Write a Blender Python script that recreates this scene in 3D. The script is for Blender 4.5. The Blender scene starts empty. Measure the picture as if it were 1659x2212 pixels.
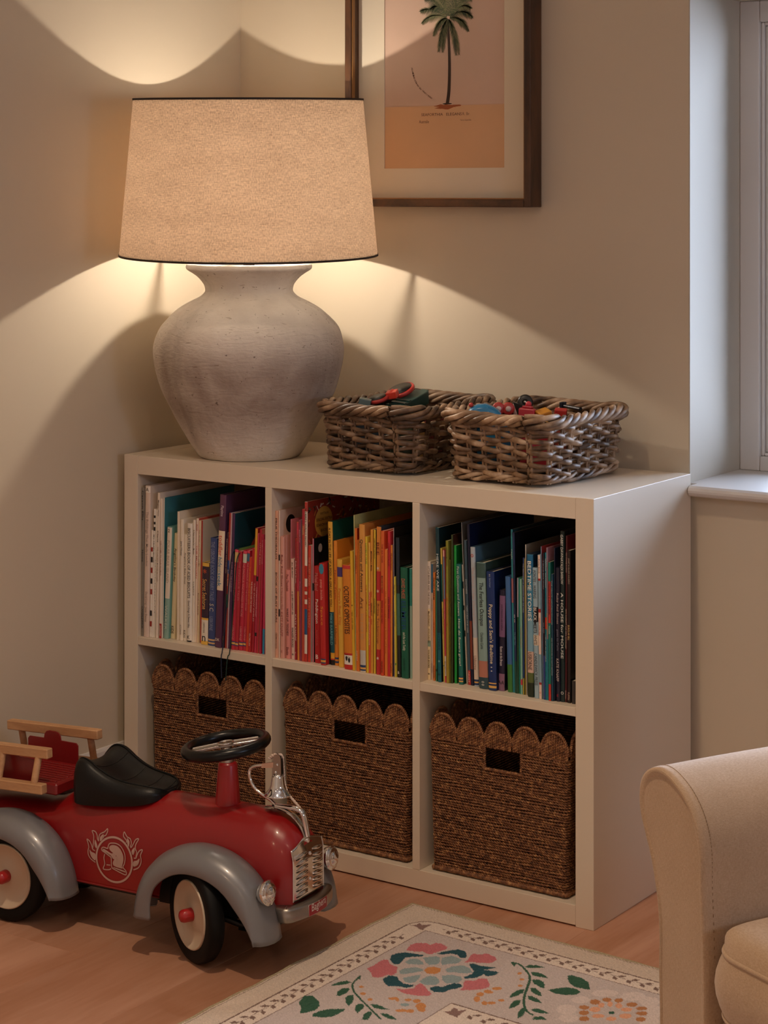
import bpy, math, random
import numpy as np
from math import sin, cos, pi, radians, atan2, hypot
random.seed(7)
SC = bpy.context.scene
COL = SC.collection
PI = math.pi

# ------------------------------------------------------------------ camera
cam = bpy.data.cameras.new('camera')
cam_ob = bpy.data.objects.new('camera', cam); COL.objects.link(cam_ob)
cam_ob.location = (2.8288, -3.5948, 1.3170)
cam_ob.rotation_euler = (PI/2, 0, 0.5967)
cam.sensor_fit = 'HORIZONTAL'; cam.sensor_width = 24.0
cam.lens = 24.0*4378.8/1659
cam.shift_y = -(1106.0-415.4)/1659
cam.clip_start = .05; cam.clip_end = 60
SC.camera = cam_ob

# ------------------------------------------------------------------ light
SC.view_settings.view_transform = 'Standard'
SC.view_settings.look = 'None'
SC.view_settings.gamma = 1.0
SC.view_settings.use_curve_mapping = False
SC.view_settings.exposure = 0.0
BULB = (0.2560, -0.2820, 1.309)       # table lamp bulb
BULB_POWER = 8.2
CEIL_POWER = 1.0
SKY_STRENGTH = 20.5
w = bpy.data.worlds.new('world'); SC.world = w; w.use_nodes = True
wb = w.node_tree.nodes['Background']
wb.inputs[0].default_value = (0.56, 0.70, 0.95, 1); wb.inputs[1].default_value = SKY_STRENGTH

def area(name, loc, rot, size, power, color, portal=False, shape='RECTANGLE', sy=None, spread=None):
    l = bpy.data.lights.new(name, 'AREA'); l.energy = power; l.color = color
    l.shape = shape; l.size = size
    if sy: l.size_y = sy
    if spread: l.spread = spread
    o = bpy.data.objects.new(name, l); COL.objects.link(o)
    o.location = loc; o.rotation_euler = rot
    if portal: l.cycles.is_portal = True
    return o
# daylight enters through the window opening (portal only guides the sky light)
area('window_portal', (2.25, 0.42, 1.22), (radians(-90), 0, 0), 2.4, 1.0, (1, 1, 1), portal=True, sy=.98)
area('window_portal', (4.30, -1.5, 1.35), (0, radians(90), 0), .44, 1.0, (1, 1, 1), portal=True, sy=.52)  # portal for the added fill window in the right wall
SC.cycles.use_denoising = True
SC.cycles.max_bounces = 10
SC.cycles.diffuse_bounces = 7
SC.cycles.glossy_bounces = 4
SC.cycles.transmission_bounces = 6
SC.cycles.sample_clamp_indirect = 4.0
SC.cycles.caustics_reflective = False
SC.cycles.caustics_refractive = False

# ------------------------------------------------------------------ helpers
def lin(h):
    c = [int(h[i:i+2], 16)/255 for i in (0, 2, 4)]
    return tuple(x/12.92 if x <= .04045 else ((x+.055)/1.055)**2.4 for x in c)
MATS = {}
def mat(name, col, rough=.6, metal=0.0, bump=None, noise=None, coat=0, sheen=0, spec=None, emit=None):
    """procedural principled material; noise=(scale, amount, (sx,sy,sz)) varies the colour, bump=(scale, strength, (sx,sy,sz)) the relief"""
    key = name
    if key in MATS: return MATS[key]
    m = bpy.data.materials.new(name); m.use_nodes = True
    nt = m.node_tree; p = nt.nodes['Principled BSDF']
    c = lin(col) if isinstance(col, str) else col
    p.inputs['Base Color'].default_value = (*c, 1)
    p.inputs['Roughness'].default_value = rough; p.inputs['Metallic'].default_value = metal
    if coat: p.inputs['Coat Weight'].default_value = coat; p.inputs['Coat Roughness'].default_value = .12
    if sheen: p.inputs['Sheen Weight'].default_value = sheen
    if spec is not None: p.inputs['Specular IOR Level'].default_value = spec
    if emit: p.inputs['Emission Color'].default_value = (*emit[0], 1); p.inputs['Emission Strength'].default_value = emit[1]
    if noise or bump: tc = nt.nodes.new('ShaderNodeTexCoord')
    def tex(scale, s3):
        mp = nt.nodes.new('ShaderNodeMapping'); mp.inputs['Scale'].default_value = s3
        nt.links.new(tc.outputs['Object'], mp.inputs['Vector'])
        n = nt.nodes.new('ShaderNodeTexNoise'); n.inputs['Scale'].default_value = scale; n.inputs['Detail'].default_value = 5
        nt.links.new(mp.outputs[0], n.inputs['Vector']); return n
    if noise:
        n = tex(noise[0], noise[2]); r = nt.nodes.new('ShaderNodeMapRange')
        r.inputs['From Min'].default_value = .3; r.inputs['From Max'].default_value = .7
        r.inputs['To Min'].default_value = 1-noise[1]; r.inputs['To Max'].default_value = 1+noise[1]*.6
        nt.links.new(n.outputs['Fac'], r.inputs['Value'])
        x = nt.nodes.new('ShaderNodeVectorMath'); x.operation = 'SCALE'; x.inputs[0].default_value = c
        nt.links.new(r.outputs[0], x.inputs['Scale']); nt.links.new(x.outputs[0], p.inputs['Base Color'])
    if bump:
        n = tex(bump[0], bump[2]); b = nt.nodes.new('ShaderNodeBump')
        b.inputs['Strength'].default_value = bump[1]; b.inputs['Distance'].default_value = .002
        nt.links.new(n.outputs['Fac'], b.inputs['Height']); nt.links.new(b.outputs[0], p.inputs['Normal'])
    MATS[key] = m
    return m
def hexmat(h, rough=.45):
    return mat('paint_'+h+'_%d' % int(rough*100), h, rough)

class MB:
    """collects faces; build() links ONE mesh object"""
    def __init__(s): s.v = []; s.f = []; s.m = []; s.sm = []
    def add(s, vs, fs, mi=0, smooth=False):
        o = len(s.v); s.v.extend([tuple(map(float, p)) for p in vs])
        for f in fs: s.f.append(tuple(i+o for i in f)); s.m.append(mi); s.sm.append(smooth)
        return s
    def box(s, a, b, mi=0):
        x0, y0, z0 = a; x1, y1, z1 = b
        return s.add([(x0,y0,z0),(x1,y0,z0),(x1,y1,z0),(x0,y1,z0),(x0,y0,z1),(x1,y0,z1),(x1,y1,z1),(x0,y1,z1)],
            [(0,3,2,1),(4,5,6,7),(0,1,5,4),(1,2,6,5),(2,3,7,6),(3,0,4,7)], mi)
    def bbox(s, a, b, r=.002, mi=0):
        """box with all edges chamfered by r"""
        x0,y0,z0 = a; x1,y1,z1 = b; r = min(r, (x1-x0)/2.2, (y1-y0)/2.2, (z1-z0)/2.2)
        V = []; idx = {}
        for ix,X in enumerate((x0,x1)):
            for iy,Y in enumerate((y0,y1)):
                for iz,Z in enumerate((z0,z1)):
                    sx,sy,sz = (1 if ix==0 else -1),(1 if iy==0 else -1),(1 if iz==0 else -1)
                    for k,p in enumerate(((X,Y+sy*r,Z+sz*r),(X+sx*r,Y,Z+sz*r),(X+sx*r,Y+sy*r,Z))):
                        idx[(ix,iy,iz,k)] = len(V); V.append(p)
        F = []
        g = lambda *k: idx[k]
        for i in (0,1):
            q = [g(i,0,0,0),g(i,1,0,0),g(i,1,1,0),g(i,0,1,0)]; F.append(q if i else q[::-1])
            q = [g(0,i,0,1),g(1,i,0,1),g(1,i,1,1),g(0,i,1,1)]; F.append(q[::-1] if i else q)
            q = [g(0,0,i,2),g(1,0,i,2),g(1,1,i,2),g(0,1,i,2)]; F.append(q if i else q[::-1])
        for a_ in (0,1):
            for b_ in (0,1):
                q = [g(a_,b_,0,0),g(a_,b_,1,0),g(a_,b_,1,1),g(a_,b_,0,1)]; F.append(q if (a_+b_)%2==1 else q[::-1])
                q = [g(a_,0,b_,0),g(a_,1,b_,0),g(a_,1,b_,2),g(a_,0,b_,2)]; F.append(q if (a_+b_)%2==0 else q[::-1])
                q = [g(0,a_,b_,1),g(1,a_,b_,1),g(1,a_,b_,2),g(0,a_,b_,2)]; F.append(q if (a_+b_)%2==1 else q[::-1])
        for a_ in (0,1):
            for b_ in (0,1):
                for c_ in (0,1):
                    q = [g(a_,b_,c_,0),g(a_,b_,c_,1),g(a_,b_,c_,2)]; F.append(q if (a_+b_+c_)%2==1 else q[::-1])
        return s.add(V, F, mi)
    def tube(s, pts, r, n=8, mi=0, closed=False, caps=True, up=(0,0,1), flat=1.0):
        P = np.array(pts, float); N = len(P)
        R = np.full(N, r) if np.isscalar(r) else np.array(r, float)
        if closed: T = np.roll(P,-1,0)-np.roll(P,1,0)
        else: T = np.gradient(P, axis=0)
        T /= np.maximum(np.linalg.norm(T, axis=1, keepdims=True), 1e-12)
        u = np.array(up, float)
        if abs(T[0]@u) > .95: u = np.array([1.,0,0])
        A = []; 
        a = u - (u@T[0])*T[0]; a /= np.linalg.norm(a)
        for i in range(N):
            a = a-(a@T[i])*T[i]; l = np.linalg.norm(a)
            if l < 1e-6: a = np.cross(T[i],[1,0,.3]); l = np.linalg.norm(a)
            a = a/l; A.append(a)
        A = np.array(A); B = np.cross(T, A)
        th = np.arange(n)*2*PI/n
        V = (P[:,None,:] + R[:,None,None]*(np.cos(th)[None,:,None]*A[:,None,:]*flat + np.sin(th)[None,:,None]*B[:,None,:])).reshape(-1,3)
        F = []
        M = N if closed else N-1
        for i in range(M):
            j = (i+1) % N
            for k in range(n):
                k2 = (k+1) % n
                F.append((i*n+k, j*n+k, j*n+k2, i*n+k2))
        s.add(V, F, mi, True)
        if caps and not closed:
            s.add([V[k] for k in range(n)], [tuple(range(n))], mi)
            s.add([V[(N-1)*n+k] for k in range(n)], [tuple(range(n))[::-1]], mi)
        return s
    def lathe(s, prof, n=32, mi=0, c=(0,0,0), axis='z', caps=(True, True)):
        """prof: (radius, height) list"""
        V = []
        for r, z in prof:
            for k in range(n):
                a = 2*PI*k/n
                p = (r*cos(a), r*sin(a), z)
                if axis == 'y': p = (p[0], p[2], -p[1])
                if axis == 'x': p = (p[2], p[0], p[1])
                V.append((p[0]+c[0], p[1]+c[1], p[2]+c[2]))
        F = []
        for i in range(len(prof)-1):
            for k in range(n):
                F.append((i*n+k, i*n+(k+1)%n, (i+1)*n+(k+1)%n, (i+1)*n+k))
        s.add(V, F, mi, True)
        if caps[0]: s.add(V[:n], [tuple(range(n))[::-1]], mi)
        if caps[1]: s.add(V[-n:], [tuple(range(n))], mi)
        return s
    def grid(s, G, mi=0, cu=False, cv=False, smooth=True, flip=False):
        """G: array (nu,nv,3)"""
        G = np.asarray(G, float); nu, nv = G.shape[:2]; F = []
        for i in range(nu if cu else nu-1):
            for j in range(nv if cv else nv-1):
                i2, j2 = (i+1) % nu, (j+1) % nv
                q = (i*nv+j, i2*nv+j, i2*nv+j2, i*nv+j2)
                F.append(q[::-1] if flip else q)
        return s.add(G.reshape(-1,3), F, mi, smooth)
    def prism(s, poly, y0, y1, mi=0):
        """poly in (x,z), extruded along y"""
        n = len(poly)
        V = [(x,y0,z) for x,z in poly]+[(x,y1,z) for x,z in poly]
        F = [tuple(range(n)), tuple(range(2*n-1, n-1, -1))]
        F += [(k, k+n, (k+1)%n+n, (k+1)%n) for k in range(n)]
        return s.add(V, F, mi)
    def ball(s, c, r, n=12, mi=0, sc=(1,1,1)):
        V = []; F = []; m = max(5, n//2)
        for i in range(m+1):
            t = PI*i/m
            for k in range(n):
                a = 2*PI*k/n
                V.append((c[0]+r*sc[0]*sin(t)*cos(a), c[1]+r*sc[1]*sin(t)*sin(a), c[2]+r*sc[2]*cos(t)))
        for i in range(m):
            for k in range(n): F.append((i*n+k, (i+1)*n+k, (i+1)*n+(k+1)%n, i*n+(k+1)%n))
        return s.add(V, F, mi, True)
    def mesh(s, name, mats):
        me = bpy.data.meshes.new(name); me.from_pydata(s.v, [], s.f)
        if not isinstance(mats, (list, tuple)): mats = [mats]
        for m in mats: me.materials.append(m)
        me.polygons.foreach_set('material_index', s.m)
        me.polygons.foreach_set('use_smooth', s.sm)
        me.update(); return me
    def build(s, name, mats, parent=None, loc=(0,0,0), rot=(0,0,0)):
        return link(name, s.mesh(name, mats), parent, loc, rot)
def link(name, me, parent=None, loc=(0,0,0), rot=(0,0,0)):
    o = bpy.data.objects.new(name, me); COL.objects.link(o)
    o.parent = parent; o.location = loc; o.rotation_euler = rot
    return o
def bevel(o, w=.002, seg=2, angle=35):
    m = o.modifiers.new('bevel', 'BEVEL'); m.width = w; m.segments = seg; m.limit_method = 'ANGLE'; m.angle_limit = radians(angle)
    return o
def thing(name, label, cat, loc=(0,0,0), rot=(0,0,0), group=None):
    o = bpy.data.objects.new(name, None); COL.objects.link(o)
    o.location = loc; o.rotation_euler = rot; o.empty_display_size = .05
    return tag(o, label, cat, group)
def tag(o, label, cat, group=None):
    o['label'] = label; o['category'] = cat
    if group: o['group'] = group
    return o
def struct(o): o['kind'] = 'structure'; return o
def copy_tree(o, parent=None):
    c = o.copy(); COL.objects.link(c)
    if parent: c.parent = parent
    for ch in list(o.children): copy_tree(ch, c)
    return c
_TXT = {}
def text_geo(s):
    """flat outline of a line of lettering: (verts 2d, faces), baseline at 0, and its width and height"""
    if s in _TXT: return _TXT[s]
    cu = bpy.data.curves.new('t', 'FONT'); cu.body = s; cu.resolution_u = 2; cu.size = 1; cu.offset = .006
    ob = bpy.data.objects.new('t', cu); COL.objects.link(ob)
    me = ob.to_mesh()
    v = np.array([p.co[:2] for p in me.vertices]); f = [tuple(p.vertices) for p in me.polygons]
    ob.to_mesh_clear(); bpy.data.objects.remove(ob); bpy.data.curves.remove(cu)
    if len(v) == 0: v = np.zeros((1,2))
    mn, mx = v.min(0), v.max(0); v = v-mn
    _TXT[s] = (v, f, mx-mn); return _TXT[s]
def smoothcurve(pts, n=8, closed=False):
    """Catmull-Rom through pts"""
    P = [np.array(p, float) for p in pts]; out = []; N = len(P)
    rng = range(N) if closed else range(N-1)
    for i in rng:
        if closed: p0,p1,p2,p3 = P[(i-1)%N],P[i],P[(i+1)%N],P[(i+2)%N]
        else: p0,p1,p2,p3 = P[max(i-1,0)],P[i],P[i+1],P[min(i+2,N-1)]
        for k in range(n):
            t = k/n
            out.append(.5*((2*p1)+(-p0+p2)*t+(2*p0-5*p1+4*p2-p3)*t*t+(-p0+3*p1-3*p2+p3)*t**3))
    if not closed: out.append(P[-1])
    return out

# measured tables
BOOKS = [
[0, 0.0372, 0.008, -0.3867, 0.3087, 0.0054, '8A8580', '8A8580', [], [[0.02, 0.22, 'Carson Ellis', '26221F'], [0.42, 0.5, 'Home', '26221F'], [0.8, 0.95, 'CANDLEWICK', '3A3632']], 'grey picture book'],
[0, 0.0471, 0.0131, -0.391, 0.3142, 0.017, 'E3CDBE', 'D8C8B8', [[0.955, 0.998, 'EFE6DA']], [[0.012, 0.036, 'A', '2A2523'], [0.17, 0.53, 'The Buildings That Made London', 'A08C80'], [0.7, 0.9, 'David Long / Josie Shenoy', 'A08C80']], 'thick blush-cream book with a white top block'],
[0, 0.0605, 0.0047, -0.3864, 0.2226, 0.0212, 'EFE7DC', 'EFE7DC', [[0.8, 0.84, '9A2B22'], [0.7, 0.75, '1E1B1A'], [0.6, 0.65, '9A2B22'], [0.5, 0.55, '1E1B1A'], [0.4, 0.45, '9A2B22'], [0.2, 0.25, '1E1B1A'], [0.1, 0.15, '9A2B22']], [], 'short white paperback with red and black dashes'],
[0, 0.0654, 0.0045, -0.3855, 0.267, 0.023, 'F1EADF', 'F1EADF', [[0.93, 0.95, '1E1B1A'], [0.88, 0.9, '1E1B1A'], [0.83, 0.86, '1E1B1A']], [[0.2, 0.42, 'MY TRAIN BOOK', '55504A']], 'slim white paperback with a dotted black edge'],
[0, 0.0701, 0.0032, -0.3847, 0.2664, 0.0261, 'E9E0D2', 'E9E0D2', [[0.02, 0.98, 'E6DCCB']], [[0.3, 0.9, '* ~ * ~ * ~ * ~ * ~ * ~ * ~ * ~ * ~ *', '1E1B1A']], 'narrow cream paperback with a twisted black line'],
[0, 0.0751, 0.0059, -0.3846, 0.3011, 0.0199, 'EBDDCD', 'E2D4C4', [], [[0.05, 0.16, 'Megan Hess', '3A3430'], [0.26, 0.34, 'Claris', '26221F'], [0.37, 0.61, 'THE CHICEST MOUSE IN PARIS', 'A8988A']], 'tall cream book with grey capitals'],
[0, 0.0837, 0.0054, -0.3827, 0.2894, 0.0112, 'E9DCCD', 'E4D6C6', [[0.0, 0.105, 'B3242C']], [[0.3, 0.55, 'WELCOME TO OUR WORLD', '8E5A50'], [0.91, 0.985, 'EGMONT', 'F0E6DA']], 'cream book with a red block at its foot'],
[0, 0.0892, 0.002, -0.3794, 0.2909, 0.0133, 'E4D8C8', '3E7C86', [], [], 'tall thin book with a teal picture cover'],
[0, 0.0921, 0.0116, -0.38, 0.2321, 0.0455, '8FB3A6', '6FA39B', [[0.36, 0.995, 'E9DCCB']], [[0.02, 0.045, '2', '2A2523'], [0.7, 0.92, 'WALKER', 'C9D9CE'], [0.12, 0.5, 'POLAR BEAR ISLAND', 'B8A999']], 'mint green hardback with a long cream panel'],
[0, 0.1039, 0.0116, -0.3721, 0.2188, 0.0491, 'E3D2A8', 'E3D2A8', [], [[0.14, 0.46, "Angelina's Birthday", '2A2420'], [0.88, 0.95, 'KIDS', '2A2420']], 'pale yellow book with black serif title'],
[0, 0.1247, 0.0056, -0.3762, 0.2651, 0.0084, 'EADCC6', 'EADCC6', [], [], 'tall cream clothbound book'],
[0, 0.1305, 0.0087, -0.3754, 0.2499, 0.0113, 'EDE2D0', 'EDE2D0', [], [[0.18, 0.3, 'Jane Hissey', '3A3430'], [0.87, 0.95, 'HUTCHINSON', '8A7C70']], 'cream hardback with a small grey name'],
[0, 0.1394, 0.0084, -0.3732, 0.2191, 0.011, 'EDE3D3', 'EDE3D3', [], [[0.17, 0.47, "Angelina's Baby Sister", '6A5F56'], [0.9, 0.97, 'KIDS', '2A2420']], 'short cream book with fine grey lettering'],
[0, 0.151, 0.0117, -0.376, 0.2432, 0.0074, 'EEE6DA', 'EEE6DA', [[0.0, 0.012, '2A2523']], [[0.04, 0.63, 'BISCUITEERS BOOK OF ICED BISCUITS', '1F1B1A'], [0.65, 0.88, 'Good things A Sweet Idea', '4A433E'], [0.93, 0.99, 'K', '1F1B1A']], 'white hardback with bold black capitals'],
[0, 0.1629, 0.0057, -0.3725, 0.251, 0.0127, 'EFE5D6', 'EFE5D6', [], [[0.08, 0.28, 'A New Home for a Mouse', '3A3430'], [0.5, 0.62, 'Ladybird', '3A3430']], 'slim white paperback with tiny black lettering'],
[0, 0.1688, 0.0055, -0.3716, 0.2549, 0.0211, 'F0DDCB', 'C8574C', [], [[0.05, 0.1, 'ROSE', 'C0453C'], [0.18, 0.52, 'THE MUSICIAN', 'D2685C']], 'slim white paperback with pale red lettering'],
[0, 0.1745, 0.004, -0.3708, 0.2505, 0.0231, 'EBD9B4', 'EBD9B4', [], [[0.05, 0.4, 'The Giraffe and the Pelly and Me', '5A6A50'], [0.55, 0.82, 'ROALD DAHL', '6A3A30']], 'cream paperback with green lettering'],
[0, 0.1805, 0.0028, -0.3681, 0.2508, 0.0162, 'B02A22', 'E8DECE', [], [], 'thin scarlet book with a white front cover'],
[0, 0.1893, 0.0176, -0.3773, 0.1672, 0.0225, '3B2A3A', 'E8C87A', [[0.955, 1, 'E7B94F'], [0.0, 0.045, 'E7B94F'], [0.045, 0.3, 'EDE3D2'], [0.3, 0.325, 'E7B94F']], [[0.2, 0.57, 'Secret Seahorse', 'E8B469'], [0.73, 0.86, 'A BAREFOOT BOOK', '2A2523'], [0.9, 0.955, 'n', '2A2523'], [0.08, 0.13, '*', 'D8643A']], 'short plum and yellow board book'],
[0, 0.2077, 0.0173, -0.3773, 0.2194, 0.0313, '3E4F86', '35457A', [[0.015, 0.03, 'D8B080'], [0.045, 0.06, 'D8B080']], [[0.03, 0.58, 'THE USBORNE BOOK OF FAIRY TALES', '8F9CC0'], [0.61, 0.68, 'S C', 'D8D2C0'], [0.73, 0.86, 'USBORNE', '8F9CC0']], 'slate blue hardback with striped foot'],
[0, 0.2312, 0.0156, -0.3843, 0.3109, 0.0445, '5A3350', '4A2E48', [[0.375, 0.765, 'EBD9C0']], [[0.265, 0.4, 'toddler', 'D8503A'], [0.41, 0.475, 'hide', '1E78A0'], [0.478, 0.505, 'and', '6A9AA8'], [0.51, 0.6, 'seek', '1E78A0'], [0.07, 0.14, 'Playtime', 'D8C8D0'], [0.93, 0.965, 'DK', 'E6DCD6']], 'thick purple book with a cream name panel'],
[0, 0.2471, 0.0046, -0.3788, 0.2346, 0.05, '3A1E30', '3A1E30', [], [[0.05, 0.35, 'THE FUNNIEST THING EVER SEEN', 'C8A8A0'], [0.9, 0.97, 'PUFFIN', 'D8B040']], 'thin aubergine paperback with tiny lettering'],
[0, 0.2535, 0.0043, -0.3786, 0.2754, 0.0433, 'A83A30', '2A4A8A', [[0.55, 0.65, '2A4A8A'], [0.3, 0.4, '2A7040']], [[0.1, 0.22, 'JEFF', 'E07A50'], [0.42, 0.54, 'FLYING BURNS', 'E8C0A0']], 'thin paperback patched red, blue and green'],
[0, 0.2583, 0.0033, -0.3785, 0.2754, 0.0417, 'C8A8B0', 'C8A8B0', [], [], 'thin silvery pink paperback'],
[0, 0.2625, 0.0062, -0.379, 0.2754, 0.0432, '4E2C56', '16404E', [], [[0.36, 0.58, 'ELMER AND THE RAINBOW', 'B898B8']], 'thin violet paperback with a rainbow cover'],
[0, 0.2713, 0.0084, -0.3814, 0.203, 0.0504, 'C42E44', '7A9A50', [[0.975, 1, 'E0506A'], [0.875, 0.975, 'D8B878'], [0.045, 0.055, '2A3A7A'], [0.055, 0.075, 'E0B060'], [0.075, 0.085, '2A3A7A']], [[0.12, 0.6, 'THE DINOSAUR WHO LOST HIS ROAR', 'E88A90'], [0.76, 0.9, 'USBORNE', 'E88A90']], 'crimson reader with a yellow-green picture near the top'],
[0, 0.28, 0.0077, -0.3794, 0.2004, 0.0509, 'B8323E', 'B8323E', [[0.04, 0.05, '2A3A7A'], [0.05, 0.07, 'E0B060'], [0.07, 0.08, '2A3A7A']], [[0.1, 0.5, 'THE DINOSAUR TALES', 'D87A80']], 'plain dark crimson reader'],
[0, 0.2878, 0.0094, -0.378, 0.2021, 0.0604, 'C42E44', 'C42E44', [[0.975, 1, 'E0506A'], [0.88, 0.97, 'D0D8C8'], [0.045, 0.055, '2A3A7A'], [0.055, 0.075, 'E0B060'], [0.075, 0.085, '2A3A7A']], [[0.12, 0.66, 'THE DINOSAUR WHO ROARED FOR MORE', 'E88A90'], [0.76, 0.9, 'USBORNE', 'E88A90']], 'crimson reader with a white and black picture near the top'],
[0, 0.2979, 0.0065, -0.3758, 0.2035, 0.0579, 'BE2C42', 'BE2C42', [[0.975, 1, 'E0506A'], [0.89, 0.97, '3A6A8A'], [0.045, 0.055, '2A3A7A'], [0.055, 0.075, 'E0B060'], [0.075, 0.085, '2A3A7A']], [[0.12, 0.6, 'THE DINOSAUR WITH THE NOISY SNORE', 'E88A90'], [0.76, 0.9, 'USBORNE', 'E88A90']], 'crimson reader with a blue picture near the top'],
[0, 0.3059, 0.0059, -0.3769, 0.1905, 0.0521, 'D0452E', 'D0452E', [], [[0.1, 0.5, 'THE LEOPARD AND THE SKY GOD', 'D8904A']], 'slim orange-red reader'],
[0, 0.3135, 0.0061, -0.3783, 0.2096, 0.0492, 'B8242E', 'B8242E', [], [[0.32, 0.62, 'THE PRINCESS AND THE WIZARD', 'F0D0C8'], [0.82, 0.94, 'MACMILLAN', 'F0C0B0']], 'slim bright red paperback with white capitals'],
[0, 0.3212, 0.0056, -0.3779, 0.2509, 0.0426, 'A82030', 'A82030', [[0.62, 0.995, 'E0A838']], [[0.44, 0.75, 'THE SNOW CHILD', 'E8B0B0']], 'paperback golden above and dark red below'],
[0, 0.3284, 0.0042, -0.3778, 0.2405, 0.0369, 'C23A58', 'C23A58', [[0.6, 0.64, '241E20'], [0.14, 0.17, '241E20']], [[0.45, 0.7, 'CHRISTMAS IN EXETER STREET', 'E8B8C0']], 'thin rose pink paperback with a black notch'],
[0, 0.3336, 0.0046, -0.3783, 0.2497, 0.0411, 'B83040', 'D08070', [], [[0.1, 0.3, 'LITTLE RED', 'E0A0A0']], 'slim brick red paperback'],
[0, 0.3408, 0.005, -0.3782, 0.24, 0.0314, 'B42848', 'B42848', [], [[0.05, 0.25, 'MY NAME IS NOT ALEXANDER', 'E0909A']], 'slim raspberry paperback'],
[0, 0.3482, 0.0052, -0.3771, 0.2295, 0.022, 'C83A62', 'C83A62', [[0.0, 0.22, '2F8CB8']], [], 'thin magenta paperback with a turquoise foot'],
[1, 0.3874, 0.0067, -0.3859, 0.291, 0.0, 'DCA68C', 'DCA68C', [], [[0.05, 0.33, 'PRUE THEOBALDS', '2A2220'], [0.42, 0.76, 'BOOK OF BUSY BEARS', '2A2220'], [0.83, 0.94, 'OBERMANN BOOK', '8A6A5A']], 'peach hardback with bold black capitals'],
[1, 0.3943, 0.0028, -0.3838, 0.2919, 0.0014, 'E3D0C0', 'D8C0AE', [[0.66, 0.7, '2A2423'], [0.28, 0.33, '2A2423']], [], 'tall thin pale book with a black dot on its cover'],
[1, 0.3983, 0.0096, -0.3845, 0.2411, -0.0017, 'D89E90', 'D89E90', [], [[0.15, 0.41, 'Ruby Red Shoes', '7A2E30'], [0.42, 0.6, 'A Very Aware Hare', 'A05A54'], [0.62, 0.82, 'KATE KNAPP', 'A8605A'], [0.93, 0.96, '((', '8A1E22']], 'dusty pink hardback with russet lettering'],
[1, 0.4082, 0.0009, -0.3804, 0.2434, 0.0042, 'D89C8C', 'D8A090', [], [], 'thin pink book with a maroon dotted cover'],
[1, 0.4108, 0.0096, -0.382, 0.1756, -0.0046, 'DC8E86', 'DC8E86', [], [[0.05, 0.24, 'Prue Theobalds', '7A3A38'], [0.43, 0.74, 'WAKE UP, TEDDIES!', '3A1E1E'], [0.87, 0.96, 'Blackie', '6A3030']], 'short coral pink hardback'],
[1, 0.4207, 0.0012, -0.3787, 0.2764, -0.0007, 'D88088', 'D88088', [], [], 'tall thin salmon book'],
[1, 0.424, 0.0074, -0.3807, 0.1983, -0.0102, 'E2BCAE', 'E2BCAE', [], [[0.03, 0.19, 'JILL MURPHY', '3A2826'], [0.32, 0.55, 'A QUIET NIGHT IN', '3A2826'], [0.68, 0.88, 'WALKER BOOKS', '3A2826'], [0.93, 0.97, '*', '1E1A1A']], 'pale pink paperback with dark capitals'],
[1, 0.4322, 0.0048, -0.381, 0.2409, 0.0025, '9A2430', '9A2430', [], [[0.15, 0.41, 'Ruby Red Shoes', 'E8C8C0'], [0.62, 0.85, 'KATE KNAPP', 'E8C8C0'], [0.92, 0.96, '((', 'E8DCD4']], 'maroon book with pale pink lettering'],
[1, 0.4394, 0.0046, -0.382, 0.2729, -0.0066, 'D88A40', 'C83A48', [[0.5, 0.998, 'C23A4C']], [[0.05, 0.45, 'THE GREAT BIG STORY', '8A5A2A']], 'slim paperback pink above and mustard below'],
[1, 0.445, 0.0048, -0.3825, 0.2775, -0.0065, '8E3A52', '9A8A96', [], [[0.07, 0.16, 'Babette Cole', 'D898A8'], [0.43, 0.55, 'Princess', 'C88090']], 'slim plum paperback with a silver edge'],
[1, 0.4511, 0.0058, -0.3834, 0.2999, 0.004, 'C04A38', 'C04A38', [[0.9, 0.998, 'B02A3A']], [[0.11, 0.17, 'TIGER', 'E8B080']], 'tall orange-red paperback'],
[1, 0.4574, 0.0062, -0.3833, 0.3149, 0.0038, 'E6DACC', '8A2E20', [[0.94, 0.998, 'B83A34'], [0.0, 0.05, 'B83028'], [0.52, 0.6, 'B83028'], [0.33, 0.36, 'B83028'], [0.39, 0.42, 'B83028'], [0.44, 0.47, 'B83028'], [0.17, 0.33, '2A5A8A']], [[0.04, 0.28, "WHERE'S WALLY NOW?", '3A2A26']], 'tall white book with red and blue stripes'],
[1, 0.4638, 0.0072, -0.3814, 0.2291, 0.0061, 'C23A2C', 'C8B8B0', [], [[0.1, 0.35, 'THE SECRET TUNNEL', 'D88A70'], [0.45, 0.7, 'DAISY CHAIN', 'D88A70']], 'slim vermilion paperback'],
[1, 0.4735, 0.0029, -0.3782, 0.2428, 0.0, 'C8788A', '16130F', [[0.58, 0.64, '1E1A1C']], [], 'slim pink book with a black cover'],
[1, 0.4788, 0.0135, -0.3788, 0.1894, -0.0111, 'B01E22', 'B01E22', [], [[0.07, 0.25, 'Michael Bond', 'D8807A'], [0.34, 0.59, 'Paddington', 'EFE2DA'], [0.66, 0.82, 'Illustrated by R. W. Alley', 'C8605A'], [0.92, 0.95, 'B', 'F0E8E0']], 'thick scarlet hardback with white serif title'],
[1, 0.4992, 0.0117, -0.3873, 0.1981, -0.0219, 'BE2A28', 'B02424', [[0.0, 0.016, 'B02424'], [0.016, 0.028, '23406E'], [0.028, 0.05, 'E0A04A'], [0.05, 0.062, '23406E'], [0.062, 0.085, 'B02424']], [[0.16, 0.36, 'peep inside', 'E8A090'], [0.38, 0.65, 'Space', 'E8903A']], 'thick red board book with a turquoise disc at the top'],
[1, 0.5111, 0.0022, -0.3743, 0.1984, -0.0179, '17181C', '17181C', [], [], 'thin black board book'],
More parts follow.
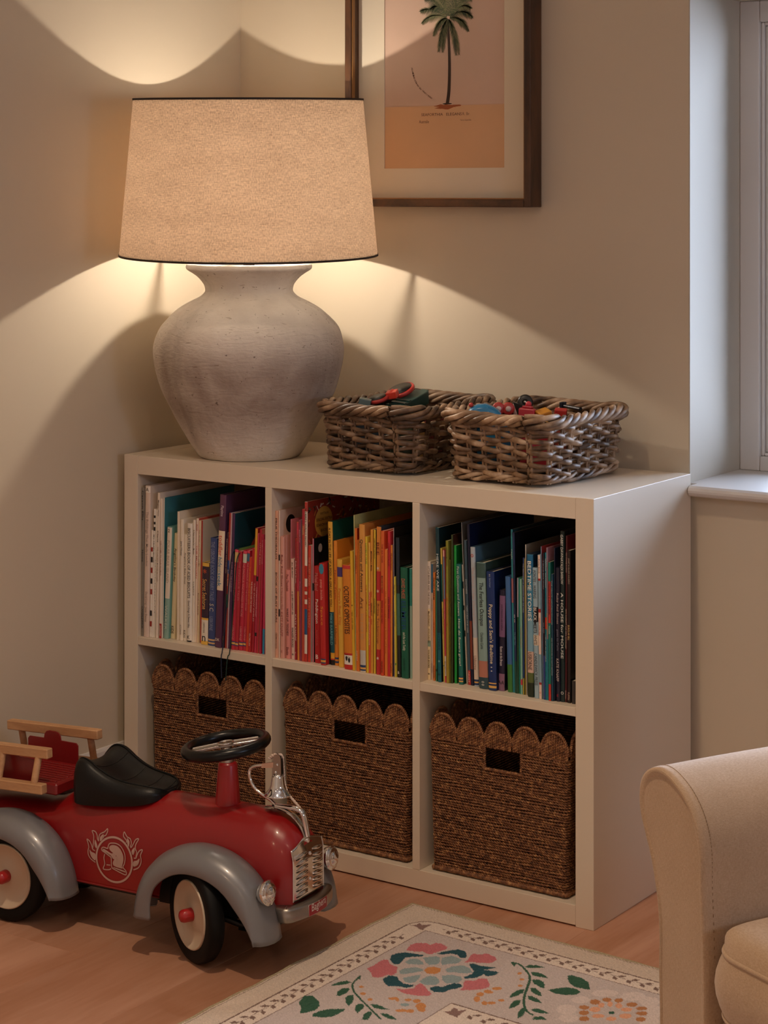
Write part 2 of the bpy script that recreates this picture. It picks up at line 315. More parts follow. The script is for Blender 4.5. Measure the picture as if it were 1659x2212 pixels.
[1, 0.5149, 0.0097, -0.3758, 0.279, -0.0247, 'DDA73A', '125048', [[0.0, 0.035, '131416'], [0.035, 0.045, 'C8452A'], [0.075, 0.085, 'D8A030'], [0.085, 0.37, '19525C']], [[0.04, 0.59, 'A DAY IN THE LIFE OF A POO, A GNU AND YOU', '1E1E1C'], [0.64, 0.86, 'MIKE BARFIELD', '6FB0B8']], 'tall mustard book with a teal lower spine'],
[1, 0.5248, 0.0084, -0.3749, 0.2426, -0.0162, 'DE8A2E', 'DE8A2E', [[0.02, 0.035, '23406E'], [0.05, 0.065, '23406E']], [[0.22, 0.48, 'Noisy Train', 'B04A2A'], [0.68, 0.83, 'Usborne', '7A4A2A']], 'orange hardback with navy stripes at its foot'],
[1, 0.5388, 0.0119, -0.3819, 0.2089, -0.0224, 'E2B348', 'E2B348', [[0.84, 0.93, '4A3A7A']], [[0.27, 0.61, "Peppa's Busy Day", 'D8702E']], 'rounded yellow board book'],
[1, 0.557, 0.0197, -0.3886, 0.201, -0.027, 'D9852A', 'D9852A', [[0.0, 0.045, 'C23028'], [0.045, 0.135, 'EFE8DC'], [0.135, 0.155, 'C23028'], [0.965, 0.998, 'C83A38']], [[0.2, 0.4, 'OCTOPUS', '2A1E1A'], [0.42, 0.66, 'OPPOSITES', '2A1E1A']], 'thick orange board book with footprints on a white square'],
[1, 0.5775, 0.0056, -0.3893, 0.23, -0.0285, 'E0B030', 'E0B030', [], [[0.5, 0.66, 'HIDE AND SEEK', 'A07A20'], [0.44, 0.47, '*', '2A241C']], 'sunny yellow paperback with a small black insect'],
[1, 0.5834, 0.0015, -0.3877, 0.2999, -0.0154, 'C8C88A', 'A8A872', [], [], 'very tall thin sage book'],
[1, 0.5858, 0.005, -0.3885, 0.2751, -0.014, 'E07A30', '9A3020', [], [[0.19, 0.32, 'SPINDERELLA', '8A2A1E'], [0.45, 0.62, 'JULIA DONALDSON', 'C23A28'], [0.86, 0.93, 'EGMONT', 'F0D8B0']], 'orange paperback with red lettering'],
[1, 0.591, 0.0023, -0.3882, 0.253, -0.0106, 'E08A38', 'E08A38', [], [], 'thin tangerine paperback'],
[1, 0.5975, 0.0126, -0.3934, 0.284, -0.0101, 'D99A4A', 'C07A3A', [[0.0, 0.012, 'D8D0C0'], [0.012, 0.022, '23406E'], [0.022, 0.035, 'E0B060'], [0.035, 0.05, '23406E'], [0.05, 0.15, 'C8C4BC'], [0.15, 0.4, 'D9954A']], [[0.1, 0.455, 'Questions and Answers', '1E1A18'], [0.49, 0.57, 'Art', '7A4A2A'], [0.6, 0.78, 'zap page tap', 'C8A070']], 'tall tan hardback with black hand-drawn title'],
[1, 0.6107, 0.0046, -0.3901, 0.2614, -0.0117, 'DEC23A', 'DEC23A', [], [[0.05, 0.2, 'LOVES A HUG', '4A8A4A'], [0.35, 0.7, 'THE ENORMOUS CROCODILE', 'C8702E']], 'slim lemon paperback with green lettering'],
[1, 0.6155, 0.0042, -0.3893, 0.2509, -0.0038, 'D8603A', 'D8603A', [[0.62, 0.998, 'E0B050']], [[0.3, 0.8, 'THE GREAT SHEEP SHENANIGANS', 'F0C8A0']], 'slim paperback yellow above and coral below'],
[1, 0.6198, 0.0049, -0.3887, 0.2758, -0.0021, 'DC9A3C', 'DC9A3C', [], [[0.15, 0.29, 'MEERKAT MAIL', '2A1E18'], [0.51, 0.6, 'GRAVETT', '2A1E18'], [0.43, 0.47, '***', 'C8402A'], [0.62, 0.66, '***', 'C8402A']], 'slim amber paperback with red triangles'],
[1, 0.6261, 0.0044, -0.3876, 0.276, 0.0, 'E2C040', '1E2A30', [], [[0.06, 0.2, 'JAMES AND THE PEACH', '4A4A2A'], [0.48, 0.58, 'FUNNYBONES', '4A4A2A']], 'slim bright yellow paperback with a dark cover'],
[1, 0.6325, 0.0095, -0.3897, 0.2825, 0.002, 'D98A3C', '2A3440', [[0.0, 0.17, 'BE3030'], [0.5, 0.7, 'BE3030']], [[0.105, 0.19, 'BEE', '7A2E1E'], [0.52, 0.79, 'Britta Teckentrup', '8A4A2A'], [0.245, 0.315, '*', 'F2E6D4'], [0.4, 0.47, '*', 'F2E6D4'], [0.85, 0.93, '*', 'F2E6D4']], 'orange hardback with white daisies'],
[1, 0.6454, 0.0067, -0.3928, 0.2764, 0.0041, 'D8502E', 'D8502E', [[0.6, 0.998, 'DA6A34']], [[0.09, 0.22, 'THE SEA TIGER', '8A2A1E'], [0.31, 0.43, 'MAX GOES TO THE CITY', '5A1E18'], [0.48, 0.64, 'FREDDIE AND THE FAIRY', '8A1E18'], [0.9, 0.98, 'WALKER BOOKS', '5A1E18']], 'tomato red paperback with an orange top half'],
[1, 0.6537, 0.0062, -0.3911, 0.2416, -0.0016, 'E08038', 'E08038', [], [[0.3, 0.85, 'the big orange story book of hats', 'C05028']], 'slim orange paperback with mint dots'],
[1, 0.6602, 0.0056, -0.3907, 0.2768, 0.0007, 'C83038', 'C83038', [], [[0.08, 0.24, 'SUPERTATO RULES', '8A1E22'], [0.45, 0.6, 'TEN THINGS', '6A161A']], 'tall slim cherry red paperback'],
[1, 0.666, 0.0044, -0.3898, 0.2508, 0.0022, 'DE8230', '1E2A4A', [], [[0.06, 0.19, 'THE DETECTIVE DOG', '3A2418'], [0.45, 0.62, 'PUFFIN TALES', 'D8A060'], [0.9, 0.97, 'PUFFIN', '8A3A1E']], 'orange paperback beside a navy cover'],
[1, 0.6725, 0.0011, -0.387, 0.2838, -0.0053, 'B8A0A0', '1A1614', [], [], 'tall thin lilac-grey book with a black cover'],
[1, 0.6754, 0.0034, -0.3882, 0.1907, -0.0138, 'D8C84A', 'D8C84A', [[0.12, 0.14, '7A9A40']], [[0.08, 0.18, 'Dear Zoo', '5A5A2A'], [0.32, 0.52, 'Rod Campbell', '5A5A2A']], 'short lime yellow paperback'],
[1, 0.6796, 0.0079, -0.3869, 0.2658, -0.0169, '22241F', '15120F', [[0.66, 0.998, '1E2A34'], [0.3, 0.6, '3E6A5A']], [[0.95, 0.98, 'B', 'E8E0D8']], 'dark book with a blue-black top and green middle'],
[1, 0.6887, 0.0157, -0.387, 0.21, -0.0142, '14604A', '0E3E32', [], [[0.1, 0.28, 'DAVID McKEE', 'C8705A'], [0.3, 0.57, 'ELMER', '1C4C78'], [0.585, 0.75, 'and the Lost Teddy', 'DDE0CC'], [0.82, 0.93, 'ANDERSEN PRESS', '0E4032']], 'wide emerald green board book'],
[1, 0.7046, 0.0052, -0.3801, 0.2086, -0.0071, '9AB8A8', '9AB8A8', [[0.66, 0.998, '2E8A80']], [], 'pale seafoam book with a teal top'],
[2, 0.7376, 0.0061, -0.3692, 0.2238, 0.0, 'E6D0A4', 'D8CDB8', [[0.6, 0.998, 'DCCFC2'], [0.28, 0.33, '8AA08A']], [[0.04, 0.365, 'LITTLE BEAVER AND THE ECHO', '4A3A30'], [0.42, 0.69, 'MacDONALD - FOX-DAVIES', '4A3A30'], [0.745, 0.9, 'WALKER BOOKS', '2A2420'], [0.93, 0.97, '*', '1E1A1A']], 'cream hardback fading to yellow at its foot'],
[2, 0.7445, 0.003, -0.3665, 0.2196, -0.0026, 'D8C8BA', 'D8C8BA', [[0.75, 0.998, '2E6A90']], [[0.3, 0.4, 'PENGUIN', '9A8A80'], [0.85, 0.95, 'PUFFIN', '9A7A70']], 'thin white paperback with a blue top'],
[2, 0.7501, 0.0047, -0.3699, 0.2043, 0.0, 'DC8038', 'DC8038', [], [[0.05, 0.25, 'NOISY FARM', '5A2A18'], [0.45, 0.6, 'SLEEPY', 'C86028'], [0.86, 0.98, 'WALKER BOOKS', '5A2A18']], 'thin burnt orange paperback'],
[2, 0.758, 0.0029, -0.3725, 0.1918, -0.0049, '2E7A5E', '1A4A3A', [[0.1, 0.12, '14302A']], [], 'thin jade book'],
[2, 0.7637, 0.0074, -0.3741, 0.2906, -0.0187, '146472', '0C2226', [[0.32, 0.997, '113A42']], [[0.17, 0.41, 'HERE WE ARE', 'D8DCD8'], [0.54, 0.8, 'OLIVER JEFFERS', '0E3A46'], [0.85, 0.88, '+', '9AC8CC'], [0.94, 0.96, 'H', '0E2A30']], 'tall teal hardback with white hand-lettered title'],
[2, 0.7739, 0.0028, -0.3704, 0.2521, -0.029, 'D9BE5A', 'D9BE5A', [[0.6, 0.88, '175A4E'], [0.12, 0.125, '2A6A60']], [[0.45, 0.64, 'THE ELEPHANT WISHES', '7A6A30']], 'slim yellow paperback with a green panel'],
[2, 0.7776, 0.0028, -0.371, 0.2492, -0.0188, 'C84A5C', 'C84A5C', [[0.63, 0.95, '6A7EA0'], [0.95, 0.998, 'E8B0A8'], [0.05, 0.2, 'DCCFC2']], [[0.3, 0.6, 'CHARLIE CRISP', 'E890A0'], [0.84, 0.94, 'MACMILLAN', '6A5A58']], 'slim paperback blue above and pink below'],
[2, 0.7817, 0.0054, -0.3721, 0.2676, -0.0077, '8A8A2E', '7A7A30', [[0.0, 0.63, 'A08A30']], [[0.05, 0.18, 'KINGDOM STORY', '5A5A20'], [0.4, 0.6, 'MUSHROOM', 'C87838']], 'slim olive paperback'],
[2, 0.7873, 0.0023, -0.3707, 0.2325, -0.0016, '6A6A28', '2A1A10', [], [[0.1, 0.5, 'PUFFIN POST', '4A4A1A']], 'thin moss green paperback'],
[2, 0.7898, 0.0036, -0.369, 0.2792, 0.0007, '3E4A26', '3A2014', [], [[0.4, 0.6, 'THE JUNGLE', '2A341A']], 'tall dark olive book with a brown cover'],
[2, 0.7951, 0.0051, -0.3654, 0.2593, -0.0053, '1C9A3E', '0E5A26', [], [[0.3, 0.42, 'THE GREEN GIANT', '0E5A24']], 'bright green hardback'],
[2, 0.8054, 0.0095, -0.3678, 0.2251, -0.0275, '176C62', '0E4A44', [[0.02, 0.032, 'E0B060'], [0.032, 0.042, '23406E'], [0.042, 0.056, 'E0B060'], [0.056, 0.066, '23406E']], [[0.02, 0.43, 'First Questions and Answers', 'C8D8CC'], [0.455, 0.845, 'How do flowers grow?', 'E4EADC']], 'thick deep teal board book with white handwritten title'],
[2, 0.8192, 0.0013, -0.3608, 0.2238, -0.0457, 'E2D4C0', 'B88A50', [[0.8, 0.86, '1E1A1A'], [0.62, 0.66, '1E1A1A'], [0.4, 0.45, '1E1A1A']], [], 'thin white and black patched book'],
[2, 0.8212, 0.0012, -0.3602, 0.3028, -0.0481, '9A9890', '6A6864', [], [], 'very tall thin grey book'],
[2, 0.8228, 0.0054, -0.3607, 0.27, -0.0363, '3E5666', '2E4454', [[0.0, 0.1, 'B8302A']], [[0.27, 0.37, 'DINOTHESIS', 'B8C0C0'], [0.45, 0.64, "THERE'S A BEAR ON MY CHAIR", 'B8C0C0'], [0.91, 0.985, 'NOSY', 'E8C8C0']], 'slim slate paperback with a red foot'],
[2, 0.8298, 0.0053, -0.3622, 0.3014, -0.0312, '141A36', '0A1436', [[0.1, 0.4, '7A3A2A']], [], 'very tall navy book with a copper lower spine'],
[2, 0.838, 0.0097, -0.3652, 0.2595, -0.0347, 'AEBAC4', '4A6A80', [[0.01, 0.025, '23406E'], [0.025, 0.035, 'E0B060'], [0.035, 0.05, '23406E'], [0.05, 0.35, 'D8C8B8']], [[0.14, 0.55, 'The Story of the Nutcracker', 'C8B0B0'], [0.78, 0.88, 'Usborne', 'A07A70'], [0.03, 0.09, 'o', 'B84A4A']], 'tall powder blue hardback with faded pink title'],
[2, 0.8534, 0.019, -0.3725, 0.2336, -0.029, '8AA8A4', '2E4644', [[0.0, 0.09, '2E4A54'], [0.09, 0.22, 'B87A68'], [0.88, 0.997, '3E5A56']], [[0.155, 0.5, 'The Fearless Octopus', '1E2624'], [0.555, 0.685, 'Charlotte Curtis', '3A4A48'], [0.94, 0.975, 'o o', 'E8E8E0']], 'thick grey-green hardback with a coral tentacle'],
[2, 0.8751, 0.0167, -0.3746, 0.2195, -0.0248, '14316A', '0E2048', [[0.01, 0.02, '23406E'], [0.02, 0.04, 'E0B060'], [0.055, 0.065, 'E0B060']], [[0.275, 0.775, "Poppy and Sam's Bedtime", 'EEE2C0'], [0.05, 0.13, 'Usborne Farmyard', '9AB0D0'], [0.02, 0.04, '* *', 'F0F0E8'], [0.8, 0.84, '. .', 'F0F0E8']], 'thick royal blue board book with cream title and stars'],
[2, 0.8921, 0.0122, -0.3669, 0.1866, 0.0102, '1E1A34', '141022', [[0.0, 0.17, '8A6480'], [0.535, 0.945, '7E5A80']], [[0.14, 0.4, 'JULIA DONALDSON AXEL SCHEFFLER', '3A2644'], [0.56, 0.75, 'Room on the Broom', 'E8E0E4'], [0.88, 0.95, 'AA', '2A1E24']], 'short indigo and mauve board book'],
[2, 0.9115, 0.0104, -0.3665, 0.2126, -0.0275, '3E6AA0', '3A66A0', [[0.0, 0.24, '3E7A34']], [], 'cornflower blue board book with a green foot'],
[2, 0.9221, 0.0038, -0.364, 0.3006, -0.0175, '2E8A96', '14343E', [[0.55, 0.7, 'A86A70']], [[0.1, 0.2, 'TALES', 'BFD8D8']], 'very tall thin turquoise book'],
[2, 0.9279, 0.0043, -0.3665, 0.2957, -0.021, '1E2E52', '10141E', [[0.0, 0.2, '1E4A3A']], [[0.2, 0.47, 'MONSTERS OF THE DEEP', '0E1830'], [0.62, 0.7, 'THE FAIRY TALE', '6A9AB0'], [0.51, 0.56, '<> <>', 'D8D0D0']], 'tall midnight blue book with small white fish'],
[2, 0.9325, 0.0029, -0.3665, 0.2134, -0.0026, '2E5A40', '2E5A40', [[0.66, 0.998, '9A98A6']], [], 'slim paperback grey above and forest green below'],
[2, 0.9371, 0.0026, -0.3666, 0.2131, -0.0095, '2A8A7A', '2A8A7A', [], [], 'thin aqua paperback'],
[2, 0.9406, 0.0036, -0.3674, 0.2117, -0.0106, '8AC0AE', '8AC0AE', [[0.08, 0.13, 'C84050']], [[0.42, 0.6, 'KNUFFLE BUNNY', 'C8A08A']], 'thin mint paperback with a red patch'],
[2, 0.9454, 0.0029, -0.368, 0.2513, -0.0015, '1E3A70', '1E3A70', [[0.0, 0.12, 'A89A3A']], [[0.04, 0.4, 'THE MERCHANT OF DRAGONS AND THE KING', 'C8CCD8']], 'slim ultramarine paperback with white dots'],
[2, 0.9497, 0.0017, -0.3674, 0.2501, -0.0065, 'A8983E', 'A8983E', [], [], 'thin ochre paperback'],
[2, 0.9524, 0.0015, -0.3672, 0.2761, -0.0096, 'D8D0C0', '8A8478', [], [], 'thin white book with a grey sketched cover'],
[2, 0.9599, 0.0127, -0.3762, 0.2602, -0.0093, '3E86A8', '0E2A48', [[0.0, 0.1, '222E1C'], [0.1, 0.17, '5A6A38'], [0.17, 0.32, 'D8B8A8'], [0.32, 0.55, '7AA8BE'], [0.87, 0.997, '16648E']], [[0.045, 0.465, 'BEDTIME STORIES', 'EEF0E8'], [0.685, 0.81, 'USBORNE', '2A2A2A']], 'wide sky blue hardback with white serif capitals'],
[2, 0.9752, 0.0103, -0.3783, 0.2377, -0.0194, '9CB6C2', '26424A', [[0.585, 0.7, '16161A'], [0.405, 0.485, 'E9D9C4']], [[0.02, 0.235, 'FONTES - WARING', '3E4E58'], [0.305, 0.405, 'BLACK', 'E9E4DC'], [0.415, 0.5, 'MEETS', '1E1E20'], [0.515, 0.59, 'WHITE', '1E1E20'], [0.655, 0.9, 'CANDLEWICK PRESS', '3E4E58']], 'pale blue book with black and white word blocks'],
[2, 0.9865, 0.0049, -0.3792, 0.2626, -0.0126, '88A8B8', '88A8B8', [[0.0, 0.1, 'E8CDBE'], [0.1, 0.115, 'A8322C'], [0.31, 0.6, 'E8CDBE'], [0.6, 0.625, 'A8322C'], [0.835, 0.998, 'E8CDBE'], [0.82, 0.835, 'A8322C']], [[0.03, 0.13, 'Potty Book', '2A2424'], [0.44, 0.56, 'Hello Little Egg!', 'B8504A'], [0.94, 0.97, 'O', 'D04A2A']], 'paperback banded peach and pale blue'],
[2, 0.993, 0.0013, -0.377, 0.2778, -0.0179, '7A9AB0', 'A83A3A', [], [], 'thin light blue paperback with a red cover'],
[2, 0.9952, 0.0029, -0.3779, 0.2666, -0.0096, '1E2030', '1E2030', [[0.0, 0.3, '3A4A8A']], [[0.05, 0.25, 'A BRAVE BEAR STORY', 'A8B0C0'], [0.42, 0.6, 'WE ARE', 'A8A8B8']], 'slim black-blue paperback with silver lettering'],
[2, 0.999, 0.0028, -0.3784, 0.2678, -0.0048, '1E7E92', '1E7E92', [[0.48, 0.56, 'D0402E']], [[0.04, 0.24, 'MEADOWS - BOUTAVANT', 'D0D8D8'], [0.56, 0.74, 'I AM NOT AN OCTOPUS', 'D8DCD8']], 'slim teal paperback with an orange-red block'],
[2, 1.0024, 0.0026, -0.3784, 0.277, -0.0066, '98808E', 'B07A88', [[0.0, 0.4, '2A8090']], [[0.05, 0.14, 'THE BIG', 'C8B0B8'], [0.4, 0.6, 'FLOWER SPARKLE', 'D8B84A']], 'thin mauve paperback'],
[2, 1.0066, 0.0046, -0.3802, 0.252, -0.0051, 'C8362E', '14685A', [[0.2, 0.56, '14766A'], [0.86, 0.998, '14766A'], [0.12, 0.2, '14766A']], [[0.15, 0.38, 'FREDERICK & ALEXANDER', '3A1414'], [0.46, 0.52, 'TINDER', 'A8D0C8']], 'slim paperback striped scarlet and sea green'],
[2, 1.0119, 0.0039, -0.3796, 0.2302, -0.0048, '17455C', '17455C', [], [[0.05, 0.4, 'THE PIRATE HANDBAGMAKER', '9AB0B8'], [0.5, 0.8, 'ARE DINOSAURS ALWAYS BEHIND', '9AB0B8']], 'slim petrol blue paperback'],
[2, 1.016, 0.0021, -0.3769, 0.2777, -0.0007, '1A1E36', '1A1E36', [], [], 'thin inky blue paperback'],
[2, 1.0192, 0.0085, -0.3763, 0.2424, -0.0043, '1B1B30', '1B1B30', [], [[0.19, 0.42, 'Ruby Red Shoes', 'B8A8A8'], [0.46, 0.62, 'goes to Paris', '7A7A90'], [0.68, 0.85, 'KATE KNAPP', 'C8B8B4'], [0.94, 0.97, '((', 'C03040']], 'dark navy book with white flecks'],
[2, 1.0279, 0.0086, -0.375, 0.3092, -0.0029, '122A2C', '0C1416', [], [[0.02, 0.19, 'GABBY DAWNAY', 'D8DCD8'], [0.19, 0.31, 'ALEX BARROW', 'D8DCD8'], [0.36, 0.745, 'A HOUSE for MOUSE', 'DCE0DC'], [0.93, 0.965, 'O', 'E8E8E8']], 'tall bottle green hardback with quirky white capitals'],
[2, 1.0367, 0.0034, -0.3735, 0.3017, 0.0054, '4A141A', '6A1A26', [], [[0.1, 0.22, 'YOU CHOOSE IN SPACE', 'C8B8B0'], [0.44, 0.68, 'NICK SHARRATT AND PIPPA GOODHART', 'D8C8B8'], [0.93, 0.98, 'PUFFIN', 'C8A8A0']], 'slim oxblood paperback with white capitals'],
[2, 1.0419, 0.0065, -0.3746, 0.2758, 0.0, '1C1212', '20160E', [], [[0.05, 0.22, 'JANET & ALLAN AHLBERG', 'A89888'], [0.49, 0.59, 'BURGLAR BILL', 'C8A870'], [0.93, 0.98, 'PUFFIN', 'B89888']], 'black-brown book with gold lettering'],
[2, 1.0518, 0.0067, -0.3755, 0.0413, 0.0, '3A3634', '3A3634', [], [], 'tiny charcoal booklet'],
]
EMB = {"s":[[[-0.2559,0.1236],[-0.266,0.1282],[-0.2714,0.1348],[-0.2722,0.1421],[-0.2707,0.1486],[-0.273,0.1557],[-0.2753,0.1616],[-0.2691,0.1588],[-0.2644,0.1521],[-0.2621,0.1462],[-0.257,0.1439]],[[-0.2621,0.1462],[-0.2613,0.1538],[-0.2606,0.1589],[-0.2613,0.17],[-0.2657,0.1774],[-0.2582,0.1767],[-0.2536,0.1712],[-0.2521,0.1652],[-0.249,0.1619]],[[-0.2497,0.1618],[-0.2497,0.168],[-0.2474,0.1746],[-0.2382,0.1798],[-0.2331,0.1855],[-0.232,0.1807],[-0.2351,0.174],[-0.2397,0.1721],[-0.239,0.1685]],[[-0.1726,0.1237],[-0.162,0.1289],[-0.1567,0.1371],[-0.156,0.1446],[-0.1575,0.1517],[-0.1537,0.1615],[-0.1605,0.1586],[-0.165,0.1505],[-0.1673,0.1452],[-0.1718,0.1445]],[[-0.1673,0.1464],[-0.1658,0.1553],[-0.1688,0.1609],[-0.1688,0.1683],[-0.1635,0.1784],[-0.1695,0.1768],[-0.1733,0.1701],[-0.1771,0.1633],[-0.1801,0.1616]],[[-0.1801,0.1628],[-0.1786,0.1692],[-0.1817,0.1761],[-0.1892,0.1787],[-0.1961,0.1856],[-0.1968,0.1787],[-0.1923,0.1745],[-0.1885,0.1714],[-0.19,0.1687]],[[-0.229,0.1521],[-0.2382,0.1531],[-0.242,0.1506],[-0.2413,0.147],[-0.2351,0.1443],[-0.2228,0.1388],[-0.221,0.1366],[-0.2205,0.1268],[-0.2198,0.122],[-0.2167,0.1187],[-0.1923,0.1122],[-0.1877,0.1148],[-0.1892,0.1195],[-0.1953,0.1247],[-0.1923,0.1313],[-0.1905,0.1403],[-0.1923,0.1498],[-0.1999,0.1597],[-0.2106,0.1636],[-0.2228,0.1626],[-0.2271,0.1592],[-0.229,0.1521]],[[-0.2351,0.1418],[-0.237,0.1341],[-0.2351,0.1244],[-0.2386,0.1158],[-0.2351,0.1143],[-0.2259,0.1154],[-0.2213,0.118]],[[-0.2313,0.1232],[-0.2228,0.1239]]],"f":[[[-0.2691,0.1445],[-0.2644,0.1409],[-0.2559,0.1385],[-0.2559,0.1273],[-0.2629,0.1299],[-0.2675,0.1366]],[[-0.257,0.1632],[-0.2521,0.154],[-0.2536,0.1488],[-0.2575,0.1519],[-0.2586,0.158]],[[-0.2459,0.1624],[-0.2474,0.1684],[-0.2436,0.1733],[-0.2397,0.1752],[-0.2413,0.1706],[-0.2413,0.1669]],[[-0.1726,0.1382],[-0.165,0.1413],[-0.1597,0.1458],[-0.1605,0.1389],[-0.1643,0.1328],[-0.1726,0.1296]],[[-0.1771,0.1559],[-0.1711,0.163],[-0.1703,0.157],[-0.1726,0.1505],[-0.1748,0.1502]],[[-0.187,0.1667],[-0.1885,0.1763],[-0.1832,0.1722],[-0.1824,0.1662],[-0.1839,0.1622]],[[-0.2259,0.1532],[-0.2236,0.1579],[-0.2167,0.1602],[-0.2075,0.1592],[-0.1999,0.1536],[-0.1946,0.1445],[-0.1946,0.1347],[-0.1976,0.1256],[-0.1968,0.122],[-0.2152,0.1239],[-0.2167,0.1317],[-0.209,0.1361],[-0.2075,0.1425],[-0.2129,0.1484],[-0.2205,0.1478]],[[-0.2397,0.1497],[-0.2351,0.1499],[-0.2213,0.145],[-0.2144,0.1466],[-0.2106,0.142],[-0.2136,0.1359],[-0.2179,0.1365],[-0.2228,0.1413],[-0.2382,0.1463]],[[-0.2159,0.1213],[-0.1923,0.1188],[-0.1911,0.1161],[-0.2129,0.1194]]],"r":[[-0.2552,0.1361],[-0.1733,0.1344],[-0.219,0.1747],[-0.2075,0.0939]]}
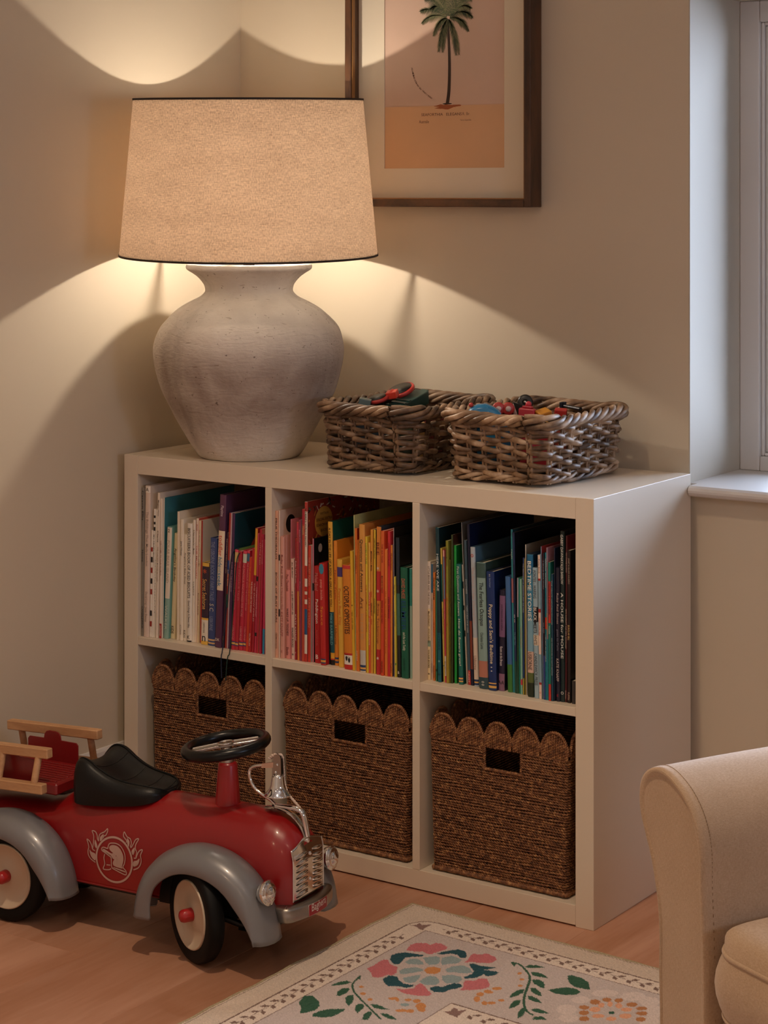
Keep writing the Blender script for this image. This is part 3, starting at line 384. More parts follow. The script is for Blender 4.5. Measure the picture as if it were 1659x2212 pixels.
RUG = [[["D6C8C4",[[0.5145,0.1349],[0.5142,0.1485],[0.5029,0.1624],[0.4873,0.1683],[0.4764,0.1629],[0.4766,0.1493],[0.4879,0.1353],[0.5036,0.1293]]],["D6C8C4",[[0.4894,0.1858],[0.4909,0.198],[0.4838,0.2086],[0.4724,0.2116],[0.4632,0.2051],[0.4617,0.1929],[0.4687,0.1822],[0.4802,0.1793]]],["D6C8C4",[[0.4912,0.2322],[0.4945,0.2482],[0.4875,0.261],[0.4743,0.2631],[0.4625,0.2533],[0.4591,0.2373],[0.4661,0.2243],[0.4795,0.2222]]],["D6C8C4",[[0.5573,0.1196],[0.5587,0.1357],[0.5491,0.1498],[0.5341,0.1539],[0.5223,0.1454],[0.5207,0.1293],[0.5303,0.115],[0.5456,0.111]]],["D6C8C4",[[0.5864,0.125],[0.5892,0.1417],[0.582,0.1548],[0.5688,0.1567],[0.5574,0.1464],[0.5544,0.1297],[0.5617,0.1164],[0.575,0.1145]]],["D6C8C4",[[0.6114,0.154],[0.6155,0.173],[0.6088,0.187],[0.5953,0.1879],[0.5828,0.1752],[0.5785,0.1561],[0.5852,0.1419],[0.5989,0.1411]]],["D6C8C4",[[0.6217,0.1928],[0.6243,0.2088],[0.6172,0.2214],[0.6044,0.2235],[0.5934,0.2137],[0.5906,0.1976],[0.5978,0.1848],[0.6107,0.1828]]],["D6C8C4",[[0.5108,0.2592],[0.5125,0.2724],[0.505,0.284],[0.4925,0.2872],[0.4824,0.2801],[0.4806,0.2669],[0.4882,0.2552],[0.5008,0.252]]],["B37A4E",[[0.5067,0.1838],[0.5083,0.192],[0.5048,0.1985],[0.4981,0.1995],[0.4922,0.1944],[0.4906,0.1862],[0.4941,0.1796],[0.5008,0.1786]]],["B37A4E",[[0.5177,0.1649],[0.5188,0.1717],[0.5154,0.1774],[0.5095,0.1785],[0.5046,0.1746],[0.5035,0.1678],[0.5069,0.1621],[0.5128,0.161]]],["B37A4E",[[0.534,0.1556],[0.5355,0.1628],[0.5328,0.1683],[0.5273,0.1688],[0.5224,0.1642],[0.5208,0.157],[0.5236,0.1515],[0.529,0.1509]]],["B37A4E",[[0.5618,0.1565],[0.5626,0.1641],[0.5583,0.1706],[0.5514,0.1723],[0.5459,0.1682],[0.545,0.1605],[0.5493,0.1539],[0.5563,0.1523]]],["B37A4E",[[0.5818,0.1602],[0.582,0.1667],[0.5775,0.1728],[0.5709,0.1749],[0.566,0.1718],[0.5657,0.1653],[0.5703,0.1592],[0.5769,0.1571]]],["B37A4E",[[0.5908,0.1771],[0.5913,0.184],[0.5869,0.1903],[0.5802,0.1922],[0.575,0.1887],[0.5745,0.1817],[0.5789,0.1754],[0.5857,0.1735]]],["B37A4E",[[0.5028,0.2131],[0.504,0.2204],[0.5003,0.2266],[0.4938,0.2279],[0.4884,0.2237],[0.4872,0.2164],[0.491,0.2103],[0.4974,0.2089]]],["B37A4E",[[0.5133,0.2316],[0.5144,0.2388],[0.5107,0.2449],[0.5043,0.2462],[0.499,0.2421],[0.4978,0.2349],[0.5015,0.2288],[0.508,0.2274]]],["B37A4E",[[0.5247,0.2516],[0.5258,0.2587],[0.5221,0.2647],[0.5157,0.2661],[0.5105,0.262],[0.5093,0.2549],[0.513,0.2489],[0.5194,0.2475]]],["B37A4E",[[0.5994,0.199],[0.6004,0.2063],[0.5966,0.2123],[0.5904,0.2136],[0.5852,0.2095],[0.5843,0.2022],[0.588,0.1962],[0.5943,0.1948]]],["DDA383",[[0.5221,0.2094],[0.5235,0.2177],[0.5194,0.2245],[0.5123,0.2259],[0.5063,0.2211],[0.5049,0.2128],[0.509,0.206],[0.5161,0.2046]]],["DDA383",[[0.5188,0.1908],[0.5212,0.1983],[0.5197,0.2033],[0.5151,0.2028],[0.5101,0.1972],[0.5077,0.1896],[0.5092,0.1846],[0.5138,0.1851]]],["DDA383",[[0.5275,0.1791],[0.5302,0.1865],[0.5291,0.1911],[0.5251,0.1902],[0.5203,0.1844],[0.5177,0.1769],[0.5187,0.1723],[0.5228,0.1731]]],["DDA383",[[0.5436,0.1751],[0.5458,0.1829],[0.5437,0.1882],[0.5387,0.1881],[0.5335,0.1826],[0.5313,0.1748],[0.5334,0.1694],[0.5385,0.1695]]],["DDA383",[[0.5637,0.1788],[0.5643,0.1857],[0.5599,0.192],[0.5531,0.194],[0.5479,0.1904],[0.5474,0.1834],[0.5517,0.1771],[0.5585,0.1751]]],["DDA383",[[0.575,0.2016],[0.5761,0.2099],[0.5715,0.2171],[0.564,0.2188],[0.558,0.2142],[0.5569,0.2058],[0.5615,0.1987],[0.569,0.1969]]],["DDA383",[[0.5394,0.2278],[0.5398,0.2348],[0.535,0.2414],[0.5278,0.2437],[0.5224,0.2404],[0.5219,0.2334],[0.5268,0.2268],[0.5341,0.2245]]],["DDA383",[[0.5601,0.2254],[0.5609,0.2321],[0.5571,0.2379],[0.5509,0.2395],[0.5459,0.2359],[0.5452,0.2292],[0.549,0.2234],[0.5552,0.2218]]],["2F5A46",[[0.5469,0.2068],[0.5478,0.2117],[0.5457,0.2155],[0.5417,0.2161],[0.5383,0.2131],[0.5374,0.2083],[0.5395,0.2044],[0.5435,0.2038]]],["C4727A",[[0.1227,0.1953],[0.115,0.1711],[0.1186,0.1564],[0.1323,0.1463],[0.1438,0.1499],[0.1454,0.1354],[0.1578,0.1335],[0.1742,0.1394],[0.1773,0.1491],[0.1721,0.1648],[0.1682,0.1824],[0.1622,0.1868],[0.1495,0.1815],[0.1375,0.1903]]],["C4727A",[[0.115,0.3023],[0.1159,0.2818],[0.1138,0.2662],[0.1144,0.2512],[0.1217,0.2488],[0.1354,0.2617],[0.1537,0.2653],[0.1654,0.2849],[0.1673,0.3002],[0.1589,0.3008],[0.1568,0.3135],[0.1521,0.3225],[0.1429,0.3237],[0.1302,0.3108]]],["C4727A",[[0.2022,0.3401],[0.2147,0.3362],[0.2266,0.3221],[0.2235,0.3082],[0.2243,0.2967],[0.2375,0.3033],[0.2516,0.3144],[0.2631,0.3219],[0.265,0.3311],[0.2508,0.3415],[0.237,0.3464],[0.2207,0.3478]]],["C4727A",[[0.2931,0.2838],[0.2917,0.2687],[0.2821,0.2541],[0.2789,0.2428],[0.2917,0.2361],[0.2944,0.2203],[0.3043,0.2158],[0.3206,0.2312],[0.3262,0.2433],[0.3208,0.258],[0.3091,0.2693]]],["C4727A",[[0.2353,0.1795],[0.2334,0.1664],[0.2276,0.1474],[0.2269,0.1362],[0.2385,0.1335],[0.245,0.1229],[0.2646,0.126],[0.2751,0.1357],[0.2736,0.1541],[0.2588,0.165],[0.2444,0.1699]]],["1F4E5A",[[0.1153,0.2302],[0.1159,0.2181],[0.1261,0.2034],[0.1429,0.1981],[0.1604,0.194],[0.1599,0.2032],[0.148,0.212],[0.1402,0.2235],[0.1464,0.2421],[0.1478,0.2537],[0.1385,0.2565],[0.1247,0.2466]]],["1F4E5A",[[0.1757,0.1769],[0.1779,0.1635],[0.186,0.1486],[0.1945,0.1377],[0.2097,0.1371],[0.2224,0.1513],[0.2253,0.1608],[0.2178,0.1663],[0.2055,0.1578],[0.1939,0.1605],[0.1851,0.1741]]],["1F4E5A",[[0.2445,0.1784],[0.2512,0.1735],[0.265,0.1747],[0.2835,0.1696],[0.2938,0.162],[0.2872,0.1754],[0.2808,0.1857],[0.3021,0.1785],[0.3067,0.1807],[0.3076,0.194],[0.3013,0.2042],[0.2903,0.2039],[0.2874,0.2228],[0.2753,0.2372],[0.2682,0.2314],[0.273,0.2139],[0.2686,0.2004],[0.2555,0.1903]]],["1F4E5A",[[0.162,0.3207],[0.1616,0.3016],[0.1772,0.2985],[0.1863,0.3083],[0.2051,0.3163],[0.2208,0.3091],[0.2214,0.3178],[0.2153,0.3277],[0.2,0.3309],[0.1871,0.3404],[0.1711,0.3304]]],["1F4E5A",[[0.2471,0.3016],[0.2533,0.2916],[0.2631,0.2871],[0.2655,0.2745],[0.2705,0.2626],[0.2816,0.2599],[0.2881,0.2659],[0.2869,0.2777],[0.2792,0.2887],[0.2764,0.3068],[0.2638,0.3134],[0.2513,0.3093]]],["8FA3A8",[[0.1509,0.2388],[0.1503,0.2219],[0.1608,0.2142],[0.1761,0.2202],[0.1841,0.2286],[0.1738,0.2363],[0.1606,0.2431]]],["8FA3A8",[[0.1656,0.2048],[0.1719,0.1943],[0.181,0.1847],[0.1894,0.1872],[0.1999,0.2027],[0.2019,0.2155],[0.1928,0.2251],[0.1791,0.218]]],["8FA3A8",[[0.1924,0.185],[0.2007,0.1673],[0.2148,0.1685],[0.2259,0.1719],[0.2277,0.188],[0.2154,0.2027],[0.2106,0.212],[0.2013,0.2016]]],["8FA3A8",[[0.2252,0.2239],[0.2279,0.2049],[0.2401,0.1902],[0.2565,0.1952],[0.2708,0.2072],[0.2645,0.2174],[0.2474,0.2244],[0.2344,0.2312]]],["8FA3A8",[[0.1646,0.2743],[0.1667,0.2614],[0.1803,0.2457],[0.193,0.2448],[0.1981,0.2523],[0.1903,0.2665],[0.181,0.2818],[0.1724,0.2853]]],["8FA3A8",[[0.187,0.2967],[0.1965,0.2787],[0.2042,0.2675],[0.2103,0.2796],[0.2145,0.2984],[0.2069,0.3095],[0.1961,0.3066]]],["8FA3A8",[[0.2178,0.2905],[0.2163,0.2724],[0.2198,0.2615],[0.2311,0.2587],[0.2478,0.2739],[0.2496,0.2862],[0.2379,0.2976],[0.2243,0.2967]]],["8FA3A8",[[0.2359,0.2497],[0.2465,0.2362],[0.2646,0.234],[0.2734,0.2441],[0.2734,0.2605],[0.2602,0.273],[0.2458,0.2644]]],["C98A55",[[0.1983,0.2494],[0.195,0.2348],[0.2041,0.2253],[0.2168,0.2245],[0.2242,0.2388],[0.2219,0.2516],[0.2104,0.2573]]],["2F5A46",[[0.1081,0.396],[0.1089,0.3763],[0.1173,0.3635],[0.1277,0.3624],[0.1257,0.3748],[0.1173,0.3875]]],["2F5A46",[[0.1406,0.4228],[0.1317,0.4081],[0.1304,0.393],[0.1377,0.3849],[0.143,0.3891],[0.1476,0.4071],[0.1456,0.4191]]],["2F5A46",[[0.182,0.4444],[0.1678,0.4342],[0.157,0.4212],[0.1555,0.4118],[0.1608,0.4026],[0.1716,0.4157],[0.1788,0.4313]]],["2F5A46",[[0.2103,0.4593],[0.1978,0.4482],[0.1887,0.4343],[0.1913,0.4247],[0.1987,0.4244],[0.2065,0.4366],[0.2072,0.4463]]],["2F5A46",[[0.2302,0.4732],[0.221,0.4564],[0.2194,0.4424],[0.225,0.4383],[0.2314,0.4487],[0.2378,0.4676]]],["2F5A46",[[0.2052,0.417],[0.2136,0.4108],[0.2307,0.4136],[0.2432,0.4147],[0.2341,0.4214],[0.2193,0.4246]]],["2F5A46",[[0.2383,0.4361],[0.2492,0.4305],[0.2646,0.4343],[0.2764,0.4391],[0.2637,0.445],[0.2484,0.4412]]],["2F5A46",[[0.1264,0.347],[0.1235,0.3325],[0.1348,0.3463]]],["2F5A46",[[0.1518,0.5023],[0.1555,0.4844],[0.1644,0.4702],[0.184,0.4558],[0.187,0.4714],[0.1842,0.4936],[0.1702,0.5064],[0.1581,0.5104]]],["2F5A46",[[0.1057,0.4799],[0.0972,0.4548],[0.1086,0.4464],[0.13,0.4569],[0.1434,0.4729],[0.1471,0.4906],[0.141,0.5053],[0.1352,0.5146],[0.1239,0.4975]]],["2F5A46",[[0.3273,0.1347],[0.3322,0.1211],[0.3433,0.1141],[0.3592,0.1152],[0.3494,0.1242],[0.3388,0.132]]],["2F5A46",[[0.3512,0.1489],[0.3533,0.1416],[0.3674,0.1398],[0.3786,0.1458],[0.3868,0.1512],[0.3743,0.1547],[0.3602,0.1565]]],["2F5A46",[[0.3682,0.1733],[0.376,0.1648],[0.3886,0.1696],[0.3966,0.1777],[0.4039,0.1917],[0.3938,0.1908],[0.3795,0.1847]]],["2F5A46",[[0.3836,0.2039],[0.3902,0.199],[0.4068,0.2088],[0.418,0.2223],[0.4066,0.2225],[0.3932,0.2161]]],["2F5A46",[[0.3972,0.2349],[0.403,0.2306],[0.416,0.2346],[0.4314,0.2446],[0.4198,0.2478],[0.4055,0.245]]],["2F5A46",[[0.4295,0.2777],[0.4341,0.268],[0.4464,0.2678],[0.4622,0.2718],[0.4501,0.2808],[0.4382,0.2817]]],["2F5A46",[[0.3763,0.2611],[0.371,0.2406],[0.3723,0.2221],[0.3797,0.215],[0.3845,0.228],[0.3826,0.2457]]],["2F5A46",[[0.399,0.2976],[0.3913,0.2768],[0.3903,0.2615],[0.3972,0.2538],[0.4029,0.2683],[0.4035,0.2863]]],["2F5A46",[[0.4299,0.3189],[0.419,0.3011],[0.4155,0.2854],[0.415,0.2726],[0.4268,0.2902],[0.4323,0.3094]]],["2F5A46",[[0.4521,0.3097],[0.448,0.2978],[0.4594,0.2894],[0.4712,0.2956]]],["2F5A46",[[0.2991,0.1302],[0.309,0.1247],[0.3151,0.1436]]],["2F5A46",[[0.4074,0.1218],[0.4156,0.1157],[0.4333,0.1168],[0.4513,0.1261],[0.468,0.1499],[0.4588,0.154],[0.4411,0.156],[0.4246,0.1458]]],["2F5A46",[[0.4118,0.1942],[0.4194,0.1803],[0.4319,0.1655],[0.4485,0.1616],[0.461,0.1688],[0.4592,0.1838],[0.4417,0.1967],[0.4255,0.1977]]],["C98A55",[[0.156,0.3661],[0.1571,0.3698],[0.1555,0.3729],[0.152,0.3735],[0.1488,0.3714],[0.1477,0.3676],[0.1493,0.3645],[0.1528,0.3638]]],["C98A55",[[0.1751,0.3868],[0.1764,0.391],[0.1746,0.3945],[0.1708,0.3952],[0.1671,0.3927],[0.1658,0.3884],[0.1676,0.3849],[0.1714,0.3842]]],["C98A55",[[0.1976,0.3991],[0.1992,0.4035],[0.1978,0.4069],[0.1942,0.4072],[0.1906,0.4044],[0.189,0.4],[0.1904,0.3966],[0.194,0.3963]]],["C98A55",[[0.2299,0.3701],[0.2304,0.3753],[0.2265,0.3805],[0.2204,0.3827],[0.2157,0.3806],[0.2152,0.3754],[0.2191,0.3702],[0.2252,0.368]]],["C98A55",[[0.235,0.3743],[0.2367,0.3785],[0.2358,0.3815],[0.2327,0.3815],[0.2293,0.3784],[0.2276,0.3742],[0.2285,0.3712],[0.2316,0.3712]]],["C98A55",[[0.2512,0.3623],[0.2522,0.3667],[0.2496,0.3707],[0.2452,0.3719],[0.2413,0.3696],[0.2404,0.3651],[0.2429,0.3611],[0.2474,0.3599]]],["C98A55",[[0.2656,0.3569],[0.2673,0.363],[0.2648,0.3679],[0.2594,0.3688],[0.2543,0.3652],[0.2526,0.3591],[0.2552,0.3541],[0.2606,0.3532]]],["C98A55",[[0.2845,0.3689],[0.2882,0.3788],[0.2856,0.3859],[0.2783,0.3861],[0.2704,0.3792],[0.2667,0.3692],[0.2692,0.362],[0.2766,0.3619]]],["C98A55",[[0.27,0.4],[0.2701,0.4053],[0.2652,0.4112],[0.2582,0.4141],[0.2533,0.4123],[0.2532,0.407],[0.2581,0.4011],[0.2651,0.3982]]],["C98A55",[[0.2796,0.3955],[0.2809,0.401],[0.2782,0.4056],[0.273,0.4068],[0.2684,0.4037],[0.2671,0.3982],[0.2698,0.3935],[0.275,0.3924]]],["C98A55",[[0.2926,0.3808],[0.2943,0.3868],[0.2917,0.3917],[0.2864,0.3926],[0.2815,0.389],[0.2798,0.383],[0.2824,0.3781],[0.2877,0.3772]]],["C98A55",[[0.3402,0.2914],[0.3438,0.2999],[0.3428,0.3052],[0.3378,0.3043],[0.3317,0.2977],[0.3281,0.2892],[0.329,0.2839],[0.3341,0.2848]]],["C98A55",[[0.3355,0.2712],[0.3371,0.2775],[0.3345,0.2825],[0.3291,0.2834],[0.3241,0.2796],[0.3225,0.2732],[0.3252,0.2681],[0.3306,0.2673]]],["C98A55",[[0.3398,0.2547],[0.341,0.2606],[0.3382,0.2655],[0.333,0.2665],[0.3283,0.2632],[0.327,0.2573],[0.3299,0.2524],[0.3351,0.2513]]],["C98A55",[[0.3592,0.2983],[0.3611,0.3042],[0.3595,0.3084],[0.3552,0.3086],[0.3507,0.3045],[0.3488,0.2986],[0.3504,0.2944],[0.3547,0.2942]]],["C98A55",[[0.3407,0.1595],[0.3418,0.1635],[0.3403,0.1666],[0.3371,0.167],[0.3341,0.1643],[0.333,0.1603],[0.3345,0.1572],[0.3377,0.1568]]],["C98A55",[[0.3569,0.1788],[0.3578,0.1826],[0.3563,0.1855],[0.3532,0.186],[0.3504,0.1837],[0.3495,0.1799],[0.351,0.177],[0.3541,0.1765]]],["C98A55",[[0.3693,0.2033],[0.3703,0.2074],[0.3685,0.2106],[0.365,0.2112],[0.362,0.2088],[0.361,0.2047],[0.3628,0.2014],[0.3663,0.2009]]],["C98A55",[[0.3472,0.2335],[0.3476,0.2391],[0.3434,0.2445],[0.3372,0.2467],[0.3325,0.2443],[0.3321,0.2388],[0.3363,0.2332],[0.3425,0.2311]]],["C98A55",[[0.343,0.2558],[0.3437,0.2603],[0.3409,0.2644],[0.3364,0.2657],[0.3327,0.2634],[0.332,0.2588],[0.3348,0.2548],[0.3393,0.2535]]],["C98A55",[[0.3699,0.2899],[0.3708,0.2953],[0.3678,0.3],[0.3627,0.3013],[0.3584,0.2984],[0.3574,0.2931],[0.3605,0.2884],[0.3656,0.287]]],["C98A55",[[0.3758,0.2722],[0.3765,0.2763],[0.3742,0.2798],[0.3703,0.2808],[0.3671,0.2787],[0.3664,0.2746],[0.3687,0.271],[0.3726,0.2701]]],["8FA3A8",[[0.2592,0.3798],[0.26,0.385],[0.2566,0.3899],[0.2511,0.3916],[0.2465,0.3891],[0.2456,0.3839],[0.249,0.379],[0.2546,0.3773]]]],[["2F5A46",[[0.1235,0.3325],[0.1295,0.3557],[0.1363,0.3725],[0.1539,0.3918],[0.1801,0.4094],[0.1996,0.4211],[0.2188,0.4327],[0.2339,0.4418],[0.2527,0.4531]],0.0013],["2F5A46",[[0.3021,0.1297],[0.315,0.1291],[0.3285,0.1367],[0.3506,0.155],[0.3665,0.1775],[0.3831,0.2153],[0.3962,0.2437],[0.412,0.2695],[0.4296,0.288],[0.4433,0.2935]],0.0016]],["8A6E68",[[0.0594,0.0947],[0.0688,0.0878],[0.0692,0.0747],[0.0781,0.0809],[0.0923,0.0672],[0.0901,0.0847],[0.0926,0.0986],[0.0836,0.099],[0.0717,0.092]]],["8A6E68",[[0.3184,0.3694],[0.3284,0.3595],[0.3239,0.3526],[0.3258,0.3461],[0.3334,0.3482],[0.3368,0.3533],[0.346,0.3389],[0.3466,0.3588],[0.3489,0.3747],[0.34,0.3737]]]]

# ------------------------------------------------------------------ room materials
M_WALL = mat('wall_paint', 'CFC1AA', .75, bump=(60, .06, (1,1,1)), noise=(2, .02, (1,1,1)), spec=.25)
M_WHITE = mat('white_gloss_paint', 'D6D1CC', .38, bump=(40, .03, (1,1,1)))
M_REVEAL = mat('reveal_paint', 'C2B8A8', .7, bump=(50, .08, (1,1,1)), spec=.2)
M_CEIL = mat('ceiling_paint', 'D8D2C6', .8)
M_SHELF = mat('shelf_laminate', 'DCCEBA', .36)
XL, YB = -.0241, .025
# walls
struct(MB().box((XL-.12, -5, 0), (XL, YB+.4, 2.45)).build('wall_left', M_WALL))
b = MB()
WX0, WX1, WZ0, WZ1 = 1.0915, 3.42, .7265, 1.711
b.box((XL-.12, YB, 0), (WX0, YB+.4, 2.45), 0)
b.box((WX0, YB, 0), (WX1, YB+.4, WZ0), 0)
b.box((WX0, YB, WZ1), (WX1, YB+.4, 2.45), 0)
b.box((WX1, YB, 0), (4.4, YB+.4, 2.45), 0)
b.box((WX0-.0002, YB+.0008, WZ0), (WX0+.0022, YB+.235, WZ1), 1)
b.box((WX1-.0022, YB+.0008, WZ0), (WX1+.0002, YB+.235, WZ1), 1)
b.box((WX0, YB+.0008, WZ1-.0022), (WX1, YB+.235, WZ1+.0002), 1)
struct(b.build('wall_back', [M_WALL, M_REVEAL]))
b = MB(); b.box((4.2, -5, 0), (4.32, -1.75, 2.45)); b.box((4.2, -1.25, 0), (4.32, YB, 2.45)); b.box((4.2, -1.75, 0), (4.32, -1.25, 1.14)); b.box((4.2, -1.75, 1.56), (4.32, -1.25, 2.45))  # right wall, with a gap for the added fill window
struct(b.build('wall_right', M_WALL))
struct(MB().box((XL-.12, -5.1, 0), (4.32, -4.98, 2.45)).build('wall_rear', M_WALL))
struct(MB().box((XL-.12, -5.1, 2.45), (4.32, YB+.4, 2.55)).build('ceiling', M_CEIL))
# skirting boards: moulded profile (depth from wall, height)
SK = [(0,0),(.018,0),(.018,.112),(.0165,.118),(.0125,.122),(.0125,.134),(.0105,.139),(.0065,.144),(.0065,.156),(.004,.162),(0,.163)]
b = MB(); n = len(SK)
V = [(XL+d, -4.98, z) for d,z in SK]+[(XL+d, YB, z) for d,z in SK]
b.add(V, [(k, (k+1)%n, (k+1)%n+n, k+n) for k in range(n)]+[tuple(range(n))[::-1], tuple(range(n,2*n))])
struct(b.build('baseboard_left', M_WHITE))
b = MB()
V = [(XL+.018, YB-d, z) for d,z in SK]+[(4.2, YB-d, z) for d,z in SK]
b.add(V, [(k, k+n, (k+1)%n+n, (k+1)%n) for k in range(n)]+[tuple(range(n)), tuple(range(n,2*n))[::-1]])
struct(b.build('baseboard_back', M_WHITE))

# window: casing, sash with moulding, glass, sill
win = struct(bpy.data.objects.new('window_1', None)); COL.objects.link(win)
YF = .258
b = MB()
def wframe(b, x0, x1, z0, z1, w, y0, y1, wb=None):
    wb = wb or w
    b.box((x0, y0, z0), (x0+w, y1, z1)); b.box((x1-w, y0, z0), (x1, y1, z1))
    b.box((x0+w, y0, z0), (x1-w, y1, z0+wb)); b.box((x0+w, y0, z1-w), (x1-w, y1, z1))
zt = WZ1-.0022; zs = .7480
wframe(b, WX0+.0022, WX1-.0022, zs, zt, .044, YF, YF+.07, .030)
bevel(b.build('window_casing', M_WHITE, win), .003, 2)
b = MB(); wframe(b, WX0+.0462, WX1-.0462, zs+.030, zt-.044, .007, YF+.008, YF+.06)
bevel(b.build('sash_moulding', M_WHITE, win), .003, 3)
b = MB(); wframe(b, WX0+.0532, WX1-.0532, zs+.037, zt-.051, .010, YF+.014, YF+.05)
bevel(b.build('sash_frame', M_WHITE, win), .004, 3)
b = MB(); b.box((WX0+.0632, YF+.03, zs+.047), (WX1-.0632, YF+.034, zt-.061))
gm = bpy.data.materials.new('window_glass'); gm.use_nodes = True
nt = gm.node_tree; nt.nodes.clear()
o_ = nt.nodes.new('ShaderNodeOutputMaterial'); mx = nt.nodes.new('ShaderNodeMixShader')
t_ = nt.nodes.new('ShaderNodeBsdfTransparent'); g_ = nt.nodes.new('ShaderNodeBsdfGlossy'); g_.inputs['Roughness'].default_value = .02
fr = nt.nodes.new('ShaderNodeFresnel'); fr.inputs[0].default_value = 1.45
nt.links.new(fr.outputs[0], mx.inputs[0]); nt.links.new(t_.outputs[0], mx.inputs[1]); nt.links.new(g_.outputs[0], mx.inputs[2]); nt.links.new(mx.outputs[0], o_.inputs[0])
b.build('pane', gm, win)
b = MB(); 
for xm in (WX0+(WX1-WX0)/3, WX0+(WX1-WX0)*2/3): bevel(MB().box((xm-.03, YF+.012, zs+.03), (xm+.03, YF+.056, zt-.044)).build('mullion', M_WHITE, win), .003, 2)
fill_win = struct(bpy.data.objects.new('fill_window', None)); COL.objects.link(fill_win)  # unseen window added to give bluish fill from the right
b = MB(); b.box((4.22, -1.75, 1.14), (4.27, -1.73, 1.56)); b.box((4.22, -1.27, 1.14), (4.27, -1.25, 1.56)); b.box((4.22, -1.73, 1.14), (4.27, -1.27, 1.16)); b.box((4.22, -1.73, 1.54), (4.27, -1.27, 1.56)); b.build('sash_frame', M_WHITE, fill_win)
# sill with rounded nosing
b = MB()
b.box((WX0, YB, WZ0), (WX1, YF+.07, zs))
pr_ = [(YB, WZ0), (-.004, WZ0), (-.012, WZ0+.003), (-.0165, WZ0+.0085), (-.0175, WZ0+.013), (-.015, WZ0+.018), (-.008, zs), (YB, zs)]
V = [(1.1092, y, z) for y,z in pr_]+[(3.50, y, z) for y,z in pr_]; n = len(pr_)
b.add(V, [(k, (k+1)%n, (k+1)%n+n, k+n) for k in range(n)]+[tuple(range(n))[::-1], tuple(range(n,2*n))], 0, False)
struct(b.build('trim_1', M_WHITE))

# ceiling downlights (the room's own lamps, behind and above the camera)
def downlight(x, y, pw, beam, lab):
    t = thing('ceiling_light', lab, 'ceiling light', (x, y, 2.45), group='recessed ceiling lights')
    MB().lathe([(.050,-.004),(.050,0),(.040,0),(.040,-.004)], 24, caps=(False, False)).add([(.05*cos(a),.05*sin(a),-.004) for a in np.linspace(0,2*PI,24,endpoint=False)]+[(.04*cos(a),.04*sin(a),-.004) for a in np.linspace(0,2*PI,24,endpoint=False)], [(k,(k+1)%24,(k+1)%24+24,k+24) for k in range(24)]).build('trim_ring', M_WHITE, t)
    if beam:
        l = bpy.data.lights.new('ceiling_lamp', 'SPOT'); l.energy = pw; l.color = (1.0, .74, .50); l.spot_size = radians(beam); l.spot_blend = .8; l.shadow_soft_size = .022
        o = bpy.data.objects.new('ceiling_lamp', l); COL.objects.link(o); o.location = (0, 0, -.012)
    else: o = area('ceiling_lamp', (0,0,-.012), (0,0,0), .16, pw, (1.0, .70, .45), shape='DISK')
    o.parent = t
for x, y, pw, beam, lab in ((1.08, -1.50, 68, 100, 'round recessed ceiling spotlight nearest the shelving unit'), (2.7, -1.9, 2.0, 0, 'round recessed ceiling spotlight nearest the window'), (1.08, -3.5, 7.5, 0, 'round recessed ceiling spotlight nearest the left wall'), (2.7, -4.1, 6.0, 0, 'round recessed ceiling spotlight farthest from the shelving unit')):
    downlight(x, y, pw*CEIL_POWER, beam, lab)

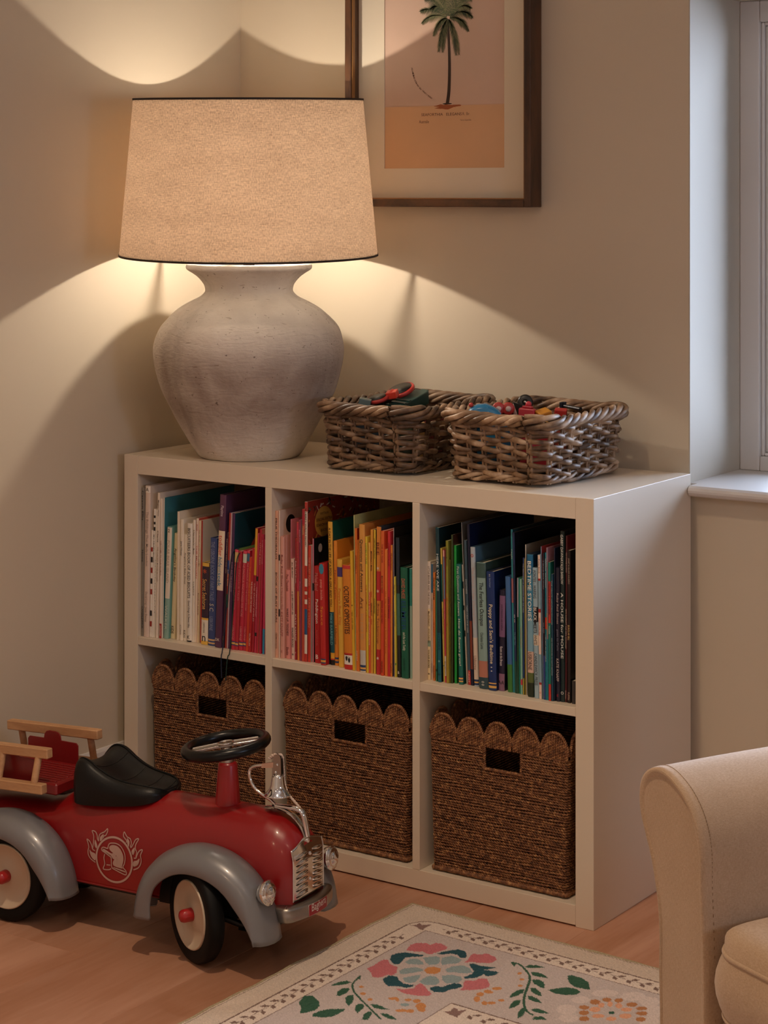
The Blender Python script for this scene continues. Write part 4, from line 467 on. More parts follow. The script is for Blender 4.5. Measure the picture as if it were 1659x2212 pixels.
# ------------------------------------------------------------------ floor of oak planks
def wood(name, c1, c2, rough, axis=(1,1,1), scale=3.0, bumpd=.1):
    m = bpy.data.materials.new(name); m.use_nodes = True; nt = m.node_tree; p = nt.nodes['Principled BSDF']
    tc = nt.nodes.new('ShaderNodeTexCoord'); oi = nt.nodes.new('ShaderNodeObjectInfo')
    ad = nt.nodes.new('ShaderNodeVectorMath'); ad.operation = 'ADD'
    ml = nt.nodes.new('ShaderNodeVectorMath'); ml.operation = 'SCALE'; ml.inputs[0].default_value = (13.1, 7.7, 3.3)
    nt.links.new(oi.outputs['Random'], ml.inputs['Scale']); nt.links.new(tc.outputs['Object'], ad.inputs[0]); nt.links.new(ml.outputs[0], ad.inputs[1])
    mp = nt.nodes.new('ShaderNodeMapping'); mp.inputs['Scale'].default_value = axis; nt.links.new(ad.outputs[0], mp.inputs['Vector'])
    n1 = nt.nodes.new('ShaderNodeTexNoise'); n1.inputs['Scale'].default_value = scale; n1.inputs['Detail'].default_value = 8; n1.inputs['Distortion'].default_value = 1.2
    n2 = nt.nodes.new('ShaderNodeTexNoise'); n2.inputs['Scale'].default_value = scale*14; n2.inputs['Detail'].default_value = 4
    nt.links.new(mp.outputs[0], n1.inputs['Vector']); nt.links.new(mp.outputs[0], n2.inputs['Vector'])
    a_ = nt.nodes.new('ShaderNodeMath'); a_.operation = 'MULTIPLY_ADD'; a_.inputs[1].default_value = .75
    m2 = nt.nodes.new('ShaderNodeMath'); m2.operation = 'MULTIPLY'; m2.inputs[1].default_value = .25
    nt.links.new(n2.outputs['Fac'], m2.inputs[0]); nt.links.new(n1.outputs['Fac'], a_.inputs[0]); nt.links.new(m2.outputs[0], a_.inputs[2])
    cr = nt.nodes.new('ShaderNodeValToRGB'); cr.color_ramp.elements[0].position = .34; cr.color_ramp.elements[1].position = .66
    cr.color_ramp.elements[0].color = (*lin(c1), 1); cr.color_ramp.elements[1].color = (*lin(c2), 1)
    nt.links.new(a_.outputs[0], cr.inputs[0])
    hv = nt.nodes.new('ShaderNodeMapRange'); hv.inputs['To Min'].default_value = .93; hv.inputs['To Max'].default_value = 1.07
    nt.links.new(oi.outputs['Random'], hv.inputs['Value'])
    sc = nt.nodes.new('ShaderNodeVectorMath'); sc.operation = 'SCALE'; nt.links.new(cr.outputs[0], sc.inputs[0]); nt.links.new(hv.outputs[0], sc.inputs['Scale'])
    nt.links.new(sc.outputs[0], p.inputs['Base Color']); p.inputs['Roughness'].default_value = rough
    b_ = nt.nodes.new('ShaderNodeBump'); b_.inputs['Strength'].default_value = bumpd; b_.inputs['Distance'].default_value = .001
    nt.links.new(a_.outputs[0], b_.inputs['Height']); nt.links.new(b_.outputs[0], p.inputs['Normal'])
    MATS[name] = m; return m
M_OAK = wood('oak_floor', 'A87557', 'C4957C', .42, (4.5, .5, 4), 1.6, .10)
fl = struct(MB().box((XL-.12, -5.1, -.08), (4.32, YB+.4, -.014)).build('floor', mat('subfloor', '2A1D15', .9)))
PW = .22; g = .00015
random.seed(3)
k0 = -6
for k in range(k0, 16):
    x0, x1 = 1.094+k*PW+g, 1.094+(k+1)*PW-g
    x0 = max(x0, XL-.1); x1 = min(x1, 4.2)
    if x1-x0 < .02: continue
    y = YB; first = True
    off = random.uniform(.5, 1.9)
    while y > -5:
        y2 = max(y-(off if first else 1.9), -5.05); first = False
        b = MB().bbox((x0, y2+g, -.014), (x1, y-g, 0), .0004)
        b.build('plank', M_OAK, fl); y = y2

# ------------------------------------------------------------------ cube shelving unit
SW, SD, SH, ST, SI, SB = 1.1078, .3965, .77, .0368, .0163, .039
unit = thing('shelving_unit', 'white six-cube shelving unit with books above and lidless baskets below', 'shelf', (0, 0, 0))
cw = (SW-2*ST-2*SI)/3; zc = (SH-2*SB-SI)/2
def part(name, a, b_, r=.0008):
    o = MB().box(a, b_).build(name, M_SHELF, unit); bevel(o, r, 2); return o
part('side_panel', (0, -SD, 0), (ST, 0, SH)); part('side_panel', (SW-ST, -SD, 0), (SW, 0, SH))
part('top_panel', (ST+.0003, -SD+.0004, SH-SB), (SW-ST-.0003, 0, SH-.0006))
part('bottom_panel', (ST+.0003, -SD+.0004, .003), (SW-ST-.0003, 0, SB))
for i in (1, 2):
    x0 = ST+cw*i+SI*(i-1); part('divider', (x0, -SD, SB), (x0+SI, 0, SH-SB))
for i in range(3):
    x0 = ST+(cw+SI)*i; part('shelf_board', (x0+.0002, -SD+.0006, SB+zc), (x0+cw-.0002, 0, SB+zc+SI))
ZS = SB+zc+SI; CX0 = [ST, ST+cw+SI, ST+2*(cw+SI)]

# ------------------------------------------------------------------ table lamp
LX, LY = .228, -.266
lamp = thing('table_lamp', 'large weathered clay urn lamp with tapered linen shade, lit', 'lamp', (LX, LY, SH))
def clay():
    m = bpy.data.materials.new('weathered_clay'); m.use_nodes = True; nt = m.node_tree; p = nt.nodes['Principled BSDF']
    tc = nt.nodes.new('ShaderNodeTexCoord')
    def nz(scale, s3, det=6, dist=0):
        mp = nt.nodes.new('ShaderNodeMapping'); mp.inputs['Scale'].default_value = s3; nt.links.new(tc.outputs['Object'], mp.inputs[0])
        n = nt.nodes.new('ShaderNodeTexNoise'); n.inputs['Scale'].default_value = scale; n.inputs['Detail'].default_value = det; n.inputs['Distortion'].default_value = dist
        nt.links.new(mp.outputs[0], n.inputs['Vector']); return n.outputs['Fac']
    def ramp(f, a, b_, c0, c1):
        r = nt.nodes.new('ShaderNodeValToRGB'); r.color_ramp.elements[0].position = a; r.color_ramp.elements[1].position = b_
        r.color_ramp.elements[0].color = c0; r.color_ramp.elements[1].color = c1; nt.links.new(f, r.inputs[0]); return r.outputs[0]
    def mul(a, b_, fac=1.0):
        m_ = nt.nodes.new('ShaderNodeMix'); m_.data_type = 'RGBA'; m_.blend_type = 'MULTIPLY'; m_.inputs[0].default_value = fac
        nt.links.new(a, m_.inputs[6]); nt.links.new(b_, m_.inputs[7]); return m_.outputs[2]
    W = (1,1,1,1)
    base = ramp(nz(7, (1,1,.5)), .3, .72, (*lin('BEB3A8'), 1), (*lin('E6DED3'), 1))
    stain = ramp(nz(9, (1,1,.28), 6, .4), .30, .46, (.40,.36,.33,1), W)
    cracks = ramp(nz(34, (.6,.6,3.2), 10, 2.2), .30, .345, (.50,.44,.39,1), W)
    pits = ramp(nz(110, (1,1,1.2), 3), .275, .31, (.25,.21,.18,1), W)
    # dirty patches with vertical runs round the belly, partly painted-in shade
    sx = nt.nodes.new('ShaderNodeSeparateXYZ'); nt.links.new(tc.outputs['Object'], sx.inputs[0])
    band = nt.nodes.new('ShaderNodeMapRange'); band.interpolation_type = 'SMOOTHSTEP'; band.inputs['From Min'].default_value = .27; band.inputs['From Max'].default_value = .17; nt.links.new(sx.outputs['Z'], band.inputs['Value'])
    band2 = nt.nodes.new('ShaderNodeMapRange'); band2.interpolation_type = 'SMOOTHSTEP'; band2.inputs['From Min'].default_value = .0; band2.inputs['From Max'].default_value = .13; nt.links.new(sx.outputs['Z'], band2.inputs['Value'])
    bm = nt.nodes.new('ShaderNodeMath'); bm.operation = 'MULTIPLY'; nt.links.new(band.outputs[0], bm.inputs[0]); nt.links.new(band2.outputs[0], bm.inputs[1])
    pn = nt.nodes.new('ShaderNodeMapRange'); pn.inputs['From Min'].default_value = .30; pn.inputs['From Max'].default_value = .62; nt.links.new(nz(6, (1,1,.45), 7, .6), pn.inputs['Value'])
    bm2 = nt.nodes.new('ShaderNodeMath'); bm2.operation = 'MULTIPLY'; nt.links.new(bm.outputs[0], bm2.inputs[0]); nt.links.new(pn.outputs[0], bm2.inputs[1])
    dirt_shade = ramp(bm2.outputs[0], .0, 1.0, W, (.52, .46, .44, 1))
    c = mul(mul(mul(mul(base, dirt_shade), stain, .6), cracks, .75), pits, .8)
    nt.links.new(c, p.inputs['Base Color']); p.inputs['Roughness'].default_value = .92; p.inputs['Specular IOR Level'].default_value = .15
    h = nz(30, (.6,.6,2.6), 12, 2.0); h2 = nz(75, (1,1,1.2), 3)
    a_ = nt.nodes.new('ShaderNodeMath'); a_.operation = 'ADD'; nt.links.new(h, a_.inputs[0]); nt.links.new(h2, a_.inputs[1])
    b = nt.nodes.new('ShaderNodeBump'); b.inputs['Strength'].default_value = .38; b.inputs['Distance'].default_value = .005
    nt.links.new(a_.outputs[0], b.inputs['Height']); nt.links.new(b.outputs[0], p.inputs['Normal'])
    return m
PROF = [(.070,0),(.098,0),(.1035,.002),(.110,.009),(.121,.025),(.1365,.052),(.157,.092),(.178,.132),(.189,.164),(.1955,.191),(.198,.218),(.1955,.2395),(.186,.266),(.168,.2875),(.147,.306),(.123,.320),(.103,.330),(.0945,.3375),(.0910,.3435),(.0918,.352),(.0955,.360),(.105,.371),(.1165,.3795),(.125,.3845),(.1300,.3885),(.1312,.393),(.1295,.3975),(.123,.3995),(.112,.397),(.098,.387),(.088,.370),(.084,.35),(.083,.335)]
pts = smoothcurve([(r,0,z) for r,z in PROF], 4)
rows = []
rng = np.random.RandomState(4); NB = 96
ph = rng.rand(12)*6.28
for q in pts:
    r, z = q[0], q[2]; ring = []
    for k in range(NB):
        a = 2*PI*k/NB
        d = .0009*sin(3*a+ph[0]+z*20)+.0006*sin(7*a+ph[1]-z*47)+.0004*sin(13*a+ph[2]+z*90)
        rr = r+d*(1 if r > .09 else 0)
        ring.append((rr*cos(a), rr*sin(a), z))
    rows.append(ring)
b = MB(); b.grid(np.array(rows), cv=True, flip=True); b.add(rows[0], [tuple(range(NB))[::-1]])
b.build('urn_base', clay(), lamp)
M_BRASS = mat('brass', '9A7A45', .35, 1)
b = MB(); b.lathe([(.0,.338),(.084,.338),(.084,.342),(.012,.343),(.012,.44),(.018,.442),(.018,.486),(.014,.488),(.0,.488)], 24, caps=(False,False))
b.build('lamp_holder', mat('lamp_holder', '3A3029', .5), lamp)
# bulb (the light source)
bx, by, bz = BULB[0]-LX, BULB[1]-LY, BULB[2]-SH
m = bpy.data.materials.new('bulb_glow'); m.use_nodes = True; nt = m.node_tree; nt.nodes.clear()
o_ = nt.nodes.new('ShaderNodeOutputMaterial'); e_ = nt.nodes.new('ShaderNodeEmission')
e_.inputs[0].default_value = (1.0, .87, .72, 1)
RB = .0085
e_.inputs[1].default_value = BULB_POWER/(4*PI*PI*RB*RB)
nt.links.new(e_.outputs[0], o_.inputs[0])
MB().ball((0,0,0), RB, 14).build('bulb', m, lamp, (bx, by, bz))
MB().lathe([(.0,-.052),(.011,-.052),(.011,-.026),(.008,-.018),(.0,-.018)], 16).build('bulb_cap', M_BRASS, lamp, (bx, by, bz))
# shade: tapered linen drum tilted slightly towards the room
SX, SY = .246-LX, -.290-LY
zmid = (1.187+1.510)/2-SH
shade_dir = atan2(-.83, .56)
til = radians(2.1)
RT, RBt, HH = .2363, .2665, .1615
def linen():
    m = bpy.data.materials.new('linen_shade'); m.use_nodes = True; nt = m.node_tree; nt.nodes.clear()
    out = nt.nodes.new('ShaderNodeOutputMaterial'); tc = nt.nodes.new('ShaderNodeTexCoord')
    def nz(s3, det=3):
        mp = nt.nodes.new('ShaderNodeMapping'); mp.inputs['Scale'].default_value = s3; nt.links.new(tc.outputs['UV'], mp.inputs[0])
        n = nt.nodes.new('ShaderNodeTexNoise'); n.inputs['Scale'].default_value = 1; n.inputs['Detail'].default_value = det; nt.links.new(mp.outputs[0], n.inputs['Vector']); return n.outputs['Fac']
    h = nz((90, 520, 1)); v = nz((620, 60, 1)); big = nz((14, 9, 1), 4); slub = nz((60, 190, 1), 5)
    def ma(op, a, b_, c=None):
        n = nt.nodes.new('ShaderNodeMath'); n.operation = op
        for i, x in enumerate((a, b_, c)):
            if x is None: continue
            if isinstance(x, (int, float)): n.inputs[i].default_value = x
            else: nt.links.new(x, n.inputs[i])
        return n.outputs[0]
    s = ma('ADD', ma('MULTIPLY', h, .40), ma('MULTIPLY', v, .36)); s = ma('ADD', s, ma('MULTIPLY', big, .10)); s = ma('ADD', s, ma('MULTIPLY', slub, .16))
    r = nt.nodes.new('ShaderNodeValToRGB'); r.color_ramp.elements[0].position = .40; r.color_ramp.elements[1].position = .60
    r.color_ramp.elements[0].color = (*lin('AC907A'), 1); r.color_ramp.elements[1].color = (*lin('FAE4CE'), 1); nt.links.new(s, r.inputs[0])
    d = nt.nodes.new('ShaderNodeBsdfDiffuse'); t = nt.nodes.new('ShaderNodeBsdfTranslucent'); mx = nt.nodes.new('ShaderNodeMixShader'); mx.inputs[0].default_value = .80
    nt.links.new(r.outputs[0], d.inputs[0]); nt.links.new(r.outputs[0], t.inputs[0])
    nt.links.new(d.outputs[0], mx.inputs[1]); nt.links.new(t.outputs[0], mx.inputs[2]); nt.links.new(mx.outputs[0], out.inputs[0])
    return m
NS = 128
def ringp(r, z, n=NS): return [(r*cos(2*PI*k/n), r*sin(2*PI*k/n), z) for k in range(n+1)]
zs_ = np.linspace(-HH, HH, 13)
rad = lambda z: RBt+(RT-RBt)*(z+HH)/(2*HH)
b = MB(); b.grid(np.array([ringp(rad(z), z) for z in zs_]), smooth=True, flip=True)
me = b.mesh('lamp_shade', linen())
uvl = me.uv_layers.new(name='UVMap')
co = [ (k/NS, j/12) for j in range(13) for k in range(NS+1)]
for l in me.loops: uvl.data[l.index].uv = co[l.vertex_index]
ax = (-sin(shade_dir), cos(shade_dir), 0)
import mathutils
shade_rot = mathutils.Matrix.Rotation(til, 4, mathutils.Vector(ax)).to_euler()
shade = link('lamp_shade', me, lamp, (SX, SY, zmid), shade_rot)
ml = bpy.data.materials.new('shade_lining'); ml.use_nodes = True; nt = ml.node_tree; nt.nodes.clear()
o_ = nt.nodes.new('ShaderNodeOutputMaterial'); d_ = nt.nodes.new('ShaderNodeBsdfDiffuse'); t_ = nt.nodes.new('ShaderNodeBsdfTranslucent'); x_ = nt.nodes.new('ShaderNodeMixShader'); x_.inputs[0].default_value = .27
d_.inputs[0].default_value = (.95, .92, .86, 1); t_.inputs[0].default_value = (1.0, .92, .80, 1)
nt.links.new(d_.outputs[0], x_.inputs[1]); nt.links.new(t_.outputs[0], x_.inputs[2]); nt.links.new(x_.outputs[0], o_.inputs[0])
b = MB(); b.grid(np.array([ringp(rad(z)-.0022, z) for z in (-HH+.002, HH-.002)])); b.build('lining', ml, shade)
M_TRIM = mat('shade_trim', '2E2119', .8)
for z, nm in ((HH, 'top_trim'), (-HH, 'bottom_trim')):
    b = MB(); r = rad(z); s_ = 1 if z > 0 else -1
    b.grid(np.array([ringp(rad(z-s_*.004)+.0012, z-s_*.0035), ringp(r+.0014, z+s_*.0006), ringp(r-.0012, z+s_*.0006), ringp(rad(z-s_*.004)-.0012, z-s_*.0035)]), flip=(s_ > 0))
    b.build(nm, M_TRIM, shade)
# shade carrier: ring on the lamp holder and three flat arms reaching the lower rim
b = MB(); arms = [radians(171.5), radians(56), radians(-63)]
hz = -.085
b.tube([(.021*cos(t), .021*sin(t), hz) for t in np.linspace(0, 2*PI, 25)[:-1]], .0022, 6, closed=True)
for a in arms:
    p0 = np.array([.020*cos(a), .020*sin(a), hz]); p1 = np.array([.2655*cos(a), .2655*sin(a), -HH+.004])
    s_ = np.array([-sin(a), cos(a), 0])*.0035; up = np.array([0,0,.0012])
    b.add([p0-s_-up, p0+s_-up, p0+s_+up, p0-s_+up, p1-s_-up, p1+s_-up, p1+s_+up, p1-s_+up], [(0,1,2,3),(7,6,5,4),(0,4,5,1),(1,5,6,2),(2,6,7,3),(3,7,4,0)])
b.build('shade_carrier', mat('white_wire', 'B8B0A4', .5), shade)

# ------------------------------------------------------------------ framed palm print
FX0, FX1, FZ0, FZ1, FYF = .2985, .7615, 1.2862, 2.02, -.0215
pic = thing('framed_picture', 'dark walnut box frame with cream mount and palm tree print on the wall', 'picture', ((FX0+FX1)/2, YB, FZ0))
ox, oz = (FX0+FX1)/2, FZ0
M_WAL = wood('walnut_frame', '2E1B10', '5C3A22', .38, (1,1,1), 9, .2)
M_WALZ = wood('walnut_frame_upright', '2E1B10', '5C3A22', .38, (2,2,.4), 9, .2)
hw = (FX1-FX0)/2; H_ = FZ1-FZ0; yf = FYF-YB
def bar(a, b_, m, nm='frame_bar'):
    o = MB().box(a, b_).build(nm, m, pic); bevel(o, .0022, 2); return o
FWd = .0165
bar((-hw, yf, 0), (-hw+FWd, -.001, H_), M_WALZ); bar((hw-FWd, yf, 0), (hw, -.001, H_), M_WALZ)
bar((-hw+FWd, yf, 0), (hw-FWd, -.001, FWd), M_WAL); bar((-hw+FWd, yf, H_-FWd), (hw-FWd, -.001, H_), M_WAL)
# gilt inner slip
b = MB(); e = .0025
for a, c in (((-hw+FWd, yf+.004, FWd), (-hw+FWd+e, yf+.012, H_-FWd)), ((hw-FWd-e, yf+.004, FWd), (hw-FWd, yf+.012, H_-FWd)), ((-hw+FWd+e, yf+.004, FWd), (hw-FWd-e, yf+.012, FWd+e)), ((-hw+FWd+e, yf+.004, H_-FWd-e), (hw-FWd-e, yf+.012, H_-FWd))): b.box(a, c)
b.build('gilt_slip', mat('gilt', '8A6035', .4, .3), pic)
PX0, PX1, PZ0, PZ1 = .382-ox, .6814-ox, 1.368-oz, 1.93-oz
ym = .0105-YB
b = MB(); wy = ym-.002
for a, c in (((-hw+FWd, wy, FWd), (PX0, ym, H_-FWd)), ((PX1, wy, FWd), (hw-FWd, ym, H_-FWd)), ((PX0, wy, FWd), (PX1, ym, PZ0)), ((PX0, wy, PZ1), (PX1, ym, H_-FWd))): b.box(a, c)
b.build('mount', mat('mount_card', 'DCD0BA', .85), pic)
pr = MB().box((PX0-.002, ym, PZ0-.002), (PX1+.002, ym+.0015, PZ1+.002)).build('print', mat('antique_paper', 'CDB09C', .85, noise=(5, .10, (1,1,1))), pic)
# the printed scene: flat ink on the paper
def flat(name, polys, y, m, parent):
    b = MB()
    for p in polys: b.add([(x, y, z) for x, z in p], [tuple(range(len(p)))])
    return b.build(name, m, parent)
hzn = 1.500-oz
flat('printed_ground', [[(PX0, PZ0), (PX1, PZ0), (PX1, hzn), (PX0, hzn)]], ym-.0002, mat('print_sand', 'D2A982', .85, noise=(4, .08, (1,1,1))), pr)
flat('printed_horizon', [[(PX0+.002, hzn-.0006), (PX1-.004, hzn-.0006), (PX1-.004, hzn+.0012), (PX0+.002, hzn+.0012)]], ym-.0003, mat('print_line', 'C9A78F', .85), pr)
GC = np.array([.541-ox, 1.503-oz])
ink = mat('print_ink', '3A2A20', .85)
tr = smoothcurve([(.541-ox, 1.503-oz), (.545-ox, 1.53-oz), (.5465-ox, 1.57-oz), (.546-ox, 1.61-oz), (.544-ox, 1.65-oz), (.543-ox, 1.68-oz)], 6)
b = MB()
for i in range(len(tr)-1):
    w0 = .0042-.0016*i/len(tr); w1 = .0042-.0016*(i+1)/len(tr)
    b.add([(tr[i][0]-w0, ym-.0004, tr[i][1]), (tr[i][0]+w0, ym-.0004, tr[i][1]), (tr[i+1][0]+w1, ym-.0004, tr[i+1][1]), (tr[i+1][0]-w1, ym-.0004, tr[i+1][1])], [(0,1,2,3)])
b.build('printed_trunk', ink, pr)
rs = random.Random(5)
blob = [(.541-ox+.030*cos(t)*(1+.35*rs.uniform(-1,1)), 1.5-oz-.002+.0045*sin(t)*(1+.5*rs.uniform(-1,1))) for t in np.linspace(0, 2*PI, 26)[:-1]]
b = MB(); c0 = (.541-ox, ym-.0004, 1.498-oz)
b.add([c0]+[(x, ym-.0004, z) for x, z in blob], [(0, 1+i, 1+(i+1) % 25) for i in range(25)]); b.build('printed_soil', mat('print_rust', '9A5630', .85), pr)
b = MB(); b.add([(.541-ox+.012*cos(t), ym-.0005, 1.5035-oz+.0016*sin(t)) for t in np.linspace(0,2*PI,13)[:-1]], [tuple(range(12))]); b.build('printed_root', ink, pr)
# palm fronds: a curved rib with many narrow leaflets
crown = np.array([.5435-ox, 1.683-oz])
fr_ = [(-.070,.018,.012),(-.066,-.008,.014),(-.060,.045,.020),(-.020,.062,.010),(.004,.075,.0),(.030,.070,.010),(.060,.040,.02),(.056,.018,.020),(.060,-.002,.018),(.050,-.030,.014),(.027,-.078,.012),(.020,-.080,.016),(-.014,-.072,.014),(-.036,-.036,.014),(-.045,.020,.022),(.042,.052,.016),(-.038,.06,.018),(-.024,-.070,.013)]
cols = ['4A5034', '6A6C4A', '36402C', '7A7254']
bs = [MB() for _ in cols]
for fi, (dx, dz, sag) in enumerate(fr_):
    P0 = crown; P2 = crown+np.array([dx, dz]); P1 = (P0+P2)/2+np.array([dx*.15, sag+.008])
    N_ = 34
    for k in range(2, N_):
        t = k/N_; c = (1-t)**2*P0+2*t*(1-t)*P1+t*t*P2; tg = 2*(1-t)*(P1-P0)+2*t*(P2-P1); tg /= np.linalg.norm(tg); nn = np.array([-tg[1], tg[0]])
        L = .017*sin(PI*min(1, t*.9+.08))**.6*(.75+.5*rs.random())
        for sd in (1, -1):
            d = tg*.62+nn*sd*.55+np.array([0, -.42]); d /= np.linalg.norm(d)
            q = c+d*L; s_ = np.array([-d[1], d[0]])*.0009
            bs[(fi+k+(sd > 0)) % 4 if rs.random() < .5 else fi % 3].add([(c[0]-s_[0], ym-.0005-.00003*fi, c[1]-s_[1]), (c[0]+s_[0], ym-.0005-.00003*fi, c[1]+s_[1]), (q[0], ym-.0005-.00003*fi, q[1])], [(0,1,2)])
for c_, b in zip(cols, bs):
    o = b.build('printed_fronds', mat('print_green_'+c_, c_, .85), pr); o['kind'] = 'stuff'
def print_text(s, x, z, h, col, parent=None, mono=1.0, ang=0, y=None):
    v, f, sz = text_geo(s); k = h/max(sz[1], 1e-6)
    V = v*k*np.array([mono, 1]); ca, sa = cos(ang), sin(ang)
    MB().add([(x+p[0]*ca-p[1]*sa, (ym-.0004) if y is None else y, z+p[0]*sa+p[1]*ca) for p in V], f).build('lettering', mat('letter_'+col, col, .85), parent or pr)
print_text('SEAFORTHIA   ELEGANS', .476-ox, 1.4785-oz, .0060, '5A4030', mono=1.12)
print_text('R. Br.', .579-ox, 1.4785-oz, .0060, '7A5C46')
print_text('Australie', .470-ox, 1.4635-oz, .0065, '5A4030', mono=.75)
print_text('Terra Imperiale', .573-ox, 1.466-oz, .0040, '5A4030')
sent = 'in Lith. D. par la Societe Vau Houtteano'
cp = smoothcurve([(.450-ox, 1.582-oz), (.456-ox, 1.560-oz), (.470-ox, 1.538-oz), (.503-ox, 1.513-oz)], 10); L_ = len(cp)
for i, ch in enumerate(sent):
    if ch == ' ': continue
    t = i/len(sent)*(L_-2); k = int(t); d = cp[k+1]-cp[k]
    p = cp[k]+d*(t-k); print_text(ch, p[0], p[1], .0032 if ch.islower() else .0040, '5A4030', ang=atan2(d[1], d[0]))

# ------------------------------------------------------------------ willow baskets on the shelf top
def rrect(w, d, r, n_per=.004):
    """rounded rectangle outline, counter-clockwise from front-left, as points and arc length"""
    P = []
    for cx_, cy_, a0 in ((w-r, r, -90), (w-r, d-r, 0), (r, d-r, 90), (r, r, 180)):
        for k in range(7): a = radians(a0+90*k/6); P.append((cx_+r*cos(a), cy_+r*sin(a)))
    P = np.array(P); Q = np.vstack([P, P[:1]]); seg = np.linalg.norm(np.diff(Q, axis=0), axis=1); L = np.concatenate([[0], np.cumsum(seg)])
    tot = L[-1]; n = int(tot/n_per); s = np.arange(n)*tot/n
    x = np.interp(s, L, Q[:,0]); y = np.interp(s, L, Q[:,1])
    p = np.stack([x, y], 1); t = np.roll(p, -1, 0)-np.roll(p, 1, 0); t /= np.linalg.norm(t, axis=1, keepdims=True)
    nrm = np.stack([t[:,1], -t[:,0]], 1)
    return p, nrm, s, tot
def willow(name, c1, c2, c3):
    m = bpy.data.materials.new(name); m.use_nodes = True; nt = m.node_tree; p = nt.nodes['Principled BSDF']
    tc = nt.nodes.new('ShaderNodeTexCoord'); oi = nt.nodes.new('ShaderNodeObjectInfo')
    n = nt.nodes.new('ShaderNodeTexNoise'); n.inputs['Scale'].default_value = 26; n.inputs['Detail'].default_value = 4
    nt.links.new(tc.outputs['Object'], n.inputs['Vector'])
    r = nt.nodes.new('ShaderNodeValToRGB'); e = r.color_ramp.elements; e[0].position = .32; e[0].color = (*lin(c1), 1); e[1].position = .68; e[1].color = (*lin(c3), 1)
    x = e.new(.5); x.color = (*lin(c2), 1)
    nt.links.new(n.outputs['Fac'], r.inputs[0])
    mr = nt.nodes.new('ShaderNodeMapRange'); mr.inputs['To Min'].default_value = .72; mr.inputs['To Max'].default_value = 1.15; nt.links.new(oi.outputs['Random'], mr.inputs['Value'])
    sc = nt.nodes.new('ShaderNodeVectorMath'); sc.operation = 'SCALE'; nt.links.new(r.outputs[0], sc.inputs[0]); nt.links.new(mr.outputs[0], sc.inputs['Scale'])
    nt.links.new(sc.outputs[0], p.inputs['Base Color']); p.inputs['Roughness'].default_value = .48
    n2 = nt.nodes.new('ShaderNodeTexNoise'); n2.inputs['Scale'].default_value = 180; nt.links.new(tc.outputs['Object'], n2.inputs['Vector'])
    b = nt.nodes.new('ShaderNodeBump'); b.inputs['Strength'].default_value = .15; b.inputs['Distance'].default_value = .001; nt.links.new(n2.outputs['Fac'], b.inputs['Height']); nt.links.new(b.outputs[0], p.inputs['Normal'])
    return m
def willow_basket(label, loc, rotz, W, D, m, seed, warp=0):
    rs = np.random.RandomState(seed)
    t = thing('wicker_basket', label, 'basket', loc, (0, 0, rotz), 'willow baskets on top of the shelving unit')
    HB = .112; R0 = .026
    P, N, S, TOT = rrect(W, D, R0)
    nst = int(round(TOT/.0345)); nst += nst % 2 == 0       # odd number of stakes, so each round alternates
    flare = lambda z: .002+.010*(z/HB)**1.6
    stp = TOT/nst
    def at(s, off, z):
        i = (s % TOT)/TOT*len(P); k = int(i) % len(P); k2 = (k+1) % len(P); f = i-int(i)
        p = P[k]*(1-f)+P[k2]*f; n = N[k]*(1-f)+N[k2]*f; n = n/np.linalg.norm(n)
        q = p+n*(off+flare(z)); return (q[0], q[1], z)
    for j in range(nst):
        s0 = j*stp; b = MB()
        for ds in (-.0034, .0034):
            b.tube([at(s0+ds, 0, z) for z in np.linspace(.004, HB+.004, 7)], .0030, 6)
        b.build('stake', m, t)
    nr = 9
    for k in range(nr):
        z0 = .019+k*(HB-.026)/(nr-1); ph = (k % 2)*PI+rs.uniform(-.1, .1)
        pts = []; rr = []
        for i in range(0, len(P)):
            s = S[i]; o = .0066*sin(PI*s/stp+ph+PI/2*0); o = .0066*np.tanh(1.6*sin(PI*s/stp+ph))
            z = z0+.0011*sin(s*37+k*2.1)+.0018*cos(PI*s/stp+ph)
            pts.append(at(s, o, z)); rr.append(.0050+.0007*sin(s*55+k*1.7)+.0004*sin(s*131+k))
        MB().tube(pts, rr, 7, closed=True).build('weaver', m, t)
        if k % 2 == 0:
            pass
    # plaited base and rim
    def braid(zc_, rad_, hr, nstr, pitch, nm, out=0):
        for q in range(nstr):
            pts = []; nt_ = round(TOT/pitch)
            for i in range(0, len(P)):
                a = 2*PI*(S[i]/TOT*nt_+q/nstr)
                pts.append(at(S[i], out+hr*cos(a)*1.1, zc_+hr*sin(a)*.9+.002*sin(S[i]*23+q)))
            rr = [rad_*(1+.12*sin(S[i]*48+q*2)) for i in range(len(P))]
            MB().tube(pts, rr, 7, closed=True).build(nm, m, t)
    braid(.0105, .0040, .0050, 3, .10, 'base_rod')
    braid(HB+.0085, .0052, .0098, 5, .135, 'rim_rod', .004)
    # woven floor
    b = MB()
    for y in np.arange(.012, D-.01, .0085): b.tube([(.012, y, .006), (W/2, y, .007), (W-.012, y, .006)], .0036, 5)
    o = b.build('woven_floor', m, t); o['kind'] = 'stuff'
    # a few loose rod ends
    for q in range(9):
        s = rs.uniform(0, TOT); z = rs.uniform(.02, HB+.01)
        MB().tube([at(s, .002, z), at(s+.012, .008, z+.004), at(s+.02, .012, z+.005)], [.0042, .004, .0036], 6).build('rod_end', m, t)
    return t
MW1 = willow('willow_brown', '3A2A1E', '6C523C', 'A08468')
MW2 = willow('willow_grey', '463224', '8A6C50', 'C0A58A')
willow_basket('brown willow basket nearer the lamp, holding a green block and black-red disc', (.4785, -.334, SH+.0008), radians(-1.5), .196, .275, MW1, 11)
willow_basket('paler willow basket nearer the window, heaped with small toys', (.7640, -.322, SH+.0008), radians(-2.7), .203, .272, MW2, 23)

